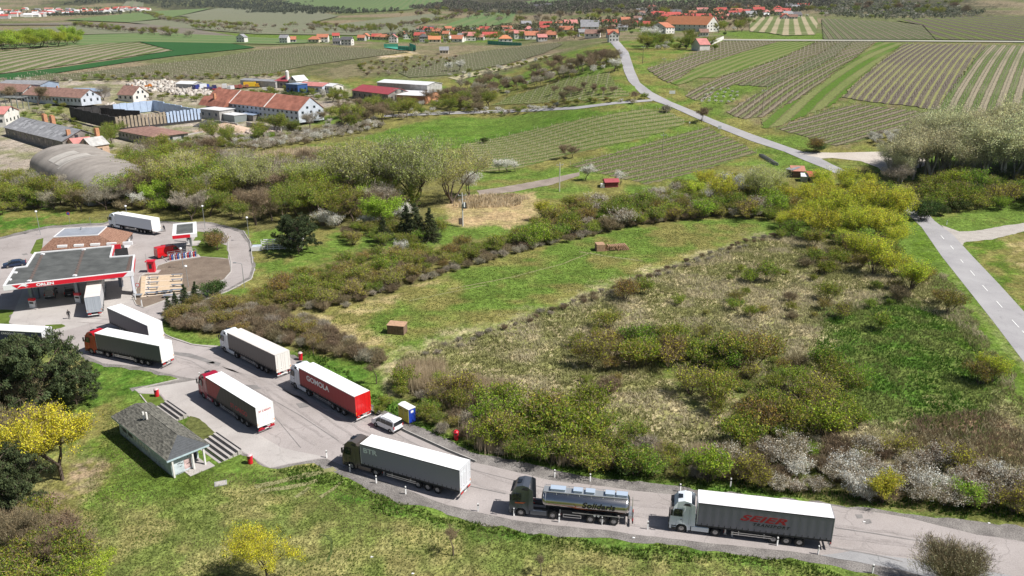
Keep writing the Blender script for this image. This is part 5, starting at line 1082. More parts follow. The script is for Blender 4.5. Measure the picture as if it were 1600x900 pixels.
place_car((623, 676), (592, 662.5), 0, 'white compact car with roof rails beside the portable toilets', mpv(paint('car_white', (0.78,0.79,0.80))), 'car', 'parked_car', .045)
VAN = [(0,.35,.96),(0,1.2,1),(.08,2.45,.88),(.3,2.55,.86),(3.6,2.55,.86),(4.3,2.3,.88),(4.95,1.45,.95),(5.7,1.15,.94),(5.85,.6,.9),(5.8,.32,.9)]
VANG = dict(side=[[(3.75,1.45),(4.8,1.45),(4.4,2.1),(3.75,2.15)]], zb=1.2, zt=2.55, k=.86, front=((4.38,2.25),(4.93,1.5)))
place_car((244.5, 404.5), (279, 397), 0, 'red high-roof van parked by the gas bottle cage', lambda r: car(r, 5.85, 2.0, paint('van_red', (0.55,0.008,0.012)), VAN, VANG, .36, wheelx=(1.0, 4.75)), 'van', 'parked_van', .045)
SED = [(0,.3,.94),(0,.9,1),(.5,1.0,1),(1.1,1.42,.82),(2.6,1.45,.82),(3.4,.98,1),(4.4,.8,.94),(4.5,.5,.9),(4.45,.25,.9)]
SEDG = dict(side=[[(.85,1.0),(1.9,1.0),(1.9,1.36),(1.2,1.36)], [(1.98,1.0),(3.15,1.0),(2.6,1.36),(1.98,1.36)]], zb=.95, zt=1.45, k=.82, front=((2.68,1.40),(3.35,1.02)), rear=((1.03,1.36),(.55,1.02)))
sed = lambda m: (lambda r: car(r, 4.5, 1.8, m, SED, SEDG, .32, wheelx=(.8, 3.55)))
place_car((78, 468), (84, 455), 0, 'grey beige car under the canopy beside the left pump', mpv(paint('car_beige', (0.30,0.29,0.26))), 'car', 'parked_car', .045)
place_car((109, 465), (114, 452), 0, 'dark car under the canopy left of the pale lorry', sed(paint('car_black', (0.02,0.02,0.025))), 'car', 'parked_car', .045)
place_car((42, 414), (27, 416), 0, 'navy blue car behind the left end of the canopy', sed(paint('car_navy', (0.015,0.03,0.07))), 'car', 'parked_car', .045)
# ------------------------------------------------------------------ filling station
WHITEP = mat('white_cladding', (0.76,0.76,0.76), .45, var=.04, vscale=1); REDP = mat('red_fascia', (0.62,0.012,0.03), .35); FELT = mat('roof_felt', (0.085,0.09,0.088), .9, spec=.1, var=.25, vscale=.35, col2=(0.13,0.135,0.13))
CZ, CB = 5.9, 4.95
CAN = [P(u, v, CZ) for u, v in [(4.2,447),(208,424),(211,398),(174,400.7),(178.4,383.2),(53.8,394.4),(40,415.5),(22.2,417.5)]]
cpos = P(100, 470); can = empty('station_canopy', (cpos.x, cpos.y, .04), 0, 'large filling station canopy with dark flat roof and red and white fascia', 'canopy')
def rel(p, root=None): q = root.location if root else can.location; return (p[0]-q[0], p[1]-q[1])
cp2 = [rel(p, can) for p in CAN]
def inset(poly, d):
    out = []; n = len(poly); A = sum(poly[i][0]*poly[(i+1)%n][1]-poly[(i+1)%n][0]*poly[i][1] for i in range(n)); sg = 1 if A > 0 else -1
    for i in range(n):
        p0, p1, p2 = Vector(poly[i-1]), Vector(poly[i]), Vector(poly[(i+1) % n]); a = (p1-p0).normalized(); b = (p2-p1).normalized()
        na = Vector((-a.y, a.x))*sg; nb = Vector((-b.y, b.x))*sg; k = (na+nb)/(1+na.dot(nb)); q = p1 + k*d; out.append((q.x, q.y))
    return out
deck = inset(cp2, .3)
MB().prism(deck, 'z', CB-.04+.3, CZ-.22).build('roof', FELT, can)
MB().prism(inset(cp2, .1), 'z', CB-.08, CB+.2).build('soffit', WHITEP, can)
fas = MB(); n = len(cp2); rim = inset(cp2, .34)
for i in range(n):
    a, b, c, d = cp2[i], cp2[(i+1) % n], rim[(i+1) % n], rim[i]
    fas.add([(a[0],a[1],CB),(b[0],b[1],CB),(b[0],b[1],CZ),(a[0],a[1],CZ),(c[0],c[1],CZ),(d[0],d[1],CZ),(c[0],c[1],CZ-.25),(d[0],d[1],CZ-.25)], [(0,1,2,3),(3,2,4,5),(5,4,6,7)])
fas.build('fascia', WHITEP, can)
def band(i, f0, f1, z0, z1, m, out=.03, name='fascia_band', slant=0):
    a = Vector(cp2[i]); b = Vector(cp2[(i+1) % n]); d = (b-a); nn = Vector((d.y, -d.x)).normalized(); A = sum(cp2[j][0]*cp2[(j+1)%n][1]-cp2[(j+1)%n][0]*cp2[j][1] for j in range(n)); nn = nn if A > 0 else -nn
    p = a+d*f0+nn*out; q = a+d*f1+nn*out; pi, qi = a+d*f0-nn*.02, a+d*f1-nn*.02; sv = d.normalized()*slant
    return MB().add([(p.x+sv.x,p.y+sv.y,z0),(q.x-sv.x,q.y-sv.y,z0),(q.x,q.y,z1),(p.x,p.y,z1),(pi.x,pi.y,z1),(qi.x,qi.y,z1)], [(0,1,2,3),(3,2,5,4)]).build(name, m, can), p, q, nn
_, p, q, nn = band(0, .065, .955, CB+.03, CZ-.12, REDP, slant=.9)
ang = math.atan2(q.y-p.y, q.x-p.x); dv = (q-p).normalized(); LL = (q-p).length
tp = p + dv*(LL*.2) + nn*.03
text_part('ORLEN', can, mat('sign_white', (0.85,0.85,0.85), .5), (tp.x, tp.y, CB+.18), (R(90), 0, ang), .72, offset=.03, sx=1.25, name='sign_lettering')
lg = MB()      # white bird-like emblem left of the name
ep = p + dv*(LL*.035) + nn*.03
def E_(x, z): v = ep + dv*x; return (v.x, v.y, CB+z)
lg.add([E_(0,.15),E_(.55,.62),E_(1.0,.95),E_(1.7,1.15),E_(1.35,.9),E_(1.9,.8),E_(1.5,.68),E_(2.0,.45),E_(1.45,.5),E_(1.75,.1),E_(1.2,.45),E_(.8,.5)], [(0,1,11),(1,2,10,11),(2,3,4),(2,4,5,6),(2,6,7,8),(2,8,9,10)]); lg.build('sign_emblem', MATS['sign_white'], can)
band(1, .12, .9, CB+.1, CZ-.05, REDP); band(3, .15, .95, CB+.05, CZ-.1, REDP); band(7, .6, .98, CB+.1, CZ-.1, REDP)
rd = MB()
def CI(u, v, z=CZ-.2): q = P(u, v, z); return (q.x-can.location.x, q.y-can.location.y)
for a, b in (((67, 396), (46, 441)), ((131, 390), (117, 433)), ((205, 401), (199, 424))):
    a_, b_ = CI(*a), CI(*b); d = (Vector(b_)-Vector(a_)); k = 16
    for i in range(k): c = Vector(a_) + d*(i/k); rd.box(c.x-.14, c.x+.14, c.y-.6, c.y+.6, CZ-.219, CZ-.16)
rd.build('roof_gutter', mat('rust_strip', (0.13,0.09,0.075), .9), can)
ds = MB()
for u, v in ((46,440),(117,431.5),(67,398),(131,391),(15,438),(24,427)): c = CI(u, v); ds.box(c[0]-.3, c[0]+.3, c[1]-.3, c[1]+.3, CZ-.219, CZ+.02)
ds.build('roof_outlet', WHITEP, can)
COLB = mat('column_cladding', (0.25,0.28,0.34), .35, .3)
for (u, v) in ((52, 474), (60, 466), (124, 470), (118, 436), (64, 441), (178, 436), (190, 448)):
    g = P(u, v); c = rel(g, can); box_part('column', can, COLB, c[0]-.3, c[0]+.3, c[1]-.3, c[1]+.3, 0, CB)
PUMPG = mat('pump_panel', (0.70,0.70,0.70), .4)
def pump(u, v, lab):
    g = P(u, v); r = empty('fuel_pump', (g.x, g.y, .04), R(-8), lab, 'fuel pump', 'fuel pumps under the canopy')
    box_part('plinth', r, CONC, -1.0, 1.0, -.55, .55, 0, .15); box_part('cabinet', r, PUMPG, -.55, .55, -.25, .25, .15, 1.55); box_part('display', r, BLACK, -.4, .4, -.29, -.24, 1.0, 1.35)
    box_part('top_panel', r, REDP, -.6, .6, -.28, .28, 1.56, 2.0)
    hs = MB(); hs.tube((.58, 0, 1.2), (.75, -.1, .5), .03); hs.tube((.75, -.1, .5), (.62, -.2, .3), .03); hs.build('hose', BLACK, r)
pump(52.5, 482, 'white and red fuel pump at the near left column of the canopy'); pump(123.5, 473.5, 'fuel pump at the near right column beside the pale lorry'); pump(90, 440, 'fuel pump deep under the canopy behind the beige car')
# shop
TILE = mat('brown_tiles', (0.26,0.13,0.09), .85, spec=.15, var=.45, vscale=3, col2=(0.40,0.24,0.17), bump=.5, bscale=9)
hs = 2.9; zt = 5.0
E1, E2, E3 = P(63, 391, hs), P(188, 384.5, hs), P(193, 365, hs)
ux = Vector((E2.x-E1.x, E2.y-E1.y)); SL = ux.length - .8; ux.normalize(); nv = Vector((-ux.y, ux.x)); SD = Vector((E3.x-E2.x, E3.y-E2.y)).dot(nv) - .4
o_ = Vector((E1.x, E1.y)) + (ux+nv)*.4; shop = empty('station_shop', (o_.x, o_.y, .04), math.atan2(ux.y, ux.x), 'filling station shop with brown tiled hipped roof and pale flat top', 'building')
def loc_(u, v, z): q = P(u, v, z); d = Vector((q.x-o_.x, q.y-o_.y)); return d.dot(ux), d.dot(nv)
F1, F2, F3 = loc_(79, 373, zt), loc_(156, 366, zt), loc_(163, 354.5, zt)
box_part('wall', shop, WHITEP, .2, SL-.3, .1, SD-.3, 0, hs)
ex0, ex1, ey0, ey1 = -.4, SL+.4, -.4, SD+.3; ix0, ix1, iy0, iy1 = max(2, F1[0]), min(SL-2.5, (F2[0]+F3[0])/2), min(max(2.5, F1[1]), SD-6), min(SD-1.2, F3[1])
for nm, q in (('front', [(ex0,ey0,hs),(ex1,ey0,hs),(ix1,iy0,zt),(ix0,iy0,zt)]), ('right', [(ex1,ey0,hs),(ex1,ey1,hs),(ix1,iy1,zt),(ix1,iy0,zt)]), ('back', [(ex1,ey1,hs),(ex0,ey1,hs),(ix0,iy1,zt),(ix1,iy1,zt)]), ('left', [(ex0,ey1,hs),(ex0,ey0,hs),(ix0,iy0,zt),(ix0,iy1,zt)])):
    mb = MB(); lo = [(x, y, z-.25) for x, y, z in q]; mb.add(q+lo, [(0,1,2,3),(7,6,5,4)] + [(i,(i+1)%4,4+(i+1)%4,4+i) for i in range(4)]); mb.build('roof_slope', TILE, shop)
    a, b, c, d = [Vector(p) for p in q]; rb = MB(); nrm = (b-a).cross(d-a).normalized()
    for k in range(1, 12):
        f = k/12; p0 = a.lerp(d, f)+nrm*.02; p1 = b.lerp(c, f)+nrm*.02; rb.tube(p0, p1, .05, n=5, caps=False)
    rb.build('tile_courses', TILE, shop)
box_part('flat_roof', shop, mat('sheet_roof', (0.34,0.36,0.40), .5, .2, var=.15, vscale=.4), ix0-.1, ix1+.1, iy0-.1, iy1+.1, zt-.3, zt-.02)
rm = MB(); rm.box(ix0-.2, ix1+.2, iy0-.25, iy0-.08, zt-.1, zt+.1); rm.box(ix0-.2, ix1+.2, iy1+.08, iy1+.25, zt-.1, zt+.1); rm.box(ix0-.25, ix0-.1, iy0-.08, iy1+.08, zt-.1, zt+.1); rm.box(ix1+.1, ix1+.25, iy0-.08, iy1+.08, zt-.1, zt+.1); rm.build('ridge_trim', WHITEP, shop)
for i in range(5): box_part('roof_window', shop, WHITEP, 3+i*3.4, 5+i*3.4, -.1, .5, hs, hs+.7)
for i in range(3): box_part('window', shop, GLASS, SL-.31, SL-.27, 3+i*4, 5+i*4, 1, 2.4)
for i in range(5): box_part('shop_window', shop, GLASS, 1+i*3.4, 3.8+i*3.4, .05, .1, .4, 2.3)
box_part('service_door', shop, GALV, SL-.31, SL-.26, 1.0, 2.0, 0, 2.1); box_part('aerial', shop, GALV, SL*.5, SL*.5+.05, 9, 9.05, zt, zt+2.6)
box_part('parapet', shop, REDP, SL-1.4, SL+.6, -.9, -.7, 2.4, 3.4)
vt = MB(); vt.tube((6, 8, zt-.1), (6, 8, zt+.6), .18); vt.build('vent', GALV, shop)
# small canopy over the truck lane

g = P(290, 378); s2 = empty('truck_canopy', (g.x, g.y, .04), 0, 'small flat canopy with red band above the truck lane', 'canopy')
a, b, c, d = [rel(P(u, v, 5.4), s2) for u, v in ((269,368.8),(307.5,365),(306.8,346.8),(270.5,350.3))]
q = [a, b, c, d]; MB().prism(q, 'z', 4.6, 5.25).build('fascia', WHITEP, s2); MB().prism(inset(q, .8), 'z', 5.251, 5.30).build('roof', FELT, s2)
rmb = MB(); i1 = inset(q, .8)
for i in range(4): rmb.add([(*q[i],5.25),(*q[(i+1)%4],5.25),(*q[(i+1)%4],5.45),(*q[i],5.45),(*i1[(i+1)%4],5.45),(*i1[i],5.45),(*i1[(i+1)%4],5.25),(*i1[i],5.25)], [(0,1,2,3),(3,2,4,5),(5,4,6,7)])
rmb.build('rim', WHITEP, s2)
dv2 = Vector(b)-Vector(a); nn2 = Vector((dv2.y, -dv2.x)).normalized()*.04; p0 = Vector(a)+nn2; p1 = Vector(a)+dv2*.72+nn2; MB().add([(p0.x,p0.y,4.65),(p1.x,p1.y,4.65),(p1.x,p1.y,5.4),(p0.x,p0.y,5.4)], [(0,1,2,3)]).build('fascia_band', REDP, s2)
for u, v in ((294, 378), (299, 385)): c_ = rel(P(u, v), s2); box_part('column', s2, GALV, c_[0]-.22, c_[0]+.22, c_[1]-.22, c_[1]+.22, 0, 4.6)
g = P(297, 381); pr = empty('truck_pump', (g.x, g.y, .05), R(10), 'diesel pump under the small truck canopy', 'fuel pump'); box_part('plinth', pr, CONC, -1.2, 2.2, -2.2, 2.0, 0, .12); box_part('cabinet', pr, PUMPG, -.4, .4, -.3, .3, .12, 1.9); box_part('display', pr, BLACK, -.3, .3, -.33, -.30, 1.2, 1.6)
# gas bottle cage and red kiosk
g = P(286, 404); r = empty('gas_bottle_cage', (g.x, g.y, .045), R(32), 'long steel cage full of red and blue gas bottles beside the red van', 'cage')
box_part('slab', r, CONC, -3.6, 3.6, -1.2, 1.2, 0, .12)
fr = MB()
for x in (-3, -1.5, 0, 1.5, 3):
    for y in (-.7, .7): fr.box(x-.04, x+.04, y-.04, y+.04, .12, 1.8)
for y in (-.7, .7): fr.box(-3, 3, y-.03, y+.03, 1.74, 1.8); fr.box(-3, 3, y-.03, y+.03, .9, .95)
fr.build('frame', GALV, r)
BOT = [mat('bottle_red', (0.5,0.02,0.03), .4), mat('bottle_blue', (0.03,0.12,0.42), .4), mat('bottle_white', (0.7,0.7,0.7), .4)]
for i in range(14):
    for j in range(2):
        b = empty('gas_bottle', (r.location.x, r.location.y, r.location.z+.12), r.rotation_euler[2], '%s gas bottle in the cage beside the red van' % ('red','blue','white')[(i+j*2) % 3], 'gas bottle', 'gas bottles in the cage')
        lx, ly = -2.75+i*.42, -.35+j*.6; ca, sa = math.cos(R(32)), math.sin(R(32)); b.location.x += lx*ca-ly*sa; b.location.y += lx*sa+ly*ca
        m = MB(); m.tube((0,0,0), (0,0,1.05), .16, n=10); m.tube((0,0,1.05), (0,0,1.2), .16, .05, n=10); m.build('cylinder', BOT[(i+j*2) % 3], b)
        MB().tube((0,0,1.2), (0,0,1.35), .04, n=6).build('valve', GALV, b)
g = P(237.5, 425); r = empty('vending_kiosk', (g.x, g.y, .045), R(8), 'bright red service kiosk on the corner of the flower bed', 'kiosk'); box_part('body', r, REDP, -.75, .75, -.6, .6, 0, 2.4, bevel=.03); box_part('roof', r, REDP, -.95, .95, -.8, .8, 2.41, 2.55); box_part('panel', r, BLACK, -.3, .3, -.63, -.6, .9, 1.9); box_part('slab', r, CONC, -1.6, 1.6, -1.4, 1.2, -.02, .02)
# price totem
g = P(210.5, 459); r = empty('price_totem', (g.x, g.y, .045), R(-62), 'tall blue and white price totem beside the flower bed', 'sign')
box_part('panel', r, mat('totem_white', (0.72,0.75,0.8), .4), -1.1, 1.1, -.2, .2, .3, 5.6); box_part('blue_panel', r, mat('totem_blue', (0.02,0.09,0.42), .4), -1.1, -.2, -.24, .24, .3, 5.6); box_part('base', r, CONC, -1.3, 1.3, -.4, .4, 0, .3)
for i, tx in enumerate(('38.90', '36.90', '17.50')): text_part(tx, r, BTXT, (.98, -.215, 4.2-i*.9), (R(90), 0, 0), .5, name='price_lettering', align='RIGHT')
box_part('emblem', r, REDP, -.1, 1.0, -.23, -.2, 4.9, 5.4)
# paved square with benches
PAVE = mat('beige_pavers', (0.52,0.40,0.27), .85, var=.12, vscale=.8); PAVL = mat('pale_pavers', (0.60,0.50,0.40), .85)
sq = sheet('paved_square', [(221,432),(285,429),(285,457),(219,465.5)], PAVE, .07)[0]
for a, b in (((232.5,431.8),(230.3,464)),((221,432),(285,429)),((221,440.7),(285,437.8)),((220,449.5),(285,446.5)),((219,465),(285,457))): sheet('pale_paver_strip', ribbon([a, b], .35), PAVL, .09, px=False, step=5)
sheet('pale_paver_strip', ribbon([(232, 432), (230, 464)], 1.0), PAVL, .08, px=False, step=5); sheet('pale_paver_strip', ribbon([(269, 457), (270, 465)], 1.0), PAVL, .08, px=False, step=5)
BEN = mat('bench_grey', (0.22,0.24,0.27), .6)
for k, (u, v, l, w_) in enumerate(((240,437,2.2,.45),(239.5,444.8,2.2,.45),(239,453,2.2,.45),(237.5,461,2.4,.8),(277,432.5,2.2,.45),(277,440,2.3,.5),(277,448.5,2.2,.45),(276,456.5,2.3,.8),(253,459.5,2.2,.8),(262,458.2,2.0,.8),(265,465,2.3,.9),(216,464.5,1.6,.9))):
    g = P(u, v); r = empty('bench' if w_ < .6 else 'planter_table', (g.x, g.y, .1), R(10), '%s on the paved square, %s' % ('slim grey bench' if w_ < .6 else 'low grey table', ('second row left','third row left','fourth row left','near left corner','far right corner','second row right','third row right','near right corner','left of the entrance strip','just left of the pale entrance strip','out on the soil by the entrance strip','beside the price totem')[k]), 'bench' if w_ < .6 else 'table', 'benches and tables on the paved square')
    box_part('seat' if w_ < .6 else 'top', r, BEN, -l/2, l/2, -w_/2, w_/2, .42, .50)
    for sx in (-1, 1): box_part('leg', r, BEN, sx*(l/2-.3)-.06, sx*(l/2-.3)+.06, -w_/2+.04, w_/2-.04, 0, .42)
# kerbs
KERB = mat('kerb_stone', (0.42,0.40,0.37), .9, var=.2, vscale=2)
def kerb(pts, h=.12, wd=.16, name='kerb'):
    q = []
    for a, b in zip(pts[:-1], pts[1:]):
        A, B = P(*a), P(*b); k = max(1, int((B-A).length/3)); q += [A.lerp(B, i/k) for i in range(k)]
    q.append(P(*pts[-1])); mb = MB()
    for a, b in zip(q[:-1], q[1:]):
        d = Vector((b.x-a.x, b.y-a.y)).normalized()*.5; nn = Vector((-d.y, d.x)).normalized()*wd/2; s = d*.02
        v = [(a.x+nn.x, a.y+nn.y), (a.x-nn.x, a.y-nn.y), (b.x-nn.x, b.y-nn.y), (b.x+nn.x, b.y+nn.y)]
        mb.add([(x, y, z) for z in (0, .03+h) for x, y in v], [(0,1,5,4),(1,2,6,5),(2,3,7,6),(3,0,4,7),(4,5,6,7)])
    tag(mb.build(name, KERB), kind='structure')
kerb([(208,467),(213,477),(225,481.5),(240,476.5),(285,459.5),(317,451.5),(350,437.5),(361,425),(361,410),(357,392),(357,375),(350,362)])
kerb([(208,467),(219,432),(226,428),(243,424),(246,415.5),(266,409),(300,400)])
kerb([(398,420),(393,436),(357,455),(300,476.5),(256,495.5)]); kerb([(395,412),(391,378),(380,361)])
kerb([(251,513),(258,523),(272,530),(300,539),(345,545)]); sheet('kerb_shade_strip', ribbon([(578,642),(632,674),(700,705),(742,722)], .38), mat('kerb_shade_paint', (0.03,0.03,0.03), .9), .056, px=False, step=5); kerb([(580,641),(634,673),(702,704),(744,721)], h=.1, wd=.12)  # dark ribbon paints the shadow line under the kerb drop
kerb([(211,610),(245,601),(280,593)]); kerb([(219,617),(238,641)], h=.1)
# people
def person(u, v, rz, lab, top, legs, s=1.0, stride=.25, lean=0.0, dz=.04, mskin=mat('skin', (0.5,0.3,0.22), .6)):
    g = P(u, v); root = empty('person', (g.x, g.y, g.z+dz), rz, lab, 'person', None, (s, s, s))
    J = [(0,0,.95),(0,0,1.2),(lean*.3,0,1.42),(lean*.5,0,1.52),(0,.11,.88),(stride*.6,.11,.5),(stride*.7,.12,.06),(stride*.7+.18,.12,.03),(0,-.11,.88),(-stride*.3,-.11,.5),(-stride,-.12,.08),(-stride+.16,-.12,.03),
         (lean*.3,.2,1.40),(-stride*.5+lean*.3,.27,1.12),(-stride*.2+lean*.5,.28,.86),(lean*.3,-.2,1.40),(stride*.5+lean*.3,-.27,1.12),(stride*.7+lean*.5,-.27,.88)]
    Ed = [(0,1),(1,2),(2,3),(0,4),(4,5),(5,6),(6,7),(0,8),(8,9),(9,10),(10,11),(2,12),(12,13),(13,14),(2,15),(15,16),(16,17)]
    Rr = [.14,.15,.16,.06,.10,.075,.05,.045,.10,.075,.05,.045,.075,.055,.04,.075,.055,.04]
    me = bpy.data.meshes.new('body'); me.from_pydata(J, Ed, []); o = link('body', me, root); sk = o.modifiers.new('skin', 'SKIN')
    for i, rr in enumerate(Rr): me.skin_vertices[0].data[i].radius = (rr, rr)
    me.skin_vertices[0].data[0].use_root = True; o.modifiers.new('sub', 'SUBSURF').levels = 1
    m, t, b = _new('clothes'); sp = t.nodes.new('ShaderNodeSeparateXYZ'); tc = t.nodes.new('ShaderNodeTexCoord'); t.links.new(tc.outputs['Object'], sp.inputs[0])
    t.links.new(mixc(t, math_node(t, 'GREATER_THAN', sp.outputs['Z'], .93), legs, top), b.inputs['Base Color']); b.inputs['Roughness'].default_value = .9; me.materials.append(m)
    hd = MB(); 
    bm = bmesh.new(); bmesh.ops.create_uvsphere(bm, u_segments=14, v_segments=10, radius=.115); mh = bpy.data.meshes.new('head')
    for vv in bm.verts: vv.co = Vector((vv.co.x*.95, vv.co.y*.8, vv.co.z*1.15))
    bm.to_mesh(mh); bm.free(); mh.materials.append(mskin); h = link('head', mh, root, (lean*.55, 0, 1.65))
    MB().tube((.1,0,-.01), (.13,0,-.04), .02, .015, n=5).build('nose', mskin, h)
    bm = bmesh.new(); bmesh.ops.create_uvsphere(bm, u_segments=14, v_segments=10, radius=.125); bmesh.ops.delete(bm, geom=[vv for vv in bm.verts if vv.co.z < -.02 or (vv.co.x > .07 and vv.co.z < .05)], context='VERTS')
    mh = bpy.data.meshes.new('hair'); 
    for vv in bm.verts: vv.co = Vector((vv.co.x*.95, vv.co.y*.84, vv.co.z*1.15))
    bm.to_mesh(mh); bm.free(); mh.materials.append(mat('hair_dark', (0.03,0.022,0.016), .8)); link('hair', mh, h)
    for k, (hx, hy, hz) in enumerate(((-stride*.2+lean*.5,.28,.80),(stride*.7+lean*.5,-.27,.82))):
        hm = MB(); hm.box(hx-.02, hx+.03, hy-.012, hy+.012, hz-.03, hz+.05)
        for f in range(4): hm.tube((hx-.018+f*.014, hy, hz-.03), (hx-.014+f*.014, hy+(.01 if k else -.01), hz-.10+abs(f-1.5)*.01), .007, .006, n=5)
        hm.tube((hx+.03, hy, hz+.01), (hx+.05, hy, hz-.04), .008, .006, n=5); hm.build('hand', mskin, root)
    return root
person(108.5, 498.5, R(115), 'person in black clothes walking across the forecourt', (0.015,0.015,0.018), (0.02,0.02,0.03))
person(257.5, 362, R(150), 'person in dark jacket working at the tail lift of the white refrigerated lorry', (0.02,0.02,0.025), (0.03,0.03,0.035), lean=.5, stride=.12)
person(1270, 71.5, R(10), 'person in dark clothes standing in the upper hill vineyard, left of two', (0.05,0.03,0.03), (0.03,0.03,0.04), s=1.05)
person(1273.5, 71.8, R(190), 'person in dark clothes standing in the upper hill vineyard, right of two', (0.08,0.02,0.02), (0.03,0.03,0.04), s=1.05)
# street lamps, signs, masts
LAMPM = mat('lamp_globe', (0.85,0.85,0.85), .3)
def lamp_at(u, v, z, lab, arm=False):
    g = P(u, v, z); r = empty('street_lamp', (g.x, g.y, float(hgt(g.x, g.y))), 0, lab, 'street lamp', 'lamps round the filling station')
    m = MB(); m.tube((0,0,0), (0,0,z-.15), .08, .05, n=8); 
    m.build('pole', GALV, r)
    if arm: a = MB(); a.tube((0,0,z-.15), (-1.2,0,z+.05), .04, n=6); a.box(-1.7, -1.1, -.14, .14, z, z+.12); a.build('lamp_head', GALV, r)
    else:
        b = MB(); b.tube((0,0,z-.2), (0,0,z-.05), .12, .3, n=12); b.tube((0,0,z-.05), (0,0,z+.15), .3, .26, n=12); b.tube((0,0,z+.15), (0,0,z+.25), .26, .06, n=12); b.build('lamp_head', LAMPM, r)
for u, v, z, lab in ((56,330.5,6,'white globe lamp above the bushes left of the station shop'),(196,322,6,'white globe lamp in the wood edge behind the white lorry'),(316,322,6,'white globe lamp in the wood edge behind the small canopy'),(385.5,340,6,'white globe lamp at the bend of the grey path by the pine'),(290,416,4.5,'white globe lamp standing on the bare soil bed'),(282,388.5,4.5,'small globe lamp beside the small truck canopy'),(281,463.5,.8,'low white globe lamp beside the dark conifers')):
    lamp_at(u, v, z, lab)
lamp_at(377.5, 411, 5.2, 'tall grey lamp with side arm at the edge of the grey path', True)
def roadsign(u, v, h, lab, shape, cols, name='road_sign', rz=0, cat='road sign', size=.6, w_=1.0, dz=0, txt=None):
    g = P(u, v); r = empty(name, (g.x, g.y, g.z+dz), rz, lab, cat); MB().tube((0,0,-.2), (0,0,h), .04, n=6).build('post', GALV, r)
    if shape == 'disc':
        d = MB(); d.tube((0,-.05,h-.3), (0,-.08,h-.3), size/2, n=20); p_ = d.build('disc', cols[0], r); e = MB(); e.tube((0,-.081,h-.3), (0,-.09,h-.3), size*.36, n=20); e.build('disc_centre', cols[1], p_)
    else: box_part('board', r, cols[0], -w_/2, w_/2, -.08, -.05, h-size, h)
    return r
roadsign(109.5, 349, 3.0, 'round blue and red no-stopping sign at the wood edge behind the shop', 'disc', (mat('sign_red', (0.6,0.03,0.05), .4), mat('sign_blue', (0.05,0.12,0.4), .4)), size=1.0)
roadsign(217.5, 461, 2.4, 'round red and white sign beside the price totem', 'disc', (MATS['sign_red'], DWHITE), size=.9)
roadsign(1050, 151.5, 2.8, 'white rectangular sign beside the bend of the main road', 'board', (DWHITE,), size=1.4, w_=2.6)
roadsign(1124, 206, 2.4, 'small pale sign below the road by the vineyard corner', 'board', (mat('sign_pale', (0.6,0.64,0.66), .5),), size=1.3, w_=1.3)
roadsign(1077, 198, 2.0, 'thin pale post with board beside the round roadside tree', 'board', (DWHITE,), size=.6, w_=.5)
g = P(232.5, 432); r = empty('flagpole', (g.x, g.y, .04), 0, 'thin bare mast beside the red kiosk', 'mast'); MB().tube((0,0,0), (0,0,5), .05, .03, n=6).build('pole', GALV, r); box_part('foot', r, CONC, -.2, .2, -.2, .2, 0, .1)
for u, v, lab in ((212,469,'square white bollard post at the soil bed corner'),(222,479,'pale bollard post in front of the soil bed')):
    g = P(u, v); r = empty('bollard', (g.x, g.y, .04), 0, lab, 'bollard'); box_part('post', r, DWHITE, -.08, .08, -.08, .08, 0, 1.3); box_part('cap', r, GALV, -.1, .1, -.1, .1, 1.3, 1.36)
# ------------------------------------------------------------------ buildings
PLW = mat('plaster_white', (0.66,0.64,0.60), .85, spec=.2, var=.15, vscale=.5); PLG = mat('plaster_grey', (0.40,0.39,0.37), .9, var=.3, vscale=.5); PLB = mat('plaster_dirty', (0.22,0.20,0.18), .95, var=.5, vscale=.6)
PLBL = mat('plaster_bluewhite', (0.50,0.54,0.60), .85, var=.15, vscale=.5); BRK = mat('orange_brick', (0.50,0.24,0.13), .9, var=.3, vscale=2); ROR = mat('roof_orange', (0.42,0.165,0.10), .85, spec=.15, var=.2, vscale=.6)
RRD = mat('roof_red', (0.42,0.09,0.075), .85, spec=.15, var=.25, vscale=.6); RBR = mat('roof_brown', (0.26,0.155,0.125), .9, spec=.15, var=.35, vscale=.7); RGR = mat('roof_grey', (0.24,0.24,0.25), .8, var=.3, vscale=.6)
RRUST = mat('roof_redbrown', (0.36,0.15,0.105), .85, spec=.15, var=.35, vscale=.35); RWH = mat('roof_white', (0.66,0.66,0.66), .5, var=.08, vscale=.5); RBL = mat('roof_blue', (0.30,0.37,0.48), .5, .2, var=.12, vscale=.5); RCR = mat('roof_crimson', (0.33,0.06,0.07), .6, var=.15, vscale=.5)
RTER = mat('roof_brightorange', (0.54,0.22,0.11), .85, spec=.15, var=.12, vscale=.5); RPNK = mat('roof_pink', (0.48,0.20,0.18), .85, spec=.15, var=.2, vscale=.6)
RDK = mat('roof_dark', (0.10,0.095,0.10), .8, var=.3, vscale=.6); CONCD = mat('concrete_wall', (0.33,0.32,0.30), .9, var=.3, vscale=.6); WIN = mat('window_pane', (0.03,0.04,0.05), .15); TRIM = mat('trim_white', (0.7,0.68,0.64), .8)
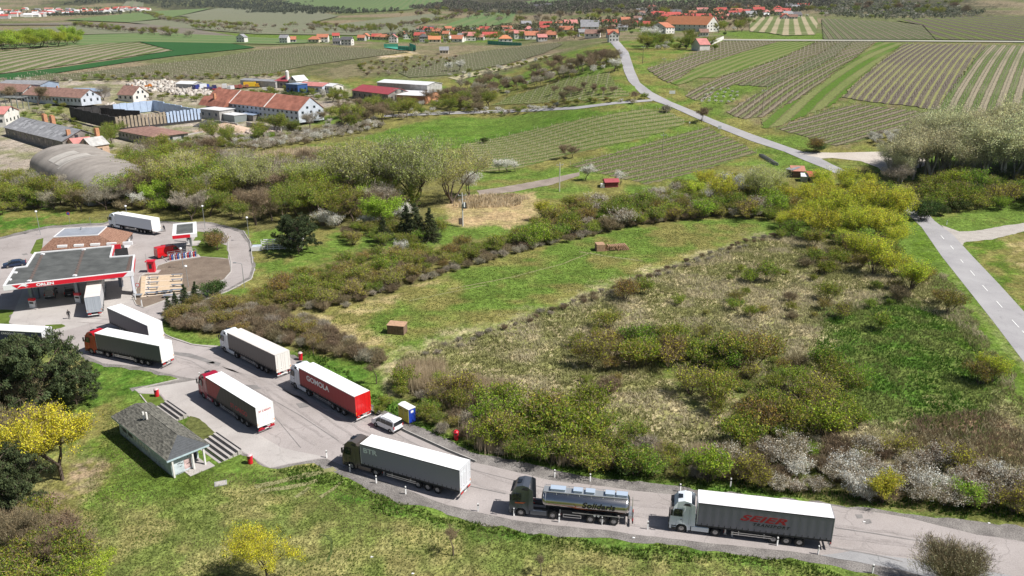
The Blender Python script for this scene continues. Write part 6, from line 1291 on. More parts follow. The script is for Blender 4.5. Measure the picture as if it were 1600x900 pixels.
def house(A, B, depth, he, hr, roofm, wallm, label, cat='building', ridge='x', kind='gable', nwin=5, floors=1, over=.35, name='house', group=None, chimneys=(), ribs=0, px=True, detail=True, gablewin=True, sill=True, sink=.6, rest=None):
    a = P(*A) if px else G(*A); b = P(*B) if px else G(*B); ux = Vector((b.x-a.x, b.y-a.y)); L = ux.length; ang = math.atan2(ux.y, ux.x)
    nx, ny = -ux.y/L, ux.x/L; z = min(float(hgt(a.x+nx*depth*f+ux.x*g_, a.y+ny*depth*f+ux.y*g_)) for f in (0, 1) for g_ in (0, 1))
    zm = max(z, float(a.z), float(b.z)) if rest is None else rest
    r = empty(name, (a.x, a.y, zm), ang, label, cat, group); D = depth
    bm = MB()
    if kind == 'gable' and ridge == 'x': bm.prism([(0,-sink),(D,-sink),(D,he),(D/2,he+hr),(0,he)], 'x', 0, L)
    elif kind == 'gable': bm.prism([(0,-sink),(L,-sink),(L,he),(L/2,he+hr),(0,he)], 'y', 0, D)
    elif kind == 'shed': bm.prism([(0,-sink),(D,-sink),(D,he+hr),(0,he)], 'x', 0, L)
    else: bm.box(0, L, 0, D, -sink, he)
    bm.build('wall', wallm, r)
    o = over; t_ = .14
    def slab(q):
        v = [Vector(p) for p in q]; nn = (v[1]-v[0]).cross(v[-1]-v[0]).normalized(); nn = nn if nn.z > 0 else -nn
        m = MB(); k = len(q); m.add([p+nn*.02 for p in v]+[p+nn*(.02+t_) for p in v], [tuple(range(k))[::-1], tuple(range(k, 2*k))]+[(i,(i+1)%k,k+(i+1)%k,k+i) for i in range(k)]); s = m.build('roof', roofm, r)
        if ribs and k == 4:
            rb = MB(); nb = max(2, int((v[1]-v[0]).length/ribs))
            for i in range(nb+1):
                f = i/nb; rb.tube(v[0].lerp(v[1], f)+nn*(t_+.03), v[3].lerp(v[2], f)+nn*(t_+.03), .05, n=4, caps=False)
            rb.build('roof_seams', roofm, s)
        return s
    if kind == 'gable':
        if ridge == 'x':
            e = hr/(D/2)*o; R_ = []
            R_.append(slab([(-o,-o,he-e),(L+o,-o,he-e),(L+o,D/2,he+hr),(-o,D/2,he+hr)])); R_.append(slab([(L+o,D+o,he-e),(-o,D+o,he-e),(-o,D/2,he+hr),(L+o,D/2,he+hr)]))
        else:
            e = hr/(L/2)*o
            R_ = [slab([(-o,D+o,he-e),(-o,-o,he-e),(L/2,-o,he+hr),(L/2,D+o,he+hr)]), slab([(L+o,-o,he-e),(L+o,D+o,he-e),(L/2,D+o,he+hr),(L/2,-o,he+hr)])]
    elif kind == 'hip':
        k = min(L, D)/2; R_ = []
        if L >= D: i0, i1 = (k, D/2, he+hr), (L-k, D/2, he+hr)
        else: i0, i1 = (L/2, k, he+hr), (L/2, D-k, he+hr)
        c = [(-o,-o,he-.1),(L+o,-o,he-.1),(L+o,D+o,he-.1),(-o,D+o,he-.1)]
        if L >= D: R_ = [slab([c[0],c[1],i1,i0]), slab([c[1],c[2],i1]), slab([c[2],c[3],i0,i1]), slab([c[3],c[0],i0])]
        else: R_ = [slab([c[0],c[1],i0]), slab([c[1],c[2],i1,i0]), slab([c[2],c[3],i1]), slab([c[3],c[0],i0,i1])]
    elif kind == 'shed': R_ = [slab([(-o,-o,he-.05),(L+o,-o,he-.05),(L+o,D+o,he+hr+.05),(-o,D+o,he+hr+.05)])]
    else: R_ = [slab([(-o,-o,he),(L+o,-o,he),(L+o,D+o,he),(-o,D+o,he)])]
    if nwin and detail:
        zs = [he*(f+.35)/floors for f in range(floors)]; wh = min(1.4, he/floors*.42); ww = min(1.3, L/nwin*.4)
        wm = MB().box(-ww/2, ww/2, -.05, .02, 0, wh).mesh('window', WIN); 
        for zz in zs:
            for i in range(nwin): link('window', wm, r, ((i+.5)*L/nwin, -.005, zz))
        nd = max(1, int(D/4)); wm2 = MB().box(-.02, .05, -ww/2, ww/2, 0, wh).mesh('window', WIN)
        if gablewin:
            for zz in zs:
                for i in range(nd): link('window', wm2, r, (L+.005, (i+.5)*D/nd, zz)); link('window', wm2, r, (-.035, (i+.5)*D/nd, zz))
            if ridge == 'x' and hr > 2.4 and kind == 'gable':
                for i in (-1, 1): link('window', wm2, r, (L+.005, D/2+i*D*.14, he+.5))
            if ridge == 'y' and hr > 2.2 and kind == 'gable': link('window', wm, r, (L/2, -.005, he+.4))
    for (cx, cy, ch) in chimneys:
        q = R_[0]; m = MB(); m.box(cx*L-.35, cx*L+.35, cy*D-.3, cy*D+.3, he, he+hr+ch); c = m.build('chimney', BRK, q); 
    return r, L
# industrial yard on the left
h, L = house((10,212), (101,240), 15, 3.6, 3.6, RGR, PLB, 'derelict long hall with patched grey sheet roof and brick chimneys', ridge='x', nwin=9, name='derelict_hall', ribs=1.6, sink=1)
hole = mat('roof_hole', (0.012,0.012,0.012), 1)
for (fx, fy, w_, d_) in ((.12,.34,.5,2.6),(.2,.36,.5,2.4),(.27,.33,.5,2.4),(.5,.3,.9,1.3),(.52,.18,.4,2),(.62,.3,.4,2.4),(.74,.12,.4,2),(.9,.14,.5,3)):
    k = 3.6/7.5; y0 = fy*15; z0 = 3.6+y0*k+.19; y1 = y0+d_; z1 = 3.6+y1*k+.19; x0 = fx*L
    MB().add([(x0,y0,z0),(x0+w_,y0,z0),(x0+w_+.5,y1,z1),(x0+.5,y1,z1),(x0,y0,z0-.03),(x0+w_,y0,z0-.03),(x0+w_+.5,y1,z1-.03),(x0+.5,y1,z1-.03)], [(0,1,2,3),(0,4,5,1),(1,5,6,2),(2,6,7,3),(3,7,4,0)]).build('roof_gap', hole, h)
PAT = mat('roof_patch', (0.36,0.36,0.37), .7, var=.2, vscale=1)
for i in range(22):
    k = 3.6/7.5; x0 = rng.uniform(.02, .92)*L; y0 = rng.uniform(0, 5); y1 = y0+rng.uniform(1.2, 2.4); w_ = rng.uniform(1.2, 3.2)
    MB().add([(x0,y0,3.6+y0*k+.20),(x0+w_,y0,3.6+y0*k+.20),(x0+w_,y1,3.6+y1*k+.20),(x0,y1,3.6+y1*k+.20)], [(0,1,2,3)]).build('roof_sheet', PAT, h)
for fx, yy in ((.30,9.5),(.42,9.8)): 
    m = MB(); m.box(fx*L-1.3, fx*L+1.3, yy, yy+1.4, 5.5, 9.6); c = m.build('chimney', BRK, h)
    for j in (-1,0,1): box_part('chimney_pot', c, BRK, fx*L+j*.75-.18, fx*L+j*.75+.18, yy+.4, yy+.9, 9.6, 9.95)
h, _ = house((106,238), (121,243), 7, 3.6, 2.2, RPNK, mat('brick_pale', (0.52,0.36,0.25), .9, var=.3, vscale=1.5), 'pale brick gable annex with tall chimney touching the derelict hall, left one', ridge='y', nwin=1, name='brick_annex'); m = MB(); m.box(-1.3,-.1,1,2.4,-.5,8.6); m.build('chimney', BRK, h)
h, _ = house((127,243), (146,246), 7, 4.2, 2.6, PLG, MATS['brick_pale'], 'small pale brick gable annex with tall chimney and blue lean-to, right one', ridge='y', nwin=1, name='brick_annex'); m = MB(); m.box(2.6,3.8,5.2,6.6,-.5,10); m.build('chimney', BRK, h); box_part('lean_to', h, RBL, 0, 5, -2.4, -.02, 2.4, 2.6)
# arched hall
def arch():
    a = P(48, 268); b = P(140, 322); ux = Vector((b.x-a.x, b.y-a.y)); L = ux.length; r = empty('arched_hall', (a.x, a.y, 0), math.atan2(ux.y, ux.x), 'big arched hall with grey barrel roof and pale patches, below the derelict hall', 'building')
    W_, Hh, n = 25, 8.2, 24; prof = [(W_/2-W_/2*math.cos(math.pi*i/n), 1.2+(Hh-1.2)*math.sin(math.pi*i/n)**.85) for i in range(n+1)]
    m1 = mat('barrel_roof', (0.30,0.27,0.24), .9, spec=.1, var=.25, vscale=.15); m2 = mat('barrel_patch', (0.42,0.39,0.35), .9, var=.2, vscale=.2)
    mb = MB(); vs = [(x, y, z) for x in (0, L) for y, z in prof]; k = n+1; mb.add(vs, [(i, i+1, k+i+1, k+i) for i in range(n)], 0, True); mb.build('roof', m1, r)
    for x0, x1, i0, i1 in ((.24,.34,5,12),(.36,.44,5,13),(.45,.47,4,14)):
        mb = MB(); pr = [(y+(y-W_/2)*.004, z+.05) for y, z in prof[i0:i1]]; kk = len(pr); mb.add([(x*L, y, z) for x in (x0, x1) for y, z in pr], [(i, i+1, kk+i+1, kk+i) for i in range(kk-1)], 0, True); mb.build('roof_patch', m2, r)
    rb = MB()
    for j in range(14):
        x = j*L/13; rb.add([(x+d, y, z+.06) for d in (-.08,.08) for y, z in prof], [(i, i+1, k+i+1, k+i) for i in range(n)], 0, True)
    rb.build('roof_ribs', m1, r)
    for x in (0, L):
        m = MB(); m.add([(x, y, z-.05) for y, z in prof]+[(x, W_, -1), (x, 0, -1)], [tuple(range(n+3))]); m.build('end_wall', PLG, r)
    s = MB(); s.box(0, L, -.3, .1, -1, 1.3); s.box(0, L, W_-.1, W_+.3, -1, 1.3); s.build('wall', PLG, r)
    for j in range(3): box_part('door', r, PLW, L+.02, L+.1, 5+j*6, 8.5+j*6, -.5, 3.2)
arch()
house((38,158), (129,171), 12, 3.5, 3.6, RBR, PLBL, 'long low building with brown roof and white right gable at the back of the yard', ridge='x', nwin=16, name='long_building', chimneys=((.45,.5,1),), ribs=0)
house((-20,150), (38,157), 11, 3.2, 3.2, RBR, PLG, 'low brown roofed wing behind the leafless tree at the left edge', ridge='x', nwin=6, name='long_building')
house((185,157), (209,160), 11, 3.3, 4.2, RBR, PLW, 'small white gabled house with steep brown roof in the stone yard', ridge='x', nwin=3, name='gabled_house', cat='house', chimneys=((.4,.6,.6),))
house((186,216), (242,229), 15, 3.4, 1.2, RBR, PLG, 'low building with flat hipped brown roof in front of the ribbed enclosure', kind='hip', nwin=10, name='low_building', over=.7)
h, LB = house((323,172), (468,197), 15, 5.0, 5.6, RRUST, PLBL, 'long two-storey barn with rusty red roof and white gable end', ridge='x', nwin=22, floors=2, name='long_barn', over=.3)
for f in (.28, .66):
    k = 5.6/7.5; MB().prism([(-.4,4.75),(7.5,10.6),(7.5,11.0),(-.4,5.2)], 'x', f*LB-.25, f*LB+.25).build('parapet_strip', TRIM, h)
MB().prism([(-4,3.0),(.5,3.5),(.5,7.4),(-1.8,5.6)], 'x', -1, LB*.28).build('roof_extension', RRUST, h); MB().box(LB*.12,LB*.12+1.2,-1.2,0,3,9.2).build('chimney', BRK, h)
house((313,184), (344,189), 9, 4.4, .2, RWH, CONCD, 'grey block shed with white flat roof left of the barn', kind='flat', nwin=3, name='block_shed', over=.5)
house((343,187), (367,192), 7, 3.0, .2, RWH, mat('metal_grey', (0.26,0.29,0.29), .5, .3), 'small grey steel box shed with white roof in front of the barn', kind='flat', nwin=0, name='steel_shed', over=.25)
house((376,187), (396,190), 6, 2.8, .5, RBL, PLB, 'pale blue lean-to against the barn', kind='shed', nwin=0, name='lean_to_shed')
house((425,190), (431,191.5), 2.2, 4.2, .2, RWH, DWHITE, 'white container cabin standing against the barn wall', kind='flat', nwin=0, name='cabin', over=.05)
house((551,153), (607,163), 15, 4.2, 2.6, RCR, PLB, 'long hall with dull red roof beside the white roofed hall', ridge='x', nwin=7, name='red_hall')
house((606,160), (664,163), 22, 4.2, 1.4, RWH, BRK, 'big white roofed hall with orange end wall behind the red hall', ridge='x', nwin=0, name='white_hall')
house((590,143), (668,150), 14, 5.2, 1.2, RWH, PLG, 'second white roofed hall rising behind the first one', ridge='x', nwin=0, name='white_hall')
house((430,137), (450,138), 10, 4, 2.8, RCR, PLB, 'small building with crimson hipped roof beside the pale silo', kind='hip', nwin=3, name='crimson_building')
house((452,138), (464,139), 10, 4.6, 2.6, RWH, PLW, 'white gabled shed beside the pale silo', ridge='y', nwin=1, name='white_shed')
house((448,146), (466,148), 8, 5.4, .2, RBL, mat('wall_blue', (0.03,0.09,0.25), .5), 'dark blue block building in front of the pale silo', kind='flat', nwin=3, name='blue_building')
house((466,143), (504,146), 11, 3.6, 1.6, RPNK, PLBL, 'low building with light red roof right of the blue building', ridge='x', nwin=7, name='red_roof_building')
house((376,133), (431,138), 9, 3, .8, RGR, PLG, 'long low grey roofed shed behind the scrap vehicles', ridge='x', nwin=0, name='grey_shed')
house((492,142), (520,146), 8, 3.5, 1.2, RWH, PLW, 'white shed right of the light red roof', ridge='x', nwin=2, name='white_shed')
g = P(450.5, 137); r = empty('silo', (g.x, g.y, g.z), 0, 'tall narrow pale silo beside the crimson roof', 'silo'); MB().tube((0,0,-.5), (0,0,9.5), 1.1, n=16).build('shell', PLW, r); MB().tube((0,0,9.5), (0,0,10.3), 1.1, .3, n=16).build('cap', PLW, r)
house((0,147), (66,152), 14, 5.5, 1.5, RGR, RBL, 'large grey hall with pale blue wall at the left edge', ridge='x', nwin=0, name='grey_hall', ribs=3)
house((103,151), (158,154), 9, 3, .7, RBL, PLB, 'long low shed with pale blue roof behind the long building', kind='shed', nwin=0, name='blue_shed', ribs=2.5)
house((-40,199), (10,199), 16, 5.6, 2.6, RPNK, PLW, 'white building with faded red roof at the left edge', ridge='x', nwin=4, name='white_building')
house((276,139), (302,141), 9, 3, 1.2, RWH, PLG, 'open pale roofed shed among the stone blocks', ridge='x', nwin=0, name='stone_shed')
# steel skeleton
g = P(2, 172); r = empty('steel_skeleton', (g.x, g.y, g.z), R(-12), 'bare steel frame with pale beams at the left edge', 'steel frame')
for i in range(4):
    for j in range(2): box_part('post', r, GALV, i*3.4-.15, i*3.4+.15, j*7-.15, j*7+.15, -.5, 6)
for j in range(2): box_part('beam', r, GALV, -.4, 10.8, j*7-.15, j*7+.15, 6, 6.35)
for i in range(4): box_part('cross_beam', r, GALV, i*3.4-.1, i*3.4+.1, .15, 6.85, 6.0, 6.3)
# ribbed enclosure of standing panels
def enclosure():
    c1, c2, c3 = P(112,188), P(183,205), P(315,190); d = (c3-c2); c4 = c1 + d
    r = empty('panel_enclosure', (c2.x, c2.y, 0), 0, 'roofless enclosure of tall ribbed panels, front half rusty tan and half pale blue', 'enclosure')
    TAN = mat('panel_tan', (0.33,0.27,0.20), .85, var=.3, vscale=.8); BLU = mat('panel_blue', (0.42,0.52,0.68), .55, var=.12, vscale=.6); BLK = mat('panel_black', (0.035,0.032,0.032), .8, var=.4, vscale=.6)
    o = Vector((c2.x, c2.y, 0))
    def wall(p, q, n, mA, mB_, split, gap, h0, h1, th=.5, base=True):
        p = p-o; q = q-o; p.z = q.z = 0; dd = (q-p)/n; u = dd.normalized(); nn = Vector((-u.y, u.x, 0))*th/2
        for i in range(n):
            a = p+dd*i; b = a+dd*(1-gap); za = float(hgt(a.x+o.x, a.y+o.y)); m = MB(); m.prism([((a+nn).x,(a+nn).y),((a-nn).x,(a-nn).y),((b-nn).x,(b-nn).y),((b+nn).x,(b+nn).y)], 'z', za+h0, za+h1*(1+.03*math.sin(i*2.1)))
            m.build('panel', mA if i < split*n else mB_, r)
        if gap > .1:
            m = MB(); a, b = p, q; k = nn*.5; m.prism([((a+k).x,(a+k).y),((a-k).x,(a-k).y),((b-k).x,(b-k).y),((b+k).x,(b+k).y)], 'z', 0, h1-.4); m.build('inner_sheet', BLK, r)
        if base: m = MB(); k = nn*1.8; a, b = p, q; m.prism([((a+k).x,(a+k).y),((a-k).x,(a-k).y),((b-k).x,(b-k).y),((b+k).x,(b+k).y)], 'z', -1, h0); m.build('base_wall', CONC, r)
    wall(c1, c2, 16, BLK, BLK, 1, .04, .6, 6.4); wall(c2, c3, 24, TAN, BLU, .55, .34, 1.2, 6.3)
    wall(c1, c4, 12, BLK, BLU, .5, .04, .3, 5.6); wall(c4, c3, 8, BLU, BLU, .5, .04, .3, 5.6)
    e1 = c1 + d*.35; e2 = c2 + d*.5; wall(e1, c1.lerp(c2,.5)+d*.55, 8, BLK, BLK, 1, .05, .2, 4.6, base=False)
enclosure()
# low concrete wall pieces, heaps, rubble
def seg(A, B, h_, lab, m=CONCD):
    a, b = P(*A), P(*B); r = empty('concrete_barrier', (a.x, a.y, a.z), math.atan2(b.y-a.y, b.x-a.x), lab, 'wall'); L = (b-a).length; n = max(1, int(L/2.4))
    for i in range(n): box_part('block', r, m, i*L/n, (i+.97)*L/n, -.3, .3, -.4, h_*(1+.06*math.sin(i*3)))
seg((336,195), (372,201), 2.2, 'dark concrete wall of blocks in front of the sand heap'); seg((386,197), (440,207), 2.0, 'concrete wall of blocks in front of the barn'); seg((440,203), (466,203), 1.6, 'low concrete wall near the white gable')
seg((336,203), (250,220), .4, 'low concrete strip along the yard edge', CONC)
def heap(u, v, rx, ry, h_, col, lab, nm, seed):
    g = P(u, v); r = np.random.RandomState(seed); n, k = 16, 40; V = [(0, 0, h_)]; 
    for i in range(1, n+1):
        f = i/n
        for j in range(k):
            a = 6.283*j/k; w_ = 1+.18*math.sin(3*a+seed)+.1*math.sin(7*a+seed*2); V.append((rx*f*w_*math.cos(a), ry*f*w_*math.sin(a), h_*(1-f)**.85*(1+r.uniform(-.08,.08)) - (.3 if i == n else 0)))
    F = [(0, 1+j, 1+(j+1) % k) for j in range(k)]; me = bpy.data.meshes.new(nm); F += [(1+(i-1)*k+j, 1+i*k+j, 1+i*k+(j+1) % k, 1+(i-1)*k+(j+1) % k) for i in range(1, n) for j in range(k)]
    me.from_pydata(V, [], F); me.materials.append(mat(nm+'_'+str(seed), col, 1, spec=.05, var=.25, vscale=.8, bump=.6, bscale=4)); tag(link(nm, me, None, g), lab, 'heap')
heap(352,203, 13, 9, 3.2, (0.50,0.37,0.28), 'broad pink sand heap beside the ribbed enclosure', 'sand_heap', 3); heap(325,198, 6, 4.5, 3.4, (0.13,0.125,0.12), 'dark grey gravel heap left of the sand heap', 'gravel_heap', 5); heap(200,181, 14, 8, 1.6, (0.38,0.33,0.28), 'low soil heap inside the enclosure', 'soil_heap', 8)
def rubble(name, poly, n, s0, s1, cols, lab):
    wp = zone_px(poly); xs = [p[0] for p in wp]; ys = [p[1] for p in wp]; V, C, F = [], [], []; k = 0; r = np.random.RandomState(n)
    while k < n:
        x, y = r.uniform(min(xs), max(xs)), r.uniform(min(ys), max(ys))
        if not inpoly(np.array([x]), np.array([y]), wp)[0]: continue
        s = r.uniform(s0, s1); M = Matrix.Rotation(r.uniform(0,6.28), 3, Vector(r.normal(0,1,3)).normalized()); z = float(hgt(x, y)); c = np.array(cols[r.randint(len(cols))])*r.uniform(.8,1.15)
        for cx in (-1,1):
            for cy in (-1,1):
                for cz in (-1,1): p = M @ Vector((cx*s*r.uniform(.7,1.1), cy*s*.8*r.uniform(.7,1.1), cz*s*.6*r.uniform(.7,1.1))); V.append((x+p.x, y+p.y, z+p.z+s*.3)); C.append(c)
        b = k*8; F += [(b,b+1,b+3,b+2),(b+4,b+6,b+7,b+5),(b,b+4,b+5,b+1),(b+2,b+3,b+7,b+6),(b,b+2,b+6,b+4),(b+1,b+5,b+7,b+3)]; k += 1
    tag(link(name, npmesh(name, np.array(V), np.array(F), GRASSM0, cols=np.array(C))), lab, None, kind='stuff')
GRASSM0 = leaf_mat('stone_tints', (1,1,1), 0, 0, 0)
rubble('rubble', [(382,206),(400,202),(440,208),(425,213),(395,212)], 380, .25, .9, [(0.42,0.33,0.28),(0.30,0.25,0.22),(0.5,0.42,0.36)], 'pile of pink and grey rubble in front of the barn')
rubble('rubble', [(352,214),(372,211),(380,217),(362,220)], 160, .25, .8, [(0.18,0.15,0.12),(0.12,0.1,0.09)], 'dark rubble pile at the yard edge')
rubble('stone_blocks', [(195,135),(212,128),(262,127),(300,134),(330,142),(328,150),(290,152),(262,146),(225,142)], 480, .5, 1.4, [(0.46,0.42,0.37),(0.36,0.32,0.28),(0.54,0.50,0.45)], 'stacked pale quarry blocks behind the enclosure')
rubble('stone_blocks', [(160,168),(180,160),(182,175)], 40, .3, .9, [(0.5,0.45,0.4)], 'loose blocks by the long building')
rubble('stone_blocks', [(100,250),(150,244),(210,240),(220,262),(170,262)], 260, .15, .5, [(0.5,0.44,0.38),(0.4,0.35,0.3)], 'pale gravel and debris beside the annexes')
# parked machines and scrap vehicles, all distinct
def truckling(u, v, rz, col, lab, cat, L=6, hc=2.6, box=None, boxc=(0.6,0.6,0.6)):
    g = P(u, v); r = empty('old_truck' if cat == 'truck' else 'old_vehicle', (g.x, g.y, g.z), rz, lab, cat, 'vehicles standing in the stone yard'); m = paint('machine_%d_%d' % (u, v), col)
    MB().prism([(0,.6),(2.0,.6),(2.0,1.5),(1.6,hc),(.1,hc)], 'y', -1.1, 1.1).build('cab', m, r, bevel=.05); MB().prism([(2.0-.02,1.52),(2.03,1.52),(1.64,hc-.12),(1.55,hc-.12)], 'y', -.95, .95).build('windscreen', GLASS, r)
    box_part('chassis', r, CHASSIS, -L+2, 1.9, -.5, .5, .5, .8)
    if box: box_part('body', r, paint('machine_body_%d_%d' % (u, v), boxc), -L+2, -.1, -1.15, 1.15, .85, .85+box)
    for x in (1.2, -L+3, -L+4.2):
        for s in (1, -1): wheel(r, x, s*1.1, .45, .28)
for a in ((313,140,1.2,(0.03,0.04,0.25),'dark blue truck at the left of the vehicle row','truck',7,2.8,2.2,(0.03,0.04,0.2)),(322,139,1.0,(0.05,0.08,0.35),'blue truck with pale body, second in the vehicle row','truck',7,2.8,2.4,(0.6,0.62,0.66)),(333,140,.9,(0.03,0.03,0.1),'very dark truck in the middle of the vehicle row','truck',7,2.7,1.0,(0.05,0.05,0.12)),
          (341,142,.3,(0.45,0.02,0.03),'bright red pickup in the vehicle row','truck',5,1.9,.5,(0.4,0.02,0.03)),(352,139,1.8,(0.03,0.03,0.05),'black truck with white body in the vehicle row','truck',7,2.8,2.3,(0.7,0.7,0.7)),(362,141,1.5,(0.65,0.67,0.7),'white truck in the vehicle row','truck',6,2.7,1.8,(0.65,0.66,0.68)),
          (373,139,.4,(0.28,0.06,0.05),'rusty red truck at the right of the vehicle row','truck',7,2.7,1.6,(0.3,0.1,0.08)),(384,138,.2,(0.35,0.14,0.08),'rusty brown machine beside the yellow truck','truck',6,2.4,1.2,(0.4,0.2,0.1)),(400,137,.1,(0.6,0.3,0.02),'orange truck with big yellow tilt','truck',9,2.6,2.6,(0.8,0.52,0.02)),
          (232,137,.5,(0.6,0.2,0.03),'orange loader among the stone blocks','loader',4,2.2,.6,(0.6,0.2,0.03)),(83,147,.1,(0.05,0.35,0.38),'turquoise truck beside the grey hall','truck',8,2.4,1.6,(0.05,0.4,0.42)),(92,146,.1,(0.5,0.55,0.5),'pale green truck beside the turquoise one','truck',7,2.4,1.4,(0.35,0.5,0.42)),
          (421,143,.1,(0.7,0.7,0.68),'white truck by the blue building','truck',6,2.4,1.6,(0.7,0.68,0.62)),(300,222,.4,(0.15,0.11,0.05),'small yellow-black excavator at the yard edge','excavator',3.5,2.2,.6,(0.35,0.25,0.03))): truckling(*a)
# small stone hut beside the lorry park
def hut():
    ra, rb_, rc = P(174, 652, 2.55), P(261, 722, 2.55), P(323, 693, 2.55); ux = Vector((rb_.x-ra.x, rb_.y-ra.y)); LR = ux.length; ux.normalize(); nx = Vector((-ux.y, ux.x)); DR = Vector((rc.x-rb_.x, rc.y-rb_.y)).dot(nx)
    L = LR-1.1; a = Vector((ra.x, ra.y, 0)) + Vector((ux.x+nx.x, ux.y+nx.y, 0))*.55
    r = empty('rest_hut', (a.x, a.y, .02), math.atan2(ux.y, ux.x), 'small abandoned grey hut with mossy hipped roof and painted walls beside the stairs', 'building')
    D = DR-1.1; he = 2.6; o = .55; hr = 1.5
    HW = mat('hut_wall', (0.50,0.56,0.58), .85, var=.25, vscale=1.2); TARP_ = mat('mossy_shingle', (0.045,0.046,0.045), .95, spec=.1, var=.5, vscale=1.6, col2=(0.26,0.25,0.21), stretch=(1,3,1))
    TARP2 = mat('clean_shingle', (0.075,0.08,0.085), .9, var=.2, vscale=3); PINK = mat('hut_pink', (0.55,0.40,0.38), .8, var=.4, vscale=2)
    w_ = MB(); w_.box(0, L-1.6, 0, .2, -.1, he); w_.box(0, .2, .2, D, -.1, he); w_.box(.2, L-1.6, D-.2, D, -.1, he); w_.box(L-1.8, L-1.6, .2, D-1.6, -.1, he); w_.box(L-1.6, L, 0, .18, -.1, he); w_.box(L-.18, L, .18, 2.6, -.1, he); w_.build('wall', HW, r)
    box_part('floor', r, CONC, 0, L, 0, D, 0, .12); box_part('porch_step', r, CONC, L, L+1.5, 1.5, D+.5, 0, .07)
    c = [(-o,-o,he),(L+o,-o,he),(L+o,D+o,he),(-o,D+o,he)]; k = D/2+.2; i0, i1 = (1.2, D/2, he+hr), (L-k+.4, D/2, he+hr)
    for q, mm in (([c[0],c[1],i1,i0], TARP_), ([c[1],c[2],i1], TARP2), ([c[2],c[3],i0,i1], TARP_), ([c[3],c[0],i0], TARP_)):
        v = [Vector(p) for p in q]; nn = (v[1]-v[0]).cross(v[-1]-v[0]).normalized(); nn = nn if nn.z > 0 else -nn; m = MB(); kk = len(q)
        m.add([p for p in v]+[p+nn*.1 for p in v], [tuple(range(kk))[::-1], tuple(range(kk, 2*kk))]+[(i,(i+1)%kk,kk+(i+1)%kk,kk+i) for i in range(kk)]); m.build('roof', mm, r)
        sm = MB(); rows = 9
        for j in range(1, rows):
            f = j/rows; p0 = v[0].lerp(v[-1], f)+nn*.105; p1 = v[1].lerp(v[2] if kk == 4 else v[2], f)+nn*.105; sm.tube(p0, p1, .022, n=4, caps=False)
        sm.build('shingle_courses', mm, r)
    ea = MB(); ea.box(-o, L+o, -o-.04, -o+.02, he-.18, he+.08); ea.box(L+o-.02, L+o+.04, -o, D+o, he-.18, he+.08); ea.box(-o, L+o, D+o-.02, D+o+.04, he-.18, he+.08); ea.box(-o-.04, -o+.02, -o, D+o, he-.18, he+.08); ea.build('eaves_board', mat('eaves_blue', (0.42,0.52,0.56), .7, var=.2, vscale=2), r)
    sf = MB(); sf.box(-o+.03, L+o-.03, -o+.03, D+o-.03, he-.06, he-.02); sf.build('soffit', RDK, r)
    for y in (.1, 2.6, D-.15): box_part('porch_post', r, TRIM, L+.25, L+.45, y-.1, y+.1, .0, he-.05)
    ch = MB(); ch.box(L*.36, L*.36+.2, D/2-.9, D/2-.7, he+.8, he+hr+.7); ch.box(L*.36+.5, L*.36+.7, D/2-.7, D/2-.5, he+.8, he+hr+.75); ch.build('roof_vent', TRIM, r)
    for i, x in enumerate((1.2, 2.9, 4.6, 6.3, 8.0)):
        if x < L-1.5: 
            f = box_part('window', r, DWHITE if i > 1 else RDK, x, x+1.2, -.035, 0, 1.0, 1.95); box_part('window_bar', f, BLACK, x+.56, x+.64, -.05, -.036, 1.0, 1.95)
    gr = MB()        # sprayed scrawls: loose dark strokes
    for j in range(26):
        x = rng.uniform(.4, L-2); z = rng.uniform(.3, 1.6); gr.box(x, x+rng.uniform(.1,.5), -.012, -.002, z, z+rng.uniform(.05,.12))
    for j in range(14):
        y = rng.uniform(.3, 2.4); z = rng.uniform(.4, 2.0); gr.box(L+.002, L+.012, y, y+rng.uniform(.1,.4), z, z+.07)
    gr.build('sprayed_strokes', BTXT, r); box_part('painted_patch', r, PINK, L+.001, L+.006, 1.6, 2.5, .3, 1.6); box_part('door', r, RDK, L-1.6, L-1.57, 1.2, 2.2, .1, 2.1)
hut()
# stairs
def stairs(A, B, n, depth, lab):
    """A, B: ends of the top step edge; steps go down towards the hut"""
    a, b = P(*A), P(*B); d = Vector((b.x-a.x, b.y-a.y)); L = d.length; r = empty('stairs', (a.x, a.y, .03), math.atan2(d.y, d.x), lab, 'stairs')
    for i in range(n): box_part('step', r, CONC, 0, L, -(i+1)*depth, -i*depth-.12, -.3, .62-.15*i-.02); box_part('riser_shade', r, BLACK, 0, L, -i*depth-.34, -i*depth-.12, .62-.15*i-.03, .62-.15*i-.012)  # black strip on each tread paints the shadow at the riser
stairs((264,631), (294,652), 5, .62, 'short flight of concrete steps with painted shade lines above the hut roof'); stairs((341,681), (380,708), 6, .66, 'flight of concrete steps with painted shade lines right of the hut')
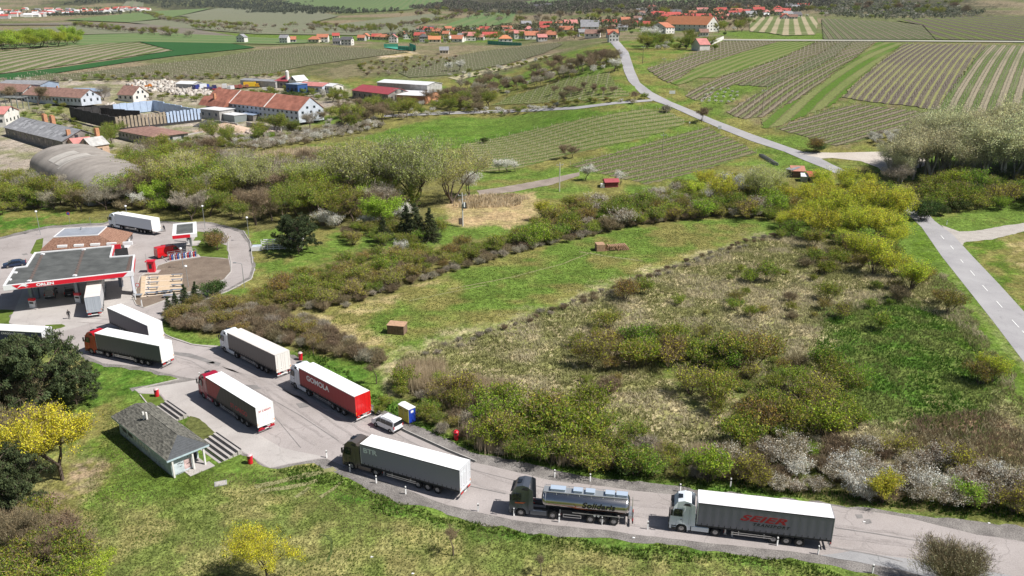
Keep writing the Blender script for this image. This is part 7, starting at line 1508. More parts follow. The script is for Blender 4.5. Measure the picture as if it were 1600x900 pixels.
# portable toilets, bins, posts
def toilet(u, v, lab, endblue):
    a = P(u, v); r = empty('portable_toilet', (a.x, a.y, .05), TA, lab, 'portable toilet', 'portable toilets'); Y = mat('toilet_yellow', (0.46,0.44,0.05), .45, var=.1, vscale=2); B_ = mat('toilet_blue', (0.015,0.05,0.38), .45)
    box_part('cabin', r, B_, 0, 1.12, 0, 1.15, .1, 2.15, bevel=.03); box_part('base', r, BLACK, -.02, 1.14, -.02, 1.17, 0, .1); d = box_part('door', r, Y, .03, 1.09, -.05, .0, .15, 2.1); box_part('handle', d, BLACK, .9, .95, -.075, -.05, 1.0, 1.15); box_part('vent', d, BLACK, .3, .8, -.062, -.05, 1.75, 1.85)
    box_part('corner_post', r, TRIM, -.03, .04, -.03, .04, .1, 2.15); m = MB(); m.prism([(-.05,2.15),(1.2,2.15),(1.2,2.22),(.6,2.36),(-.05,2.22)], 'x', -.04, 1.16); m.build('roof', DWHITE, r); box_part('sticker', r, DWHITE, 1.121, 1.13, .35, .8, 1.55, 1.9)
tA, tB = P(623.5, 654.5), P(639.5, 663.5); TA = math.atan2(tB.y-tA.y, tB.x-tA.x)
toilet(623.5, 654.5, 'yellow and blue portable toilet next to the white car, left one', False); toilet(631.5, 659, 'yellow and blue portable toilet with white sticker, right one', True)
def bin_(u, v, lab):
    g = P(u, v); r = empty('litter_bin', (g.x, g.y, g.z+.03), 0, lab, 'litter bin', 'red bins'); m = MB(); m.tube((0,0,0), (0,0,1.15), .3, .36, n=14); m.build('drum', REDP, r); m = MB(); m.tube((0,0,1.15), (0,0,1.32), .37, .22, n=14); m.build('lid', mat('bin_lid', (0.5,0.4,0.4), .5) if u < 480 else REDP, r); box_part('opening', r, BLACK, -.16, .16, -.38, -.3, .88, 1.05)
bin_(470, 562, 'red bin at the grass corner above the red curtain lorry'); bin_(245.5, 619.5, 'red bin at the top of the lawn by the hut'); bin_(391.5, 724, 'red bin below the right stairs'); bin_(713, 687, 'red bin in the grass by the reeds'); 
POSTW = mat('guide_post_white', (0.80,0.80,0.78), .5)
def gpost(u, v, lab, h_=1.0, tilt=0):
    g = P(u, v); r = empty('guide_post', (g.x, g.y, g.z), rng.uniform(0, 1), lab, 'guide post', 'white roadside guide posts'); r.rotation_euler[0] = tilt
    MB().prism([(-.08,-.05),(.08,-.05),(.05,.06),(-.05,.06)], 'z', 0, h_).build('post', POSTW, r); b = MB(); b.prism([(-.085,-.055),(.085,-.055),(.055,.065),(-.055,.065)], 'z', h_*.72, h_*.86); b.build('reflector_band', BLACK, r)
for u, v, lab in ((510.5,715,'beside the shadow of the bronze lorry'),(547,737.5,'by the front wheel of the bronze lorry'),(588,755,'by the middle of the bronze lorry'),(634,772,'by the rear wheels of the bronze lorry'),(747,799,'left of the tanker'),(803,806,'by the front wheel of the tanker'),(873.5,816,'by the middle of the tanker'),(940.5,820,'by the rear wheels of the tanker'),(1012,827,'left of the white cab lorry'),(1073.5,831,'by the front wheel of the white cab lorry'),(1143.5,838.5,'by the drive wheel of the white cab lorry'),(1214,852.5,'by the trailer wheels of the white cab lorry'),(1278,866,'behind the white cab lorry'),(1363,895.5,'at the bottom right verge'),
                  (866.5,745.5,'on the far verge above the tanker'),(922,752,'on the far verge right of the tanker hatches'),(1062.5,768,'on the far verge behind the white cab'),(1141,762.5,'on the far verge behind the grey trailer'),(311,590.5,'leaning at the corner of the concrete apron'),(1479,351,'on the right edge of the main road by the gravel lane')): gpost(u, v, 'white guide post ' + lab, 1.35 if u == 1141 else 1.05, R(18) if u == 311 else 0)
# field objects
WOODL = mat('raw_wood', (0.42,0.26,0.16), .9, var=.3, vscale=3); WOODD = mat('old_wood', (0.20,0.13,0.085), .95, var=.4, vscale=3)
g = P(621, 520); r = empty('wooden_crate', (g.x, g.y, 0), R(-12), 'brown wooden box hide standing alone in the mown meadow', 'crate')
for k in range(6): box_part('plank', r, WOODD, -1.5, 1.5, -.95, -.9, .05+k*.25, .28+k*.25)
box_part('side', r, WOODD, 1.45, 1.5, -.9, .9, .05, 1.6); box_part('side', r, WOODD, -1.5, -1.45, -.9, .9, .05, 1.6); box_part('back', r, WOODD, -1.5, 1.5, .9, .95, .05, 1.7); m = MB(); m.prism([(-1.0,1.62),(1.05,1.75),(1.05,1.82),(-1.0,1.69)], 'x', -1.6, 1.6); m.build('roof', WOODL, r)
g = P(958, 390); r = empty('wood_stack', (g.x, g.y, 0), R(8), 'stack of reddish firewood and pallets at the head of the mown meadow', 'wood stack')
for k in range(5):
    for j in range(4): box_part('pallet', r, WOODL, -4.2+rng.uniform(-.05,.05)+j*.01, -2.2, -1.1+j*.6, -.6+j*.6, k*.34, k*.34+.28)
lm = MB().tube((0,-1,0), (0,1,0), .16, .15, n=7).mesh('log', WOODL)
for k in range(4):
    for i in range(14-k): link('log', lm, r, (-1.9+i*.42+k*.2, rng.uniform(-.2,.2), .16+k*.3))
house((946,293.5), (966,292.5), 3, 1.7, .7, RCR, mat('wall_maroon', (0.22,0.05,0.05), .9), 'small dark red wooden shed by the lower vineyard', ridge='x', nwin=0, name='garden_shed', cat='shed', rest=None)
g = P(941, 293); r = empty('water_tank', (g.x, g.y, g.z), 0, 'white water container left of the dark red shed', 'water tank'); box_part('tank', r, DWHITE, -.6, .6, -.5, .5, .15, 1.3, bevel=.05); box_part('frame', r, GALV, -.65, .65, -.55, .55, 0, .14)
house((1238,277), (1255,277.5), 4, 2.0, .8, mat('roof_salmon', (0.42,0.19,0.13), .85, var=.15, vscale=1), WOODD, 'small orange roofed garden shed beside the main road', kind='shed', nwin=0, name='garden_shed', cat='shed', over=.6)
house((1228,275), (1237,277), 4, 2.2, .4, RGR, RDK, 'dark open lean-to left of the orange roofed shed', kind='shed', nwin=0, name='lean_to', cat='shed')
house((1251,284), (1262,284.5), 3, 1.6, .5, RWH, PLG, 'low white covered box below the orange roofed shed', kind='shed', nwin=0, name='covered_box', cat='shed', over=.1)
house((1265,286), (1280,286), 4, 1.9, .8, RRD, RDK, 'small bright red roof just right of the garden shed', kind='shed', nwin=0, name='garden_shed', cat='shed')
for i in range(16):
    f = i/15; u, v = 1190+f*23, 244+f*14; g = P(u, v); r = empty('fence_slab', (g.x, g.y, g.z), R(-38), 'grey leaning slab in the row beside the road embankment', 'slab', 'row of grey slabs beside the road'); box_part('slab', r, CONCD, -.8, .8, -.5, -.38, 0, .9); box_part('stay', r, RDK, -.7, .7, .1, .25, 0, .5)
# poles
def upole(u, v, h_, lab, m, cross=True, equip=False, r0=.16):
    g = P(u, v); r = empty('power_pole', (g.x, g.y, g.z), R(20), lab, 'power pole', 'poles of the power line'); MB().tube((0,0,-.5), (0,0,h_), r0, r0*.65, n=8).build('pole', m, r)
    if cross:
        box_part('crossarm', r, GALV, -1.1, 1.1, -.07, .07, h_-.5, h_-.36)
        for x in (-1, 0, 1): i_ = MB(); i_.tube((x,0,h_-.36 if x else h_), (x,0,h_-.05 if x else h_+.3), .06, n=6); i_.build('insulator', DWHITE, r)
    if equip: box_part('transformer', r, CHASSIS, .2, 1.0, -.4, .4, h_*.55, h_*.72); box_part('switch_box', r, mat('box_brown', (0.10,0.07,0.06), .7), -1.0, -.25, -.3, .3, .6, 2.2); box_part('sign_plate', r, DWHITE, .25, .6, -.5, -.45, h_*.6, h_*.75); q = MB(); [q.box(x-.4, x+.4, -.06, .06, h_-1.6, h_-1.5) for x in (-.6,.6)]; q.build('switch_arm', GALV, r)
PC = mat('pole_concrete', (0.55,0.52,0.48), .9, var=.1, vscale=2); PW = mat('pole_wood', (0.30,0.25,0.18), .9, var=.2, vscale=2)
upole(723, 353.5, 8.6, 'concrete pole with transformer and switch box in the dry clearing', PC, equip=True, r0=.22); upole(874, 299, 8.6, 'concrete pole with crossarm by the dirt track', PC, r0=.2); upole(1034.5, 247.5, 8.6, 'thin wooden pole standing in the lower vineyard', PW); upole(1191, 175, 9, 'thin wooden pole at the foot of the hill vineyards', PW); upole(1036, 122, 9.5, 'thin wooden pole by the bend below the hill vineyard', PW)
upole(1004, 99, 9, 'dark pole on the grass right of the main road', mat('pole_dark', (0.10,0.085,0.07), .9)); upole(620, 166, 9, 'tall bare pole by the red hall', PW); upole(236, 213, 8, 'thin mast in front of the low brown roofed building', GALV, cross=False)
# platform with truss by the pine
g = P(398, 392); r = empty('white_platform', (g.x, g.y, 0), R(8), 'white steel truss and panels lying partly under the dark pine', 'steel structure')
for j in range(3): box_part('beam', r, DWHITE, 1.6, 11, j*1.6, j*1.6+.15, 1.6, 1.8); box_part('beam', r, DWHITE, 1.6, 11, j*1.6, j*1.6+.15, .3, .5)
for i in range(8): box_part('upright', r, DWHITE, 1.6+i*1.3, 1.75+i*1.3, -.02, .14, .1, 2.6 if i < 3 else 1.9)
box_part('panel', r, DWHITE, 4.6, 8, .2, 4.4, 2.0, 2.12); box_part('panel', r, DWHITE, 8.1, 11.2, .6, 4.0, 2.15, 2.27); box_part('ramp', r, mat('grey_board', (0.45,0.5,0.56), .6), -.6, 1.5, -.3, 1.8, .9, 1.0); box_part('front_frame', r, DWHITE, -.7, 1.6, -.5, -.35, .1, 1.1)
g = P(345, 756); r = empty('manhole', (g.x, g.y, .02), R(20), 'square concrete cover lying in the near meadow', 'manhole cover'); box_part('slab', r, CONCD, -.7, .7, -.5, .5, 0, .1); box_part('rim', r, CONC, -.5, .5, -.32, .32, .1, .13)
# litter
for i, (u, v) in enumerate(((581,871),(645,897),(1137,825),(1260,841),(990,841),(742,689),(1350,816),(1545,818))):
    g = P(u, v); m = MB(); m.add([(-.15,-.07,.03),(.12,-.09,.05),(.17,.06,.04),(-.09,.1,.09),(0,0,.11)], [(0,1,4),(1,2,4),(2,3,4),(3,0,4),(0,3,2,1)]); o = m.build('paper_scrap', DWHITE, None, (g.x, g.y, g.z+.03)); tag(o, 'white paper scrap lying %s' % ('in the near meadow','at the bottom of the near meadow','on the gravel between tanker and lorry','on the gravel below the last lorry','on the gravel right of the tanker','in the grass by the red bin','at the edge of the flowering hedge','in the grass at the right edge of the road')[i], 'litter')
# ------------------------------------------------------------------ village houses, each its own
VROOF = {'o': ROR, 'r': RRD, 'b': RBR, 'p': RPNK, 'g': RGR, 't': RTER, 'd': RDK, 'w': RWH}
VN = {'o': 'orange', 'r': 'red', 'b': 'brown', 'p': 'faded pink', 'g': 'grey', 't': 'bright orange', 'd': 'dark', 'w': 'white'}
HS = '''443 68 12 g;455 67 14 o;490 67 16 o;526 70 10 d;541 71 16 d;570 62 12 o;588 62 14 r;601 63 12 o;614 67 12 p;633 58 12 o;669 51 15 r;683 53 11 r;701 51 10 o;713 51 10 o;756 50 15 r;741 51 10 g;662 66 12 d;679 67 18 t;699 66 9 w;712 66 20 o;733 64 20 p;748 63 14 p;766 62 22 r;790 67 20 t;812 61 16 p;832 62 22 o;848 65 14 p;862 61 14 o;823 44 15 g;852 44 18 r;875 41 14 o;893 42 20 p;914 43 14 g;930 41 14 g;943 40 12 r;955 40 16 r;978 38 14 o;990 40 12 g;884 53 20 o;925 60 22 b;921 52 26 g;962 56 12 d;1005 36 12 g;1025 26 14 r;1040 34 20 r;1052 28 26 r;1072 31 22 r;1083 24 13 o;1098 22 16 p;1100 31 22 r;1112 35 14 p;1117 20 12 o;1145 26 12 r;1152 21 18 o;1165 23 20 r;1178 16 18 o;1186 21 16 r;1198 27 9 w;1212 20 14 r;1225 21 20 r;1216 24 10 p;1254 12 12 r;1268 12 10 r;840 13 14 d;857 12 9 d;1048 52 10 g;1092 47 12 o;694 85 13 g;376 67 12 g;1100 57 9 b;792 57.6 14 g;809 58.2 11 g;800 58.7 11 o;791 49.7 16 o;836 54.5 14 d;853 58.8 16 o;673 50.6 11 d;664 55.8 14 d;911 56.9 12 g;656 48.6 12 b;959 65.9 9 r;751 51.4 12 o;676 61.6 14 o;913 54.3 9 o;720 64.6 9 g;769 60.5 14 o;827 50.8 12 p;681 53.3 14 o;696 60.4 9 o;796 56.2 16 r;791 50.6 11 b;851 49.2 14 r;655 63.4 16 r;959 47.4 11 b;958 58.4 16 o;667 49.8 14 r;1002 26.2 12 b;1018 15.8 16 r;1003 21.4 16 g;1031 25.7 16 r;1216 17.7 11 r;1227 30.4 11 r;1039 26.6 16 r;1171 21.8 14 d;1019 14.9 9 o;1128 19.1 14 r;1105 32.1 14 r;1130 32.6 9 r;1057 25.2 16 d;1018 18.2 11 o;1017 22.2 11 o;1011 19.6 16 d;1243 15.8 11 g;1245 27.1 16 d;1236 25.8 9 g;1227 28.0 9 o;1149 15.5 9 r;1079 34.0 9 g;1136 28.7 11 p;1087 27.7 9 b;1236 14.6 14 d;1003 27.2 14 d;1121 19.0 9 o;1239 30.3 12 b;1232 27.7 14 g;1175 25.6 16 g;1123 26.4 14 o;1147 27.8 14 d;1199 24.8 9 p;1156 27.5 11 g;973 48.1 14 g;1031 36.5 12 r;1010 46.1 11 r;990 41.7 12 r;970 39.9 9 o;1036 35.5 11 o;996 35.5 11 b;990 40.4 12 d;525 60.7 9 r;613 60.4 12 d;504 66.5 16 o;564 64.1 11 o;591 62.7 11 o;636 61.2 9 g'''
k_ = 0
for it in HS.split(';'):
    u, v, w_, c = it.split(); u, v, w_ = float(u), float(v), float(w_); k_ += 1
    z = P(u, v); dist = z.length; L = max(7, w_*dist/FPX); rid = 'x' if w_ > 12 or k_ % 3 else 'y'; D = min(12, max(7, L*.7)); fl = 2 if k_ % 4 == 1 else 1
    tilt = rng.uniform(-.25, .25); dx = L/2*math.cos(tilt); dy = L/2*math.sin(tilt); wallm = (PLW, PLW, PLG, mat('plaster_cream', (0.62,0.54,0.40), .9), PLW)[k_ % 5]
    he = (3.2, 5.0)[fl-1]; hr = D*.36 if rid == 'x' else min(4.5, L*.36)
    h, _ = house((z.x-dx, z.y-dy), (z.x+dx, z.y+dy), D, he, hr, VROOF[c], wallm, 'x', cat='house', ridge=rid, kind='hip' if k_ % 7 == 3 else 'gable', nwin=3 if dist < 1300 else 0, floors=fl, name='village_house', group='houses of the village', px=False, gablewin=dist < 800)
    side = 'left end of the village' if u < 560 else 'lower row left of the main road' if (u < 960 and v > 56) else 'upper row left of the main road' if u < 1000 else 'cluster behind the big orange roof' if u < 1140 else 'right end of the village'
    if 830 < u < 860 and v < 15: side = 'lone pair on the slope above the village'
    h['label'] = '%s%s roofed %s house, %s %s in the %s' % ('wide ' if w_ > 17 else 'small ' if w_ < 12 else '', VN[c], ('gabled','hipped')[k_ % 7 == 3], ('first','second','third','fourth','fifth','sixth','seventh','eighth','ninth','tenth','eleventh','twelfth')[0] if False else 'near the %s' % ('chapel wall' if u > 1080 and v > 40 else 'top row' if v < 30 else 'street'), '', side) if False else '%s%s roofed %s house in the %s' % ('wide ' if w_ > 17 else 'small ' if w_ < 12 else '', VN[c], 'hipped' if k_ % 7 == 3 else 'gabled', side)
house((1016,52), (1040,53), 12, 5, 4, ROR, PLW, 'tall gabled house attached left of the big bright orange roof', cat='house', ridge='y', nwin=3, floors=2, name='village_house')
house((1036,47), (1104,50), 16, 5.5, 7, RTER, PLW, 'largest village building with huge bright orange roof', cat='building', ridge='x', nwin=9, floors=2, name='manor_house')
h, _ = house((1080,78), (1093,80), 7, 3.6, 3.4, RPNK, PLW, 'white chapel with pink roof at the lower end of the white wall', cat='chapel', ridge='y', nwin=0, name='chapel'); 
a, b = P(1094,78), P(1130,62); n_ = 14; r = empty('boundary_wall', (a.x, a.y, a.z), 0, 'long white wall climbing from the chapel along the vineyard', 'wall')
for i in range(n_):
    p, q = P(1094+36*i/n_, 78-16*i/n_), P(1094+36*(i+1)/n_, 78-16*(i+1)/n_); d = Vector((q.x-p.x, q.y-p.y)); m = MB(); nn = Vector((-d.y, d.x)).normalized()*.3; z0 = min(p.z, q.z)-.6-a.z; z1 = max(p.z, q.z)+2.4-a.z
    e = [(p.x+nn.x-a.x,p.y+nn.y-a.y),(p.x-nn.x-a.x,p.y-nn.y-a.y),(q.x-nn.x-a.x,q.y-nn.y-a.y),(q.x+nn.x-a.x,q.y+nn.y-a.y)]; m.prism(e, 'z', z0, z1); m.build('wall_section', PLW, r)
# sports ground with green netting
NET = mat('green_net', (0.08,0.35,0.22), .8); TUR = mat('court_green', (0.05,0.28,0.20), .9)
for (u0, v0, u1, v1, lab) in ((600,74.5,622,74.5,'green net fence of the sports court, left part'),(622,78,645,80,'green net fence of the sports court, front part'),(640,73,650,80,'green net fence of the sports court, right part'),(762,69,815,71,'long green net fence below the lower village row')):
    a, b = P(u0,v0), P(u1,v1); r = empty('net_fence', (a.x,a.y,a.z), math.atan2(b.y-a.y,b.x-a.x), lab, 'fence'); L = (b-a).length; box_part('net', r, NET, 0, L, -.05, .05, -1, 3.2)
    for i in range(int(L/5)+1): box_part('post', r, GALV, i*5-.08, i*5+.08, -.12, -.05, -1, 3.4)
sheet('sports_court', [(600,75),(622,73),(650,74),(648,80),(625,79)], TUR, .3)
# far town on the left horizon, partly hidden in haze
N1 = ('first','second')
FT_ = []
r_ = random.Random(5)
for i in range(118):
    u = r_.uniform(-6, 232); t_ = u/232; lo = 30 - 13*t_; hi = 13 + 0*t_; v = r_.uniform(hi+2, lo) if u < 120 else r_.uniform(max(hi+1, lo-6), lo)
    p = P(u, v); s = r_.uniform(10, 20); FT_.append((u, v, p, s))
for u, v, p, s in FT_:
    c = r_.choice('rrropwwgp'); W_ = r_.choice([PLW, PLW, PLG]); a_ = r_.uniform(-.4, .4)
    house((p.x-s/2, p.y), (p.x+s/2, p.y+s*math.sin(a_)), r_.uniform(9, 14), r_.uniform(3.5, 7), 3.5, VROOF[c], W_, '%s roofed house in the far town at the upper left horizon' % VN[c], cat='house', nwin=0, name='far_house', group='houses of the far town', px=False, over=.2)
# ------------------------------------------------------------------ single trees that stand out
at('yellow_tree', 98, 750, 1.15, 'bright yellow flowering tree left of the hut', zs=1.25)
at('yellow_tree', 418, 905, .62, 'small bright yellow tree at the bottom edge of the meadow', zs=1.25)
at('fresh_tree', 152, 925, .5, 'bright yellow-green young tree at the bottom left')
at('dome_tree', 1486, 928, .86, 'round leafless tree at the bottom right corner')
at('pine_tree', 72, 645, 1.25, 'big broad dark pine beside the navy blue lorry'); at('pine_tree', 25, 650, 1.15, 'dark pine left of the big broad one at the left edge'); at('pine_tree', 120, 632, .7, 'smaller dark pine right of the big broad one')
at('pine_tree', 20, 800, .85, 'dark pine at the left edge below the yellow tree'); at('pine_tree', -25, 770, .85, 'dark pine cut by the left edge of the photo')
for u, v, s in ((5,640,.9),(40,665,.8),(70,680,.6),(-10,700,.8),(30,700,.6),(50,860,.7),(80,880,.6),(30,880,.7)): at('bare_tree', u, v, s, 'leafless bushy tree %s' % {5:'at the left edge, topmost among the pines',40:'just left of the yellow tree',70:'touching the yellow tree from the left',-10:'cut by the left edge beside the pines',30:'at the left edge between two pines',50:'on the bank at the bottom left',80:'on the bank at the bottom left, rightmost'}[u] if v != 880 or u == 80 else 'leafless bushy tree lowest at the bottom left corner', group='leafless trees among the pines')
scatter([(0,830),(60,800),(110,830),(130,880),(60,930),(0,940)], 2.6, {'olive_shrub': 4, 'bare_shrub': 3}, .8, 1.2, 'at the bottom left corner', 'at the bottom left corner', 26)
scatter([(-30,640),(30,660),(80,700),(50,740),(0,760),(-40,740)], 2.6, {'bare_shrub': 4, 'olive_shrub': 2, 'grey_shrub': 2}, .9, 1.3, 'between the pines at the left edge', 'between the pines at the left edge', 26)
scatter([(90,880),(125,840),(135,900),(120,950),(60,950)], 2.0, {'olive_shrub': 4}, .8, 1.1, 'on the mown bank at the bottom left', 'on the mown bank at the bottom left', 20)
at('pine_tree', 467, 397, .98, 'dark pine shading the white truss by the grey path'); at('pine_tree', 452, 388, .7, 'smaller dark pine behind the one shading the white truss')
at('spruce_tree', 636, 372, 1.05, 'dark conical spruce, left of the group by the white bush'); at('spruce_tree', 650, 374, 1.15, 'dark conical spruce, middle of the group by the white bush'); at('spruce_tree', 672, 376, 1.05, 'dark conical spruce, right of the group by the white bush'); at('spruce_tree', 600, 378, .8, 'small dark spruce left of the white flowering bush')
at('blossom_shrub', 628, 396, 1.15, 'bright white flowering bush below the dark spruces')
at('rust_shrub', 340, 391, 1.25, 'round rusty green shrub beside the grey path'); at('dark_shrub', 333, 385, 1.6, 'tall dark green shrub left of the rusty one by the path', zs=1.2)
for u, v, s, lb in ((265,491,.9,'first from the left'),(276,486,.95,'second from the left'),(291,481,1.2,'third from the left, tallest'),(308,473,1.1,'fourth from the left')): at('spruce_tree', u, v, s*.5, 'small dark conifer beside the station lane, ' + lb, group='small conifers beside the station lane')
at('dark_shrub', 330, 463, 1.35, 'broad dark evergreen bush beside the station lane'); at('dark_shrub', 342, 461, 1.3, 'second broad dark evergreen bush touching the first beside the lane')
at('willow_tree', 547, 322, 1.45, 'large sparse tree with a dark nest, left of the two giants', i=0); at('willow_tree', 650, 326, 1.75, 'largest spreading tree with dark nest in the middle of the wood', i=1); at('willow_tree', 706, 318, 1.3, 'broad sparse tree leaning right of the largest one', i=2); at('willow_tree', 600, 300, 1.05, 'sparse tree behind the gap between the two giants', i=2)
at('blossom_tree', 733, 308, 1.7, 'pale flowering tree right of the largest spreading tree'); at('fresh_tree', 600, 362, 1.15, 'bright yellow-green tree in front of the largest spreading tree'); at('fresh_tree', 240, 322, 1.1, 'bright yellow-green tree in the wood behind the white lorry'); at('bare_tree', 400, 352, 1.35, 'purplish leafless tree right of the small canopy'); at('bare_tree', 425, 345, 1.2, 'second purplish leafless tree right of the small canopy'); at('grey_tree', 300, 345, 1.2, 'pale trunked leafless tree behind the small canopy')
for k, (u, v) in enumerate(((559,322),(641,322))): pass
for u, v, s, lb in ((780,269,.95,'left one of the three white trees by the green vineyard'),(792,270,1.0,'middle one of the three white trees by the green vineyard'),(805,268,.8,'right one of the three white trees by the green vineyard'),(915,282,1.15,'white crowned tree above the dirt track'),(970,288,.9,'small white tree beside the dark red shed')): at('blossom_tree', u, v, s, lb)
at('bare_tree', 884, 249, .7, 'round leafless tree by the dirt track, left of a pair'); at('bare_tree', 894, 247, .65, 'round leafless tree by the dirt track, right of a pair'); at('dark_shrub', 757, 224, 1.1, 'lone dark bush at the edge of the green vineyard')
at('bare_tree', 1096, 191, .95, 'dark round tree at the road bend in front of the hill'); at('grey_shrub', 1040, 176, 1.5, 'round grey shrub by the road junction'); at('rust_shrub', 1272, 238, 1.5, 'round dark bush at the dirt lane mouth'); at('dark_shrub', 1278, 238, 1.6, 'dark evergreen half of the round bush at the lane mouth')
at('willow_tree', 1180, 318, .9, 'pale bushy tree at the foot of the lower vineyard'); at('blossom_tree', 1150, 310, 1.6, 'white flowering tree left of the garden shed'); at('blossom_tree', 1185, 300, 1.4, 'second white flowering tree left of the garden shed')
scatter([(975,325),(1010,308),(1060,310),(1082,322),(1060,330),(1000,332)], 2.3, {'blackthorn': 8, 'blossom_shrub': 1}, 1.0, 1.25, 'in the pale flowering bank below the dark red shed', 'in the pale flowering bank below the dark red shed', 60)
at('yellow_shrub', 850, 345, 1.0, 'bright yellow-green bush by the dirt track end'); at('yellow_shrub', 868, 350, .9, 'second bright yellow-green bush by the dirt track end')
at('yellow_shrub', 1548, 598, .82, 'golden upright bush beside the right road'); at('rust_shrub', 1530, 600, 1.1, 'brownish bush at the foot of the golden one'); at('olive_shrub', 1293, 470, 1.15, 'round olive tree standing alone in the upper marsh'); at('green_shrub', 1377, 516, 1.0, 'slender green bush casting a clear shadow in the lush grass', zs=1.3); at('yellow_shrub', 1425, 452, .85, 'yellow-green bush near the road at the marsh edge')
at('green_shrub', 852, 680, 1.9, 'large bright green bush above the tanker'); at('green_shrub', 920, 690, 1.7, 'large green bush right of the bright one above the tanker'); at('green_shrub', 855, 662, 1.6, 'upper part green bush above the tanker'); at('olive_shrub', 1140, 580, 1.6, 'olive tree in the middle of the marsh', zs=1.2)
at('yellow_shrub', 1378, 785, .72, 'rounded yellow-green bush in the flowering hedge'); at('fresh_shrub', 1510, 790, 1.0, 'bright yellow-green bush near the right end of the hedge'); at('blossom_shrub', 1350, 782, .7, 'small white flowering bush at the roadside edge of the hedge'); at('green_shrub', 993, 742, 1.3, 'bright green bush at the roadside above the lorry'); at('dark_shrub', 975, 740, 1.1, 'dark bush at the roadside above the lorry')
for u, v, s, lb in ((588,600,.95,'thin leafless tree above the red curtain lorry'),(490,555,.75,'thin leafless tree beside the brown thicket'),(690,640,.95,'pinkish leafless tree beyond the portable toilets'),(708,868,.75,'small leafless tree in the near meadow'),(845,900,.6,'small leafless tree at the bottom edge of the meadow')): at('small_bare_tree', u, v, s*1.1, lb)
at('bare_tree', 60, 165, 1.3, 'brown leafless tree in front of the long building'); at('bare_tree', 15, 160, 1.3, 'brown leafless tree at the left edge by the grey hall'); at('grey_tree', 162, 157, 1.1, 'grey leafless tree at the white gable of the long building'); at('broadleaf_tree', 338, 240, .8, 'round olive tree in front of the yard'); at('broadleaf_tree', 163, 240, .6, 'green bush tree by the annexes'); at('bare_tree', 450, 212, .8, 'thin leafless tree in front of the barn'); at('grey_tree', 485, 205, 1.1, 'leafless tree in front of the white gable')
at('broadleaf_tree', 535, 200, 1.5, 'tall olive tree right of the white gable'); at('bare_tree', 580, 190, 1.1, 'leafless tree in front of the red hall'); at('broadleaf_tree', 520, 160, 1.0, 'olive tree behind the barn gable')
at('broadleaf_tree', 60, 345-20, 1.15, 'yellowish tree beside the arched hall at the left'); at('fresh_tree', 20, 320, .95, 'yellow-green tree left of the arched hall')
at('blossom_tree', 1014, 72, 2.6, 'big white flowering tree right of the main road at the village'); at('blossom_tree', 960, 112, 1.4, 'bright white flowering tree left of the main road'); at('blossom_tree', 700, 112, 1.3, 'white flowering tree on the grassy slope'); at('blossom_tree', 718, 112, 1.7, 'larger pale flowering tree on the grassy slope')
for i in range(22): 
    u, v = 1098+ (i % 6)*10 + rng.uniform(-3,3) + (i//6)*2, 163 - (i//6)*6.5 + (i % 6)*-.6 + rng.uniform(-1.5,1.5)
    at('blossom_tree', u, v, .32, 'tiny white flowering tree in the young orchard', group='young orchard trees')
for u, v, s, lb in ((1275,345,1.5,'leftmost'),(1310,352,1.6,'second'),(1345,340,1.75,'third and tallest'),(1378,345,1.6,'fourth'),(1398,352,1.35,'rightmost, overhanging the road'),(1330,372,1.3,'lower left'),(1365,376,1.35,'lower right')): at('yellow_shrub', u, v, s, 'towering lime green bush in the thicket by the road bend, ' + lb, group='towering bushes by the road bend')
for u, v, s in ((592,648,.5),(603,636,.6),(664,652,.7),(672,646,.8)): at('green_shrub', u, v, s, 'low green shrub %s the portable toilets' % ('left of' if u < 620 else 'right of'), group='low shrubs by the portable toilets')
for u, v, s, lb in ((395,318,1.15,'airy pale green tree rising in the middle of the wood behind the grey path'),(285,305,1.05,'airy pale green tree rising above the wood right of the arched hall'),(470,315,1.0,'airy pale green tree left of the two giants')): at('willow_tree', u, v, s, lb)
for u, v, s, lb in ((345,320,1.5,'vivid yellow-green tree in the wood above the small canopy'),(215,318,1.35,'vivid yellow-green tree in the wood above the white lorry'),(500,335,1.2,'vivid yellow-green tree left of the dark spruces')): at('fresh_tree', u, v, s, lb)
at('blossom_shrub', 505, 352, 1.5, 'white flowering bush left of the dark spruces'); at('blossom_shrub', 522, 357, 1.4, 'second white flowering bush left of the dark spruces'); at('blossom_tree', 365, 300, 1.3, 'white flowering tree in the wood above the grey path')
# plantation of yellow-green poplars on the left, dark hedgerows and far woods
scatter([(0,80),(60,77),(120,72),(118,66),(0,70)], 11, {'fresh_tree': 1}, 1.5, 1.9, 'in the far plantation at the left', 'in the far plantation at the left', 80)
HR = [([(122,42),(160,47),(230,54),(300,60)], 9),([(225,20),(250,30),(300,38),(400,45)], 9),([(300,45),(400,52),(560,52),(640,52)], 10),([(400,44),(480,42),(560,50)], 10),([(560,50),(650,40),(700,30),(740,14)], 10),([(470,22),(540,24),(640,18),(760,6)], 12),([(4,46),(30,46)], 9),([(340,62),(380,60)], 9),([(380,14),(440,24),(540,26)], 12)]
hk = 0
HN = ['in the hedgerow right of the plantation','in the hedgerow below the far town','in the long hedgerow behind the cereal field','in the middle far hedgerow','in the hedgerow climbing left of the village','in the highest far hedgerow','in the tiny clump left of the far fields','in the short clump behind the cereal field','in the upper middle hedgerow']
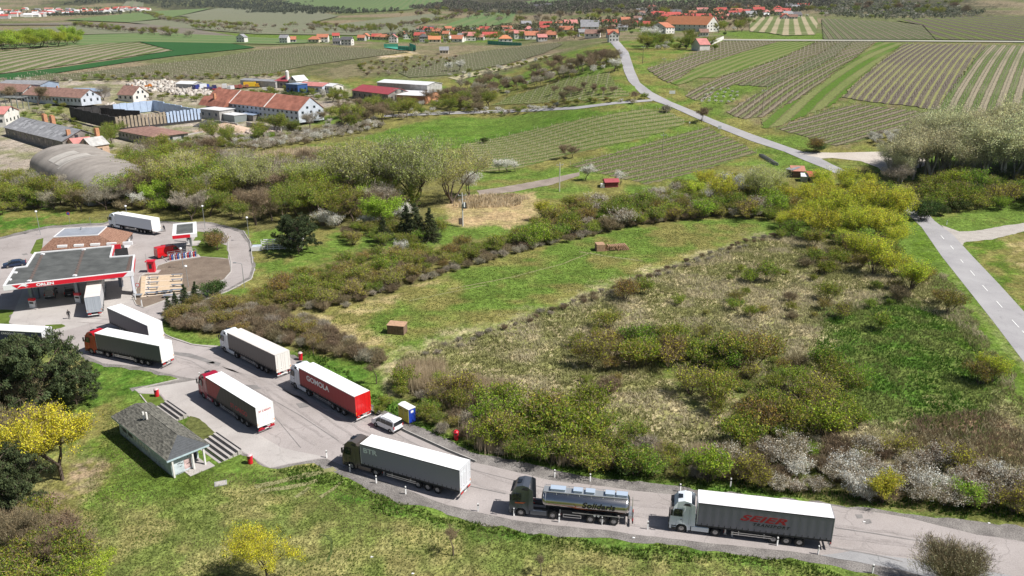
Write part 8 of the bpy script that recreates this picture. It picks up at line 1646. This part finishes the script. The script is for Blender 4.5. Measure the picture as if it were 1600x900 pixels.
for pts, sp in HR:
    q = [P(*p) for p in pts]
    for a, b in zip(q[:-1], q[1:]):
        n = int((b-a).length/sp)
        for i in range(n):
            p = a.lerp(b, (i+rng.random()*.6)/max(n,1)); hk += 1
            if hk > 420: break
            x, y = p.x+rng.gauss(0, 3), p.y+rng.gauss(0, 6)
            kd = rng.choice(['bare_tree','grey_tree','broadleaf_tree','broadleaf_tree','blackthorn']); s = rng.uniform(.7, 1.25)*(2.0 if kd == 'blackthorn' else 1); sn = HN[HR.index((pts, sp))]; plant(kd, x, y, s, '%s%s %s, %s' % ('small ' if s < .85 else 'large ' if s > 1.15 else '', NOUN[kd], sn, 'left end' if i < n/3 else 'right end' if i > 2*n/3 else 'middle'), NOUNP[kd]+' in the far hedgerows')
def far_wood(name, polys, sp, h0, h1, colA, colB, lab):
    V, C = [], []; r = np.random.RandomState(len(polys)*7+int(sp))
    for poly in polys:
        wp = zone_px(poly); xs = [p[0] for p in wp]; ys = [p[1] for p in wp]; N = int((max(xs)-min(xs))*(max(ys)-min(ys))/sp**2); N = min(N, 90000)
        X = r.uniform(min(xs), max(xs), N); Y = r.uniform(min(ys), max(ys), N); j = (vnoise(X, Y, 60, 3)-.5)*60; k = inpoly(X+j, Y+j, wp); X, Y = X[k], Y[k]
        for x, y in zip(X, Y):
            h_ = r.uniform(h0, h1); z = float(hgt(x, y)); m = 26; c0 = np.array(colA)*(1-(f := r.rand()))+np.array(colB)*f; pts = r.normal(0, 1, (m, 3)); pts /= np.linalg.norm(pts, axis=1)[:, None]; pts *= (r.uniform(.3, 1, m)**.5)[:, None]*np.array([h_*.36, h_*.36, h_*.42]); pts += np.array([x, y, z+h_*.55])
            u = r.normal(0, 1, (m, 3))*h_*.085; w_ = r.normal(0, 1, (m, 3))*h_*.085; V.append(np.stack([pts-u, pts+w_, pts+u, pts-w_], 1).reshape(-1, 3)); C.append(np.repeat(c0[None]*r.uniform(.75, 1.25, (m, 1)), 4, 0))
    V = np.concatenate(V); C = np.concatenate(C); tag(link(name, npmesh(name, V, np.arange(len(V)).reshape(-1, 4), GRASSM1, cols=C)), lab, None, kind='stuff')
GRASSM1 = leaf_mat('wood_tints', (1,1,1), .25, 0, 0)
far_wood('far_wood', [[(640,14),(760,22),(860,22),(1000,24),(1170,12),(1180,2),(1000,6),(860,4),(700,2)], [(1130,18),(1300,16),(1300,4),(1170,0)]], 12, 6, 11, (0.17,0.15,0.13), (0.12,0.135,0.08), 'bare grey-brown wood on the slope behind the village')
far_wood('far_wood', [[(1270,24),(1360,34),(1520,27),(1540,20),(1440,8),(1330,0),(1270,6)]], 11, 4, 7, (0.10,0.12,0.06), (0.28,0.28,0.22), 'mixed scrub and flowering trees on the terraced hill')
far_wood('far_wood', [[(420,-6),(470,10),(560,20),(640,16),(600,22),(470,24),(380,16),(300,4)], [(100,8),(200,4),(330,14),(420,8),(300,-8),(120,-8)], [(220,14),(330,6),(500,2),(400,12)]], 22, 7, 13, (0.09,0.10,0.07), (0.12,0.135,0.09), 'dark woods on the far slopes to the left')
far_wood('far_bushes', [[(-20,26),(120,25),(235,16),(235,13),(100,15),(-20,19)]], 26, 6, 10, (0.07,0.085,0.05), (0.12,0.12,0.09), 'trees between the houses of the far town')
far_wood('far_bushes', [[(600,66),(760,56),(960,50),(1010,44),(1180,30),(1260,18),(1240,12),(1100,16),(960,34),(760,44),(620,58)]], 11, 4, 9, (0.15,0.13,0.09), (0.13,0.16,0.07), 'bare and greening trees between the village houses')

# summer-dry air over the far fields
hz = MB().box(-9000, 9000, -9000, 9000, -8, 560).mesh('haze', mat('haze_surface', (1,1,1)))
hm = bpy.data.materials.new('haze'); hm.use_nodes = True; ht = hm.node_tree; ht.nodes.remove(ht.nodes['Principled BSDF']); pv = ht.nodes.new('ShaderNodeVolumePrincipled')
pv.inputs['Color'].default_value = (0.80,0.88,1.0,1); pv.inputs['Density'].default_value = 0.000028; pv.inputs['Anisotropy'].default_value = 0.2; ht.links.new(pv.outputs[0], ht.nodes['Material Output'].inputs['Volume'])
hz.materials.clear(); hz.materials.append(hm); tag(link('haze', hz), 'thin pale haze over the far fields', kind='stuff')
# ------------------------------------------------------------------ grasses and reeds (uncountable)
def tufts(name, poly, per, h0, h1, colA, colB, label, wdt=.035, blades=3, px=True, cap=120000, lean=.5, patch=3.0, thr=None, avoid=()):
    wp = zone_px(poly) if px else poly; xs = [p[0] for p in wp]; ys = [p[1] for p in wp]
    area = (max(xs)-min(xs))*(max(ys)-min(ys)); N = int(min(cap*3, area*per))
    X = nrng.uniform(min(xs), max(xs), N); Y = nrng.uniform(min(ys), max(ys), N)
    jx = (vnoise(X, Y, 3, 61)-.5)*2.4; jy = (vnoise(X, Y, 3, 62)-.5)*2.4
    k = inpoly(X+jx, Y+jy, wp)
    if thr is not None: k &= (.6*vnoise(X, Y, patch, 63) + .4*vnoise(X, Y, patch/3, 64)) > thr
    for bad in AVOID + [zone_px(q) for q in avoid]: k &= ~inpoly(X, Y, bad)
    X, Y = X[k][:cap], Y[k][:cap]; n = len(X)
    if n == 0: return
    f = _sm(.3, .7, vnoise(X, Y, patch, 65))[:, None]; c = np.array(colA)*(1-f) + np.array(colB)*f
    c = c*nrng.uniform(.7, 1.3, (n, 1)); hs = nrng.uniform(h0, h1, n)*(0.75+.5*vnoise(X, Y, 1.5, 66))
    z = hgt(X, Y); Vs = []; Cs = []
    for b in range(blades):
        a = nrng.uniform(0, 6.283, n); wx, wy = np.cos(a)*wdt, np.sin(a)*wdt; ox = nrng.normal(0, .3, n)*h0; oy = nrng.normal(0, .3, n)*h0
        la = nrng.uniform(0, 6.283, n); lx, ly = np.cos(la)*lean*hs*nrng.uniform(0, 1, n), np.sin(la)*lean*hs*nrng.uniform(0, 1, n)
        Vs.append(np.stack([np.column_stack([X+ox-wx, Y+oy-wy, z]), np.column_stack([X+ox+wx, Y+oy+wy, z]), np.column_stack([X+ox+lx, Y+oy+ly, z+hs])], 1)); Cs.append(np.repeat(c, 3, 0))
    V = np.concatenate(Vs).reshape(-1, 3); C = np.concatenate(Cs); F = np.arange(len(V)).reshape(-1, 3)
    tag(link(name, npmesh(name, V, F, GRASSM, cols=C)), label, None, kind='stuff')
GRASSM = leaf_mat('blades', (1, 1, 1), .3, 0, 0)
AVOID = [zone_px(gravel_poly)]
BUILD_AVOID = [(176,655),(232,632),(322,690),(318,722),(268,742)]
AVOID.append(zone_px(BUILD_AVOID))
tufts('meadow_grass', [(60,900),(140,760),(160,640),(200,640),(240,720),(330,745),(420,738),(500,728),(560,757),(700,808),(860,838),(1000,850),(1225,876),(1370,905),(1200,960),(60,960)], 18, .10, .24, (0.27,0.265,0.11), (0.155,0.205,0.05), 'tufts of short mixed grass on the near meadow', .035, 3, cap=110000, patch=4)
tufts('verge_grass', [(420,737),(500,726),(560,756),(700,806),(860,836),(1000,848),(1225,875),(1340,900),(1290,905),(1000,872),(760,838),(600,800),(520,762)], 14, .2, .42, (0.07,0.135,0.018), (0.10,0.15,0.03), 'lush green grass along the gravel verge', .05, 3, cap=30000)
tufts('verge_grass', [(455,550),(520,575),(580,632),(645,664),(740,708),(850,731),(1000,751),(1140,768),(1300,786),(1600,820),(1600,800),(1300,768),(1000,738),(740,694),(640,650),(560,600),(480,540)], 10, .25, .5, (0.06,0.125,0.018), (0.10,0.16,0.03), 'lush green grass along the far side of the service road', .06, 3, cap=40000)
tufts('dry_grass', [(640,552),(740,522),(860,482),(960,447),(1090,402),(1200,366),(1330,380),(1480,430),(1560,560),(1660,700),(1600,760),(1200,700),(1000,730),(850,720),(700,640),(600,600)], 7, .35, .7, (0.46,0.41,0.27), (0.28,0.28,0.12), 'tangled straw and rough grass over the marsh', .075, 3, cap=150000, lean=1.4, patch=5, avoid=[[(1290,500),(1400,470),(1490,505),(1560,600),(1530,680),(1380,660),(1260,600)], [(1020,560),(1120,560),(1180,620),(1080,650)]])
tufts('rough_grass', [(1290,500),(1400,460),(1500,500),(1570,600),(1540,690),(1380,670),(1250,600)], 7, .3, .6, (0.11,0.20,0.035), (0.21,0.25,0.08), 'lush rough grass in the damp part of the marsh', .08, 3, cap=60000, lean=1.0)
tufts('bramble_patch', [(1440,655),(1560,642),(1620,700),(1600,735),(1480,715),(1410,690)], 9, .5, 1.0, (0.30,0.22,0.15), (0.20,0.16,0.09), 'brown dead stems standing in the marsh corner', .05, 3, cap=30000, lean=1.0)
RD1, RD2 = (0.66,0.55,0.38), (0.50,0.41,0.27)
for pl, lb in (([(728,672),(760,668),(800,690),(812,712),(780,716),(745,705)], 'pale reed bed beside the red bin'), ([(865,700),(900,690),(905,722),(870,726)], 'pale reed tuft above the tanker'),
               ([(690,610),(740,598),(800,610),(790,640),(740,650),(700,640)], 'pale reeds among the shrubs beyond the toilets'), ([(1000,700),(1040,702),(1030,730),(1000,735)], 'pale reed tuft by the road above the last truck'),
               ([(630,575),(700,570),(690,600),(650,620)], 'pale reeds in the marsh edge'), ([(1085,715),(1130,705),(1135,735),(1090,745)], 'dry stems left of the flowering hedge')):
    tufts('reed_bed', pl, 40, 1.4, 2.4, RD1, RD2, lb, .035, 3, cap=26000, lean=.22)
tufts('reed_bed', [(360,264),(385,248),(450,238),(545,235),(555,250),(470,262)], 3, 1.8, 2.6, RD1, RD2, 'pale reed field below the pale hedge', .16, 3, cap=30000, lean=.3)
tufts('reed_bed', [(700,316),(730,306),(800,304),(830,312),(790,325),(720,326)], 5, .6, 1.2, RD1, RD2, 'pale reeds around the transformer pole', .09, 3, cap=16000, lean=.3)
tufts('mown_grass', [(500,500),(640,455),(800,402),(1000,358),(1130,345),(1195,350),(1080,398),(950,442),(720,518),(600,540)], 4, .08, .16, (0.11,0.16,0.035), (0.15,0.175,0.05), 'short mown grass of the long meadow', .07, 3, cap=60000)
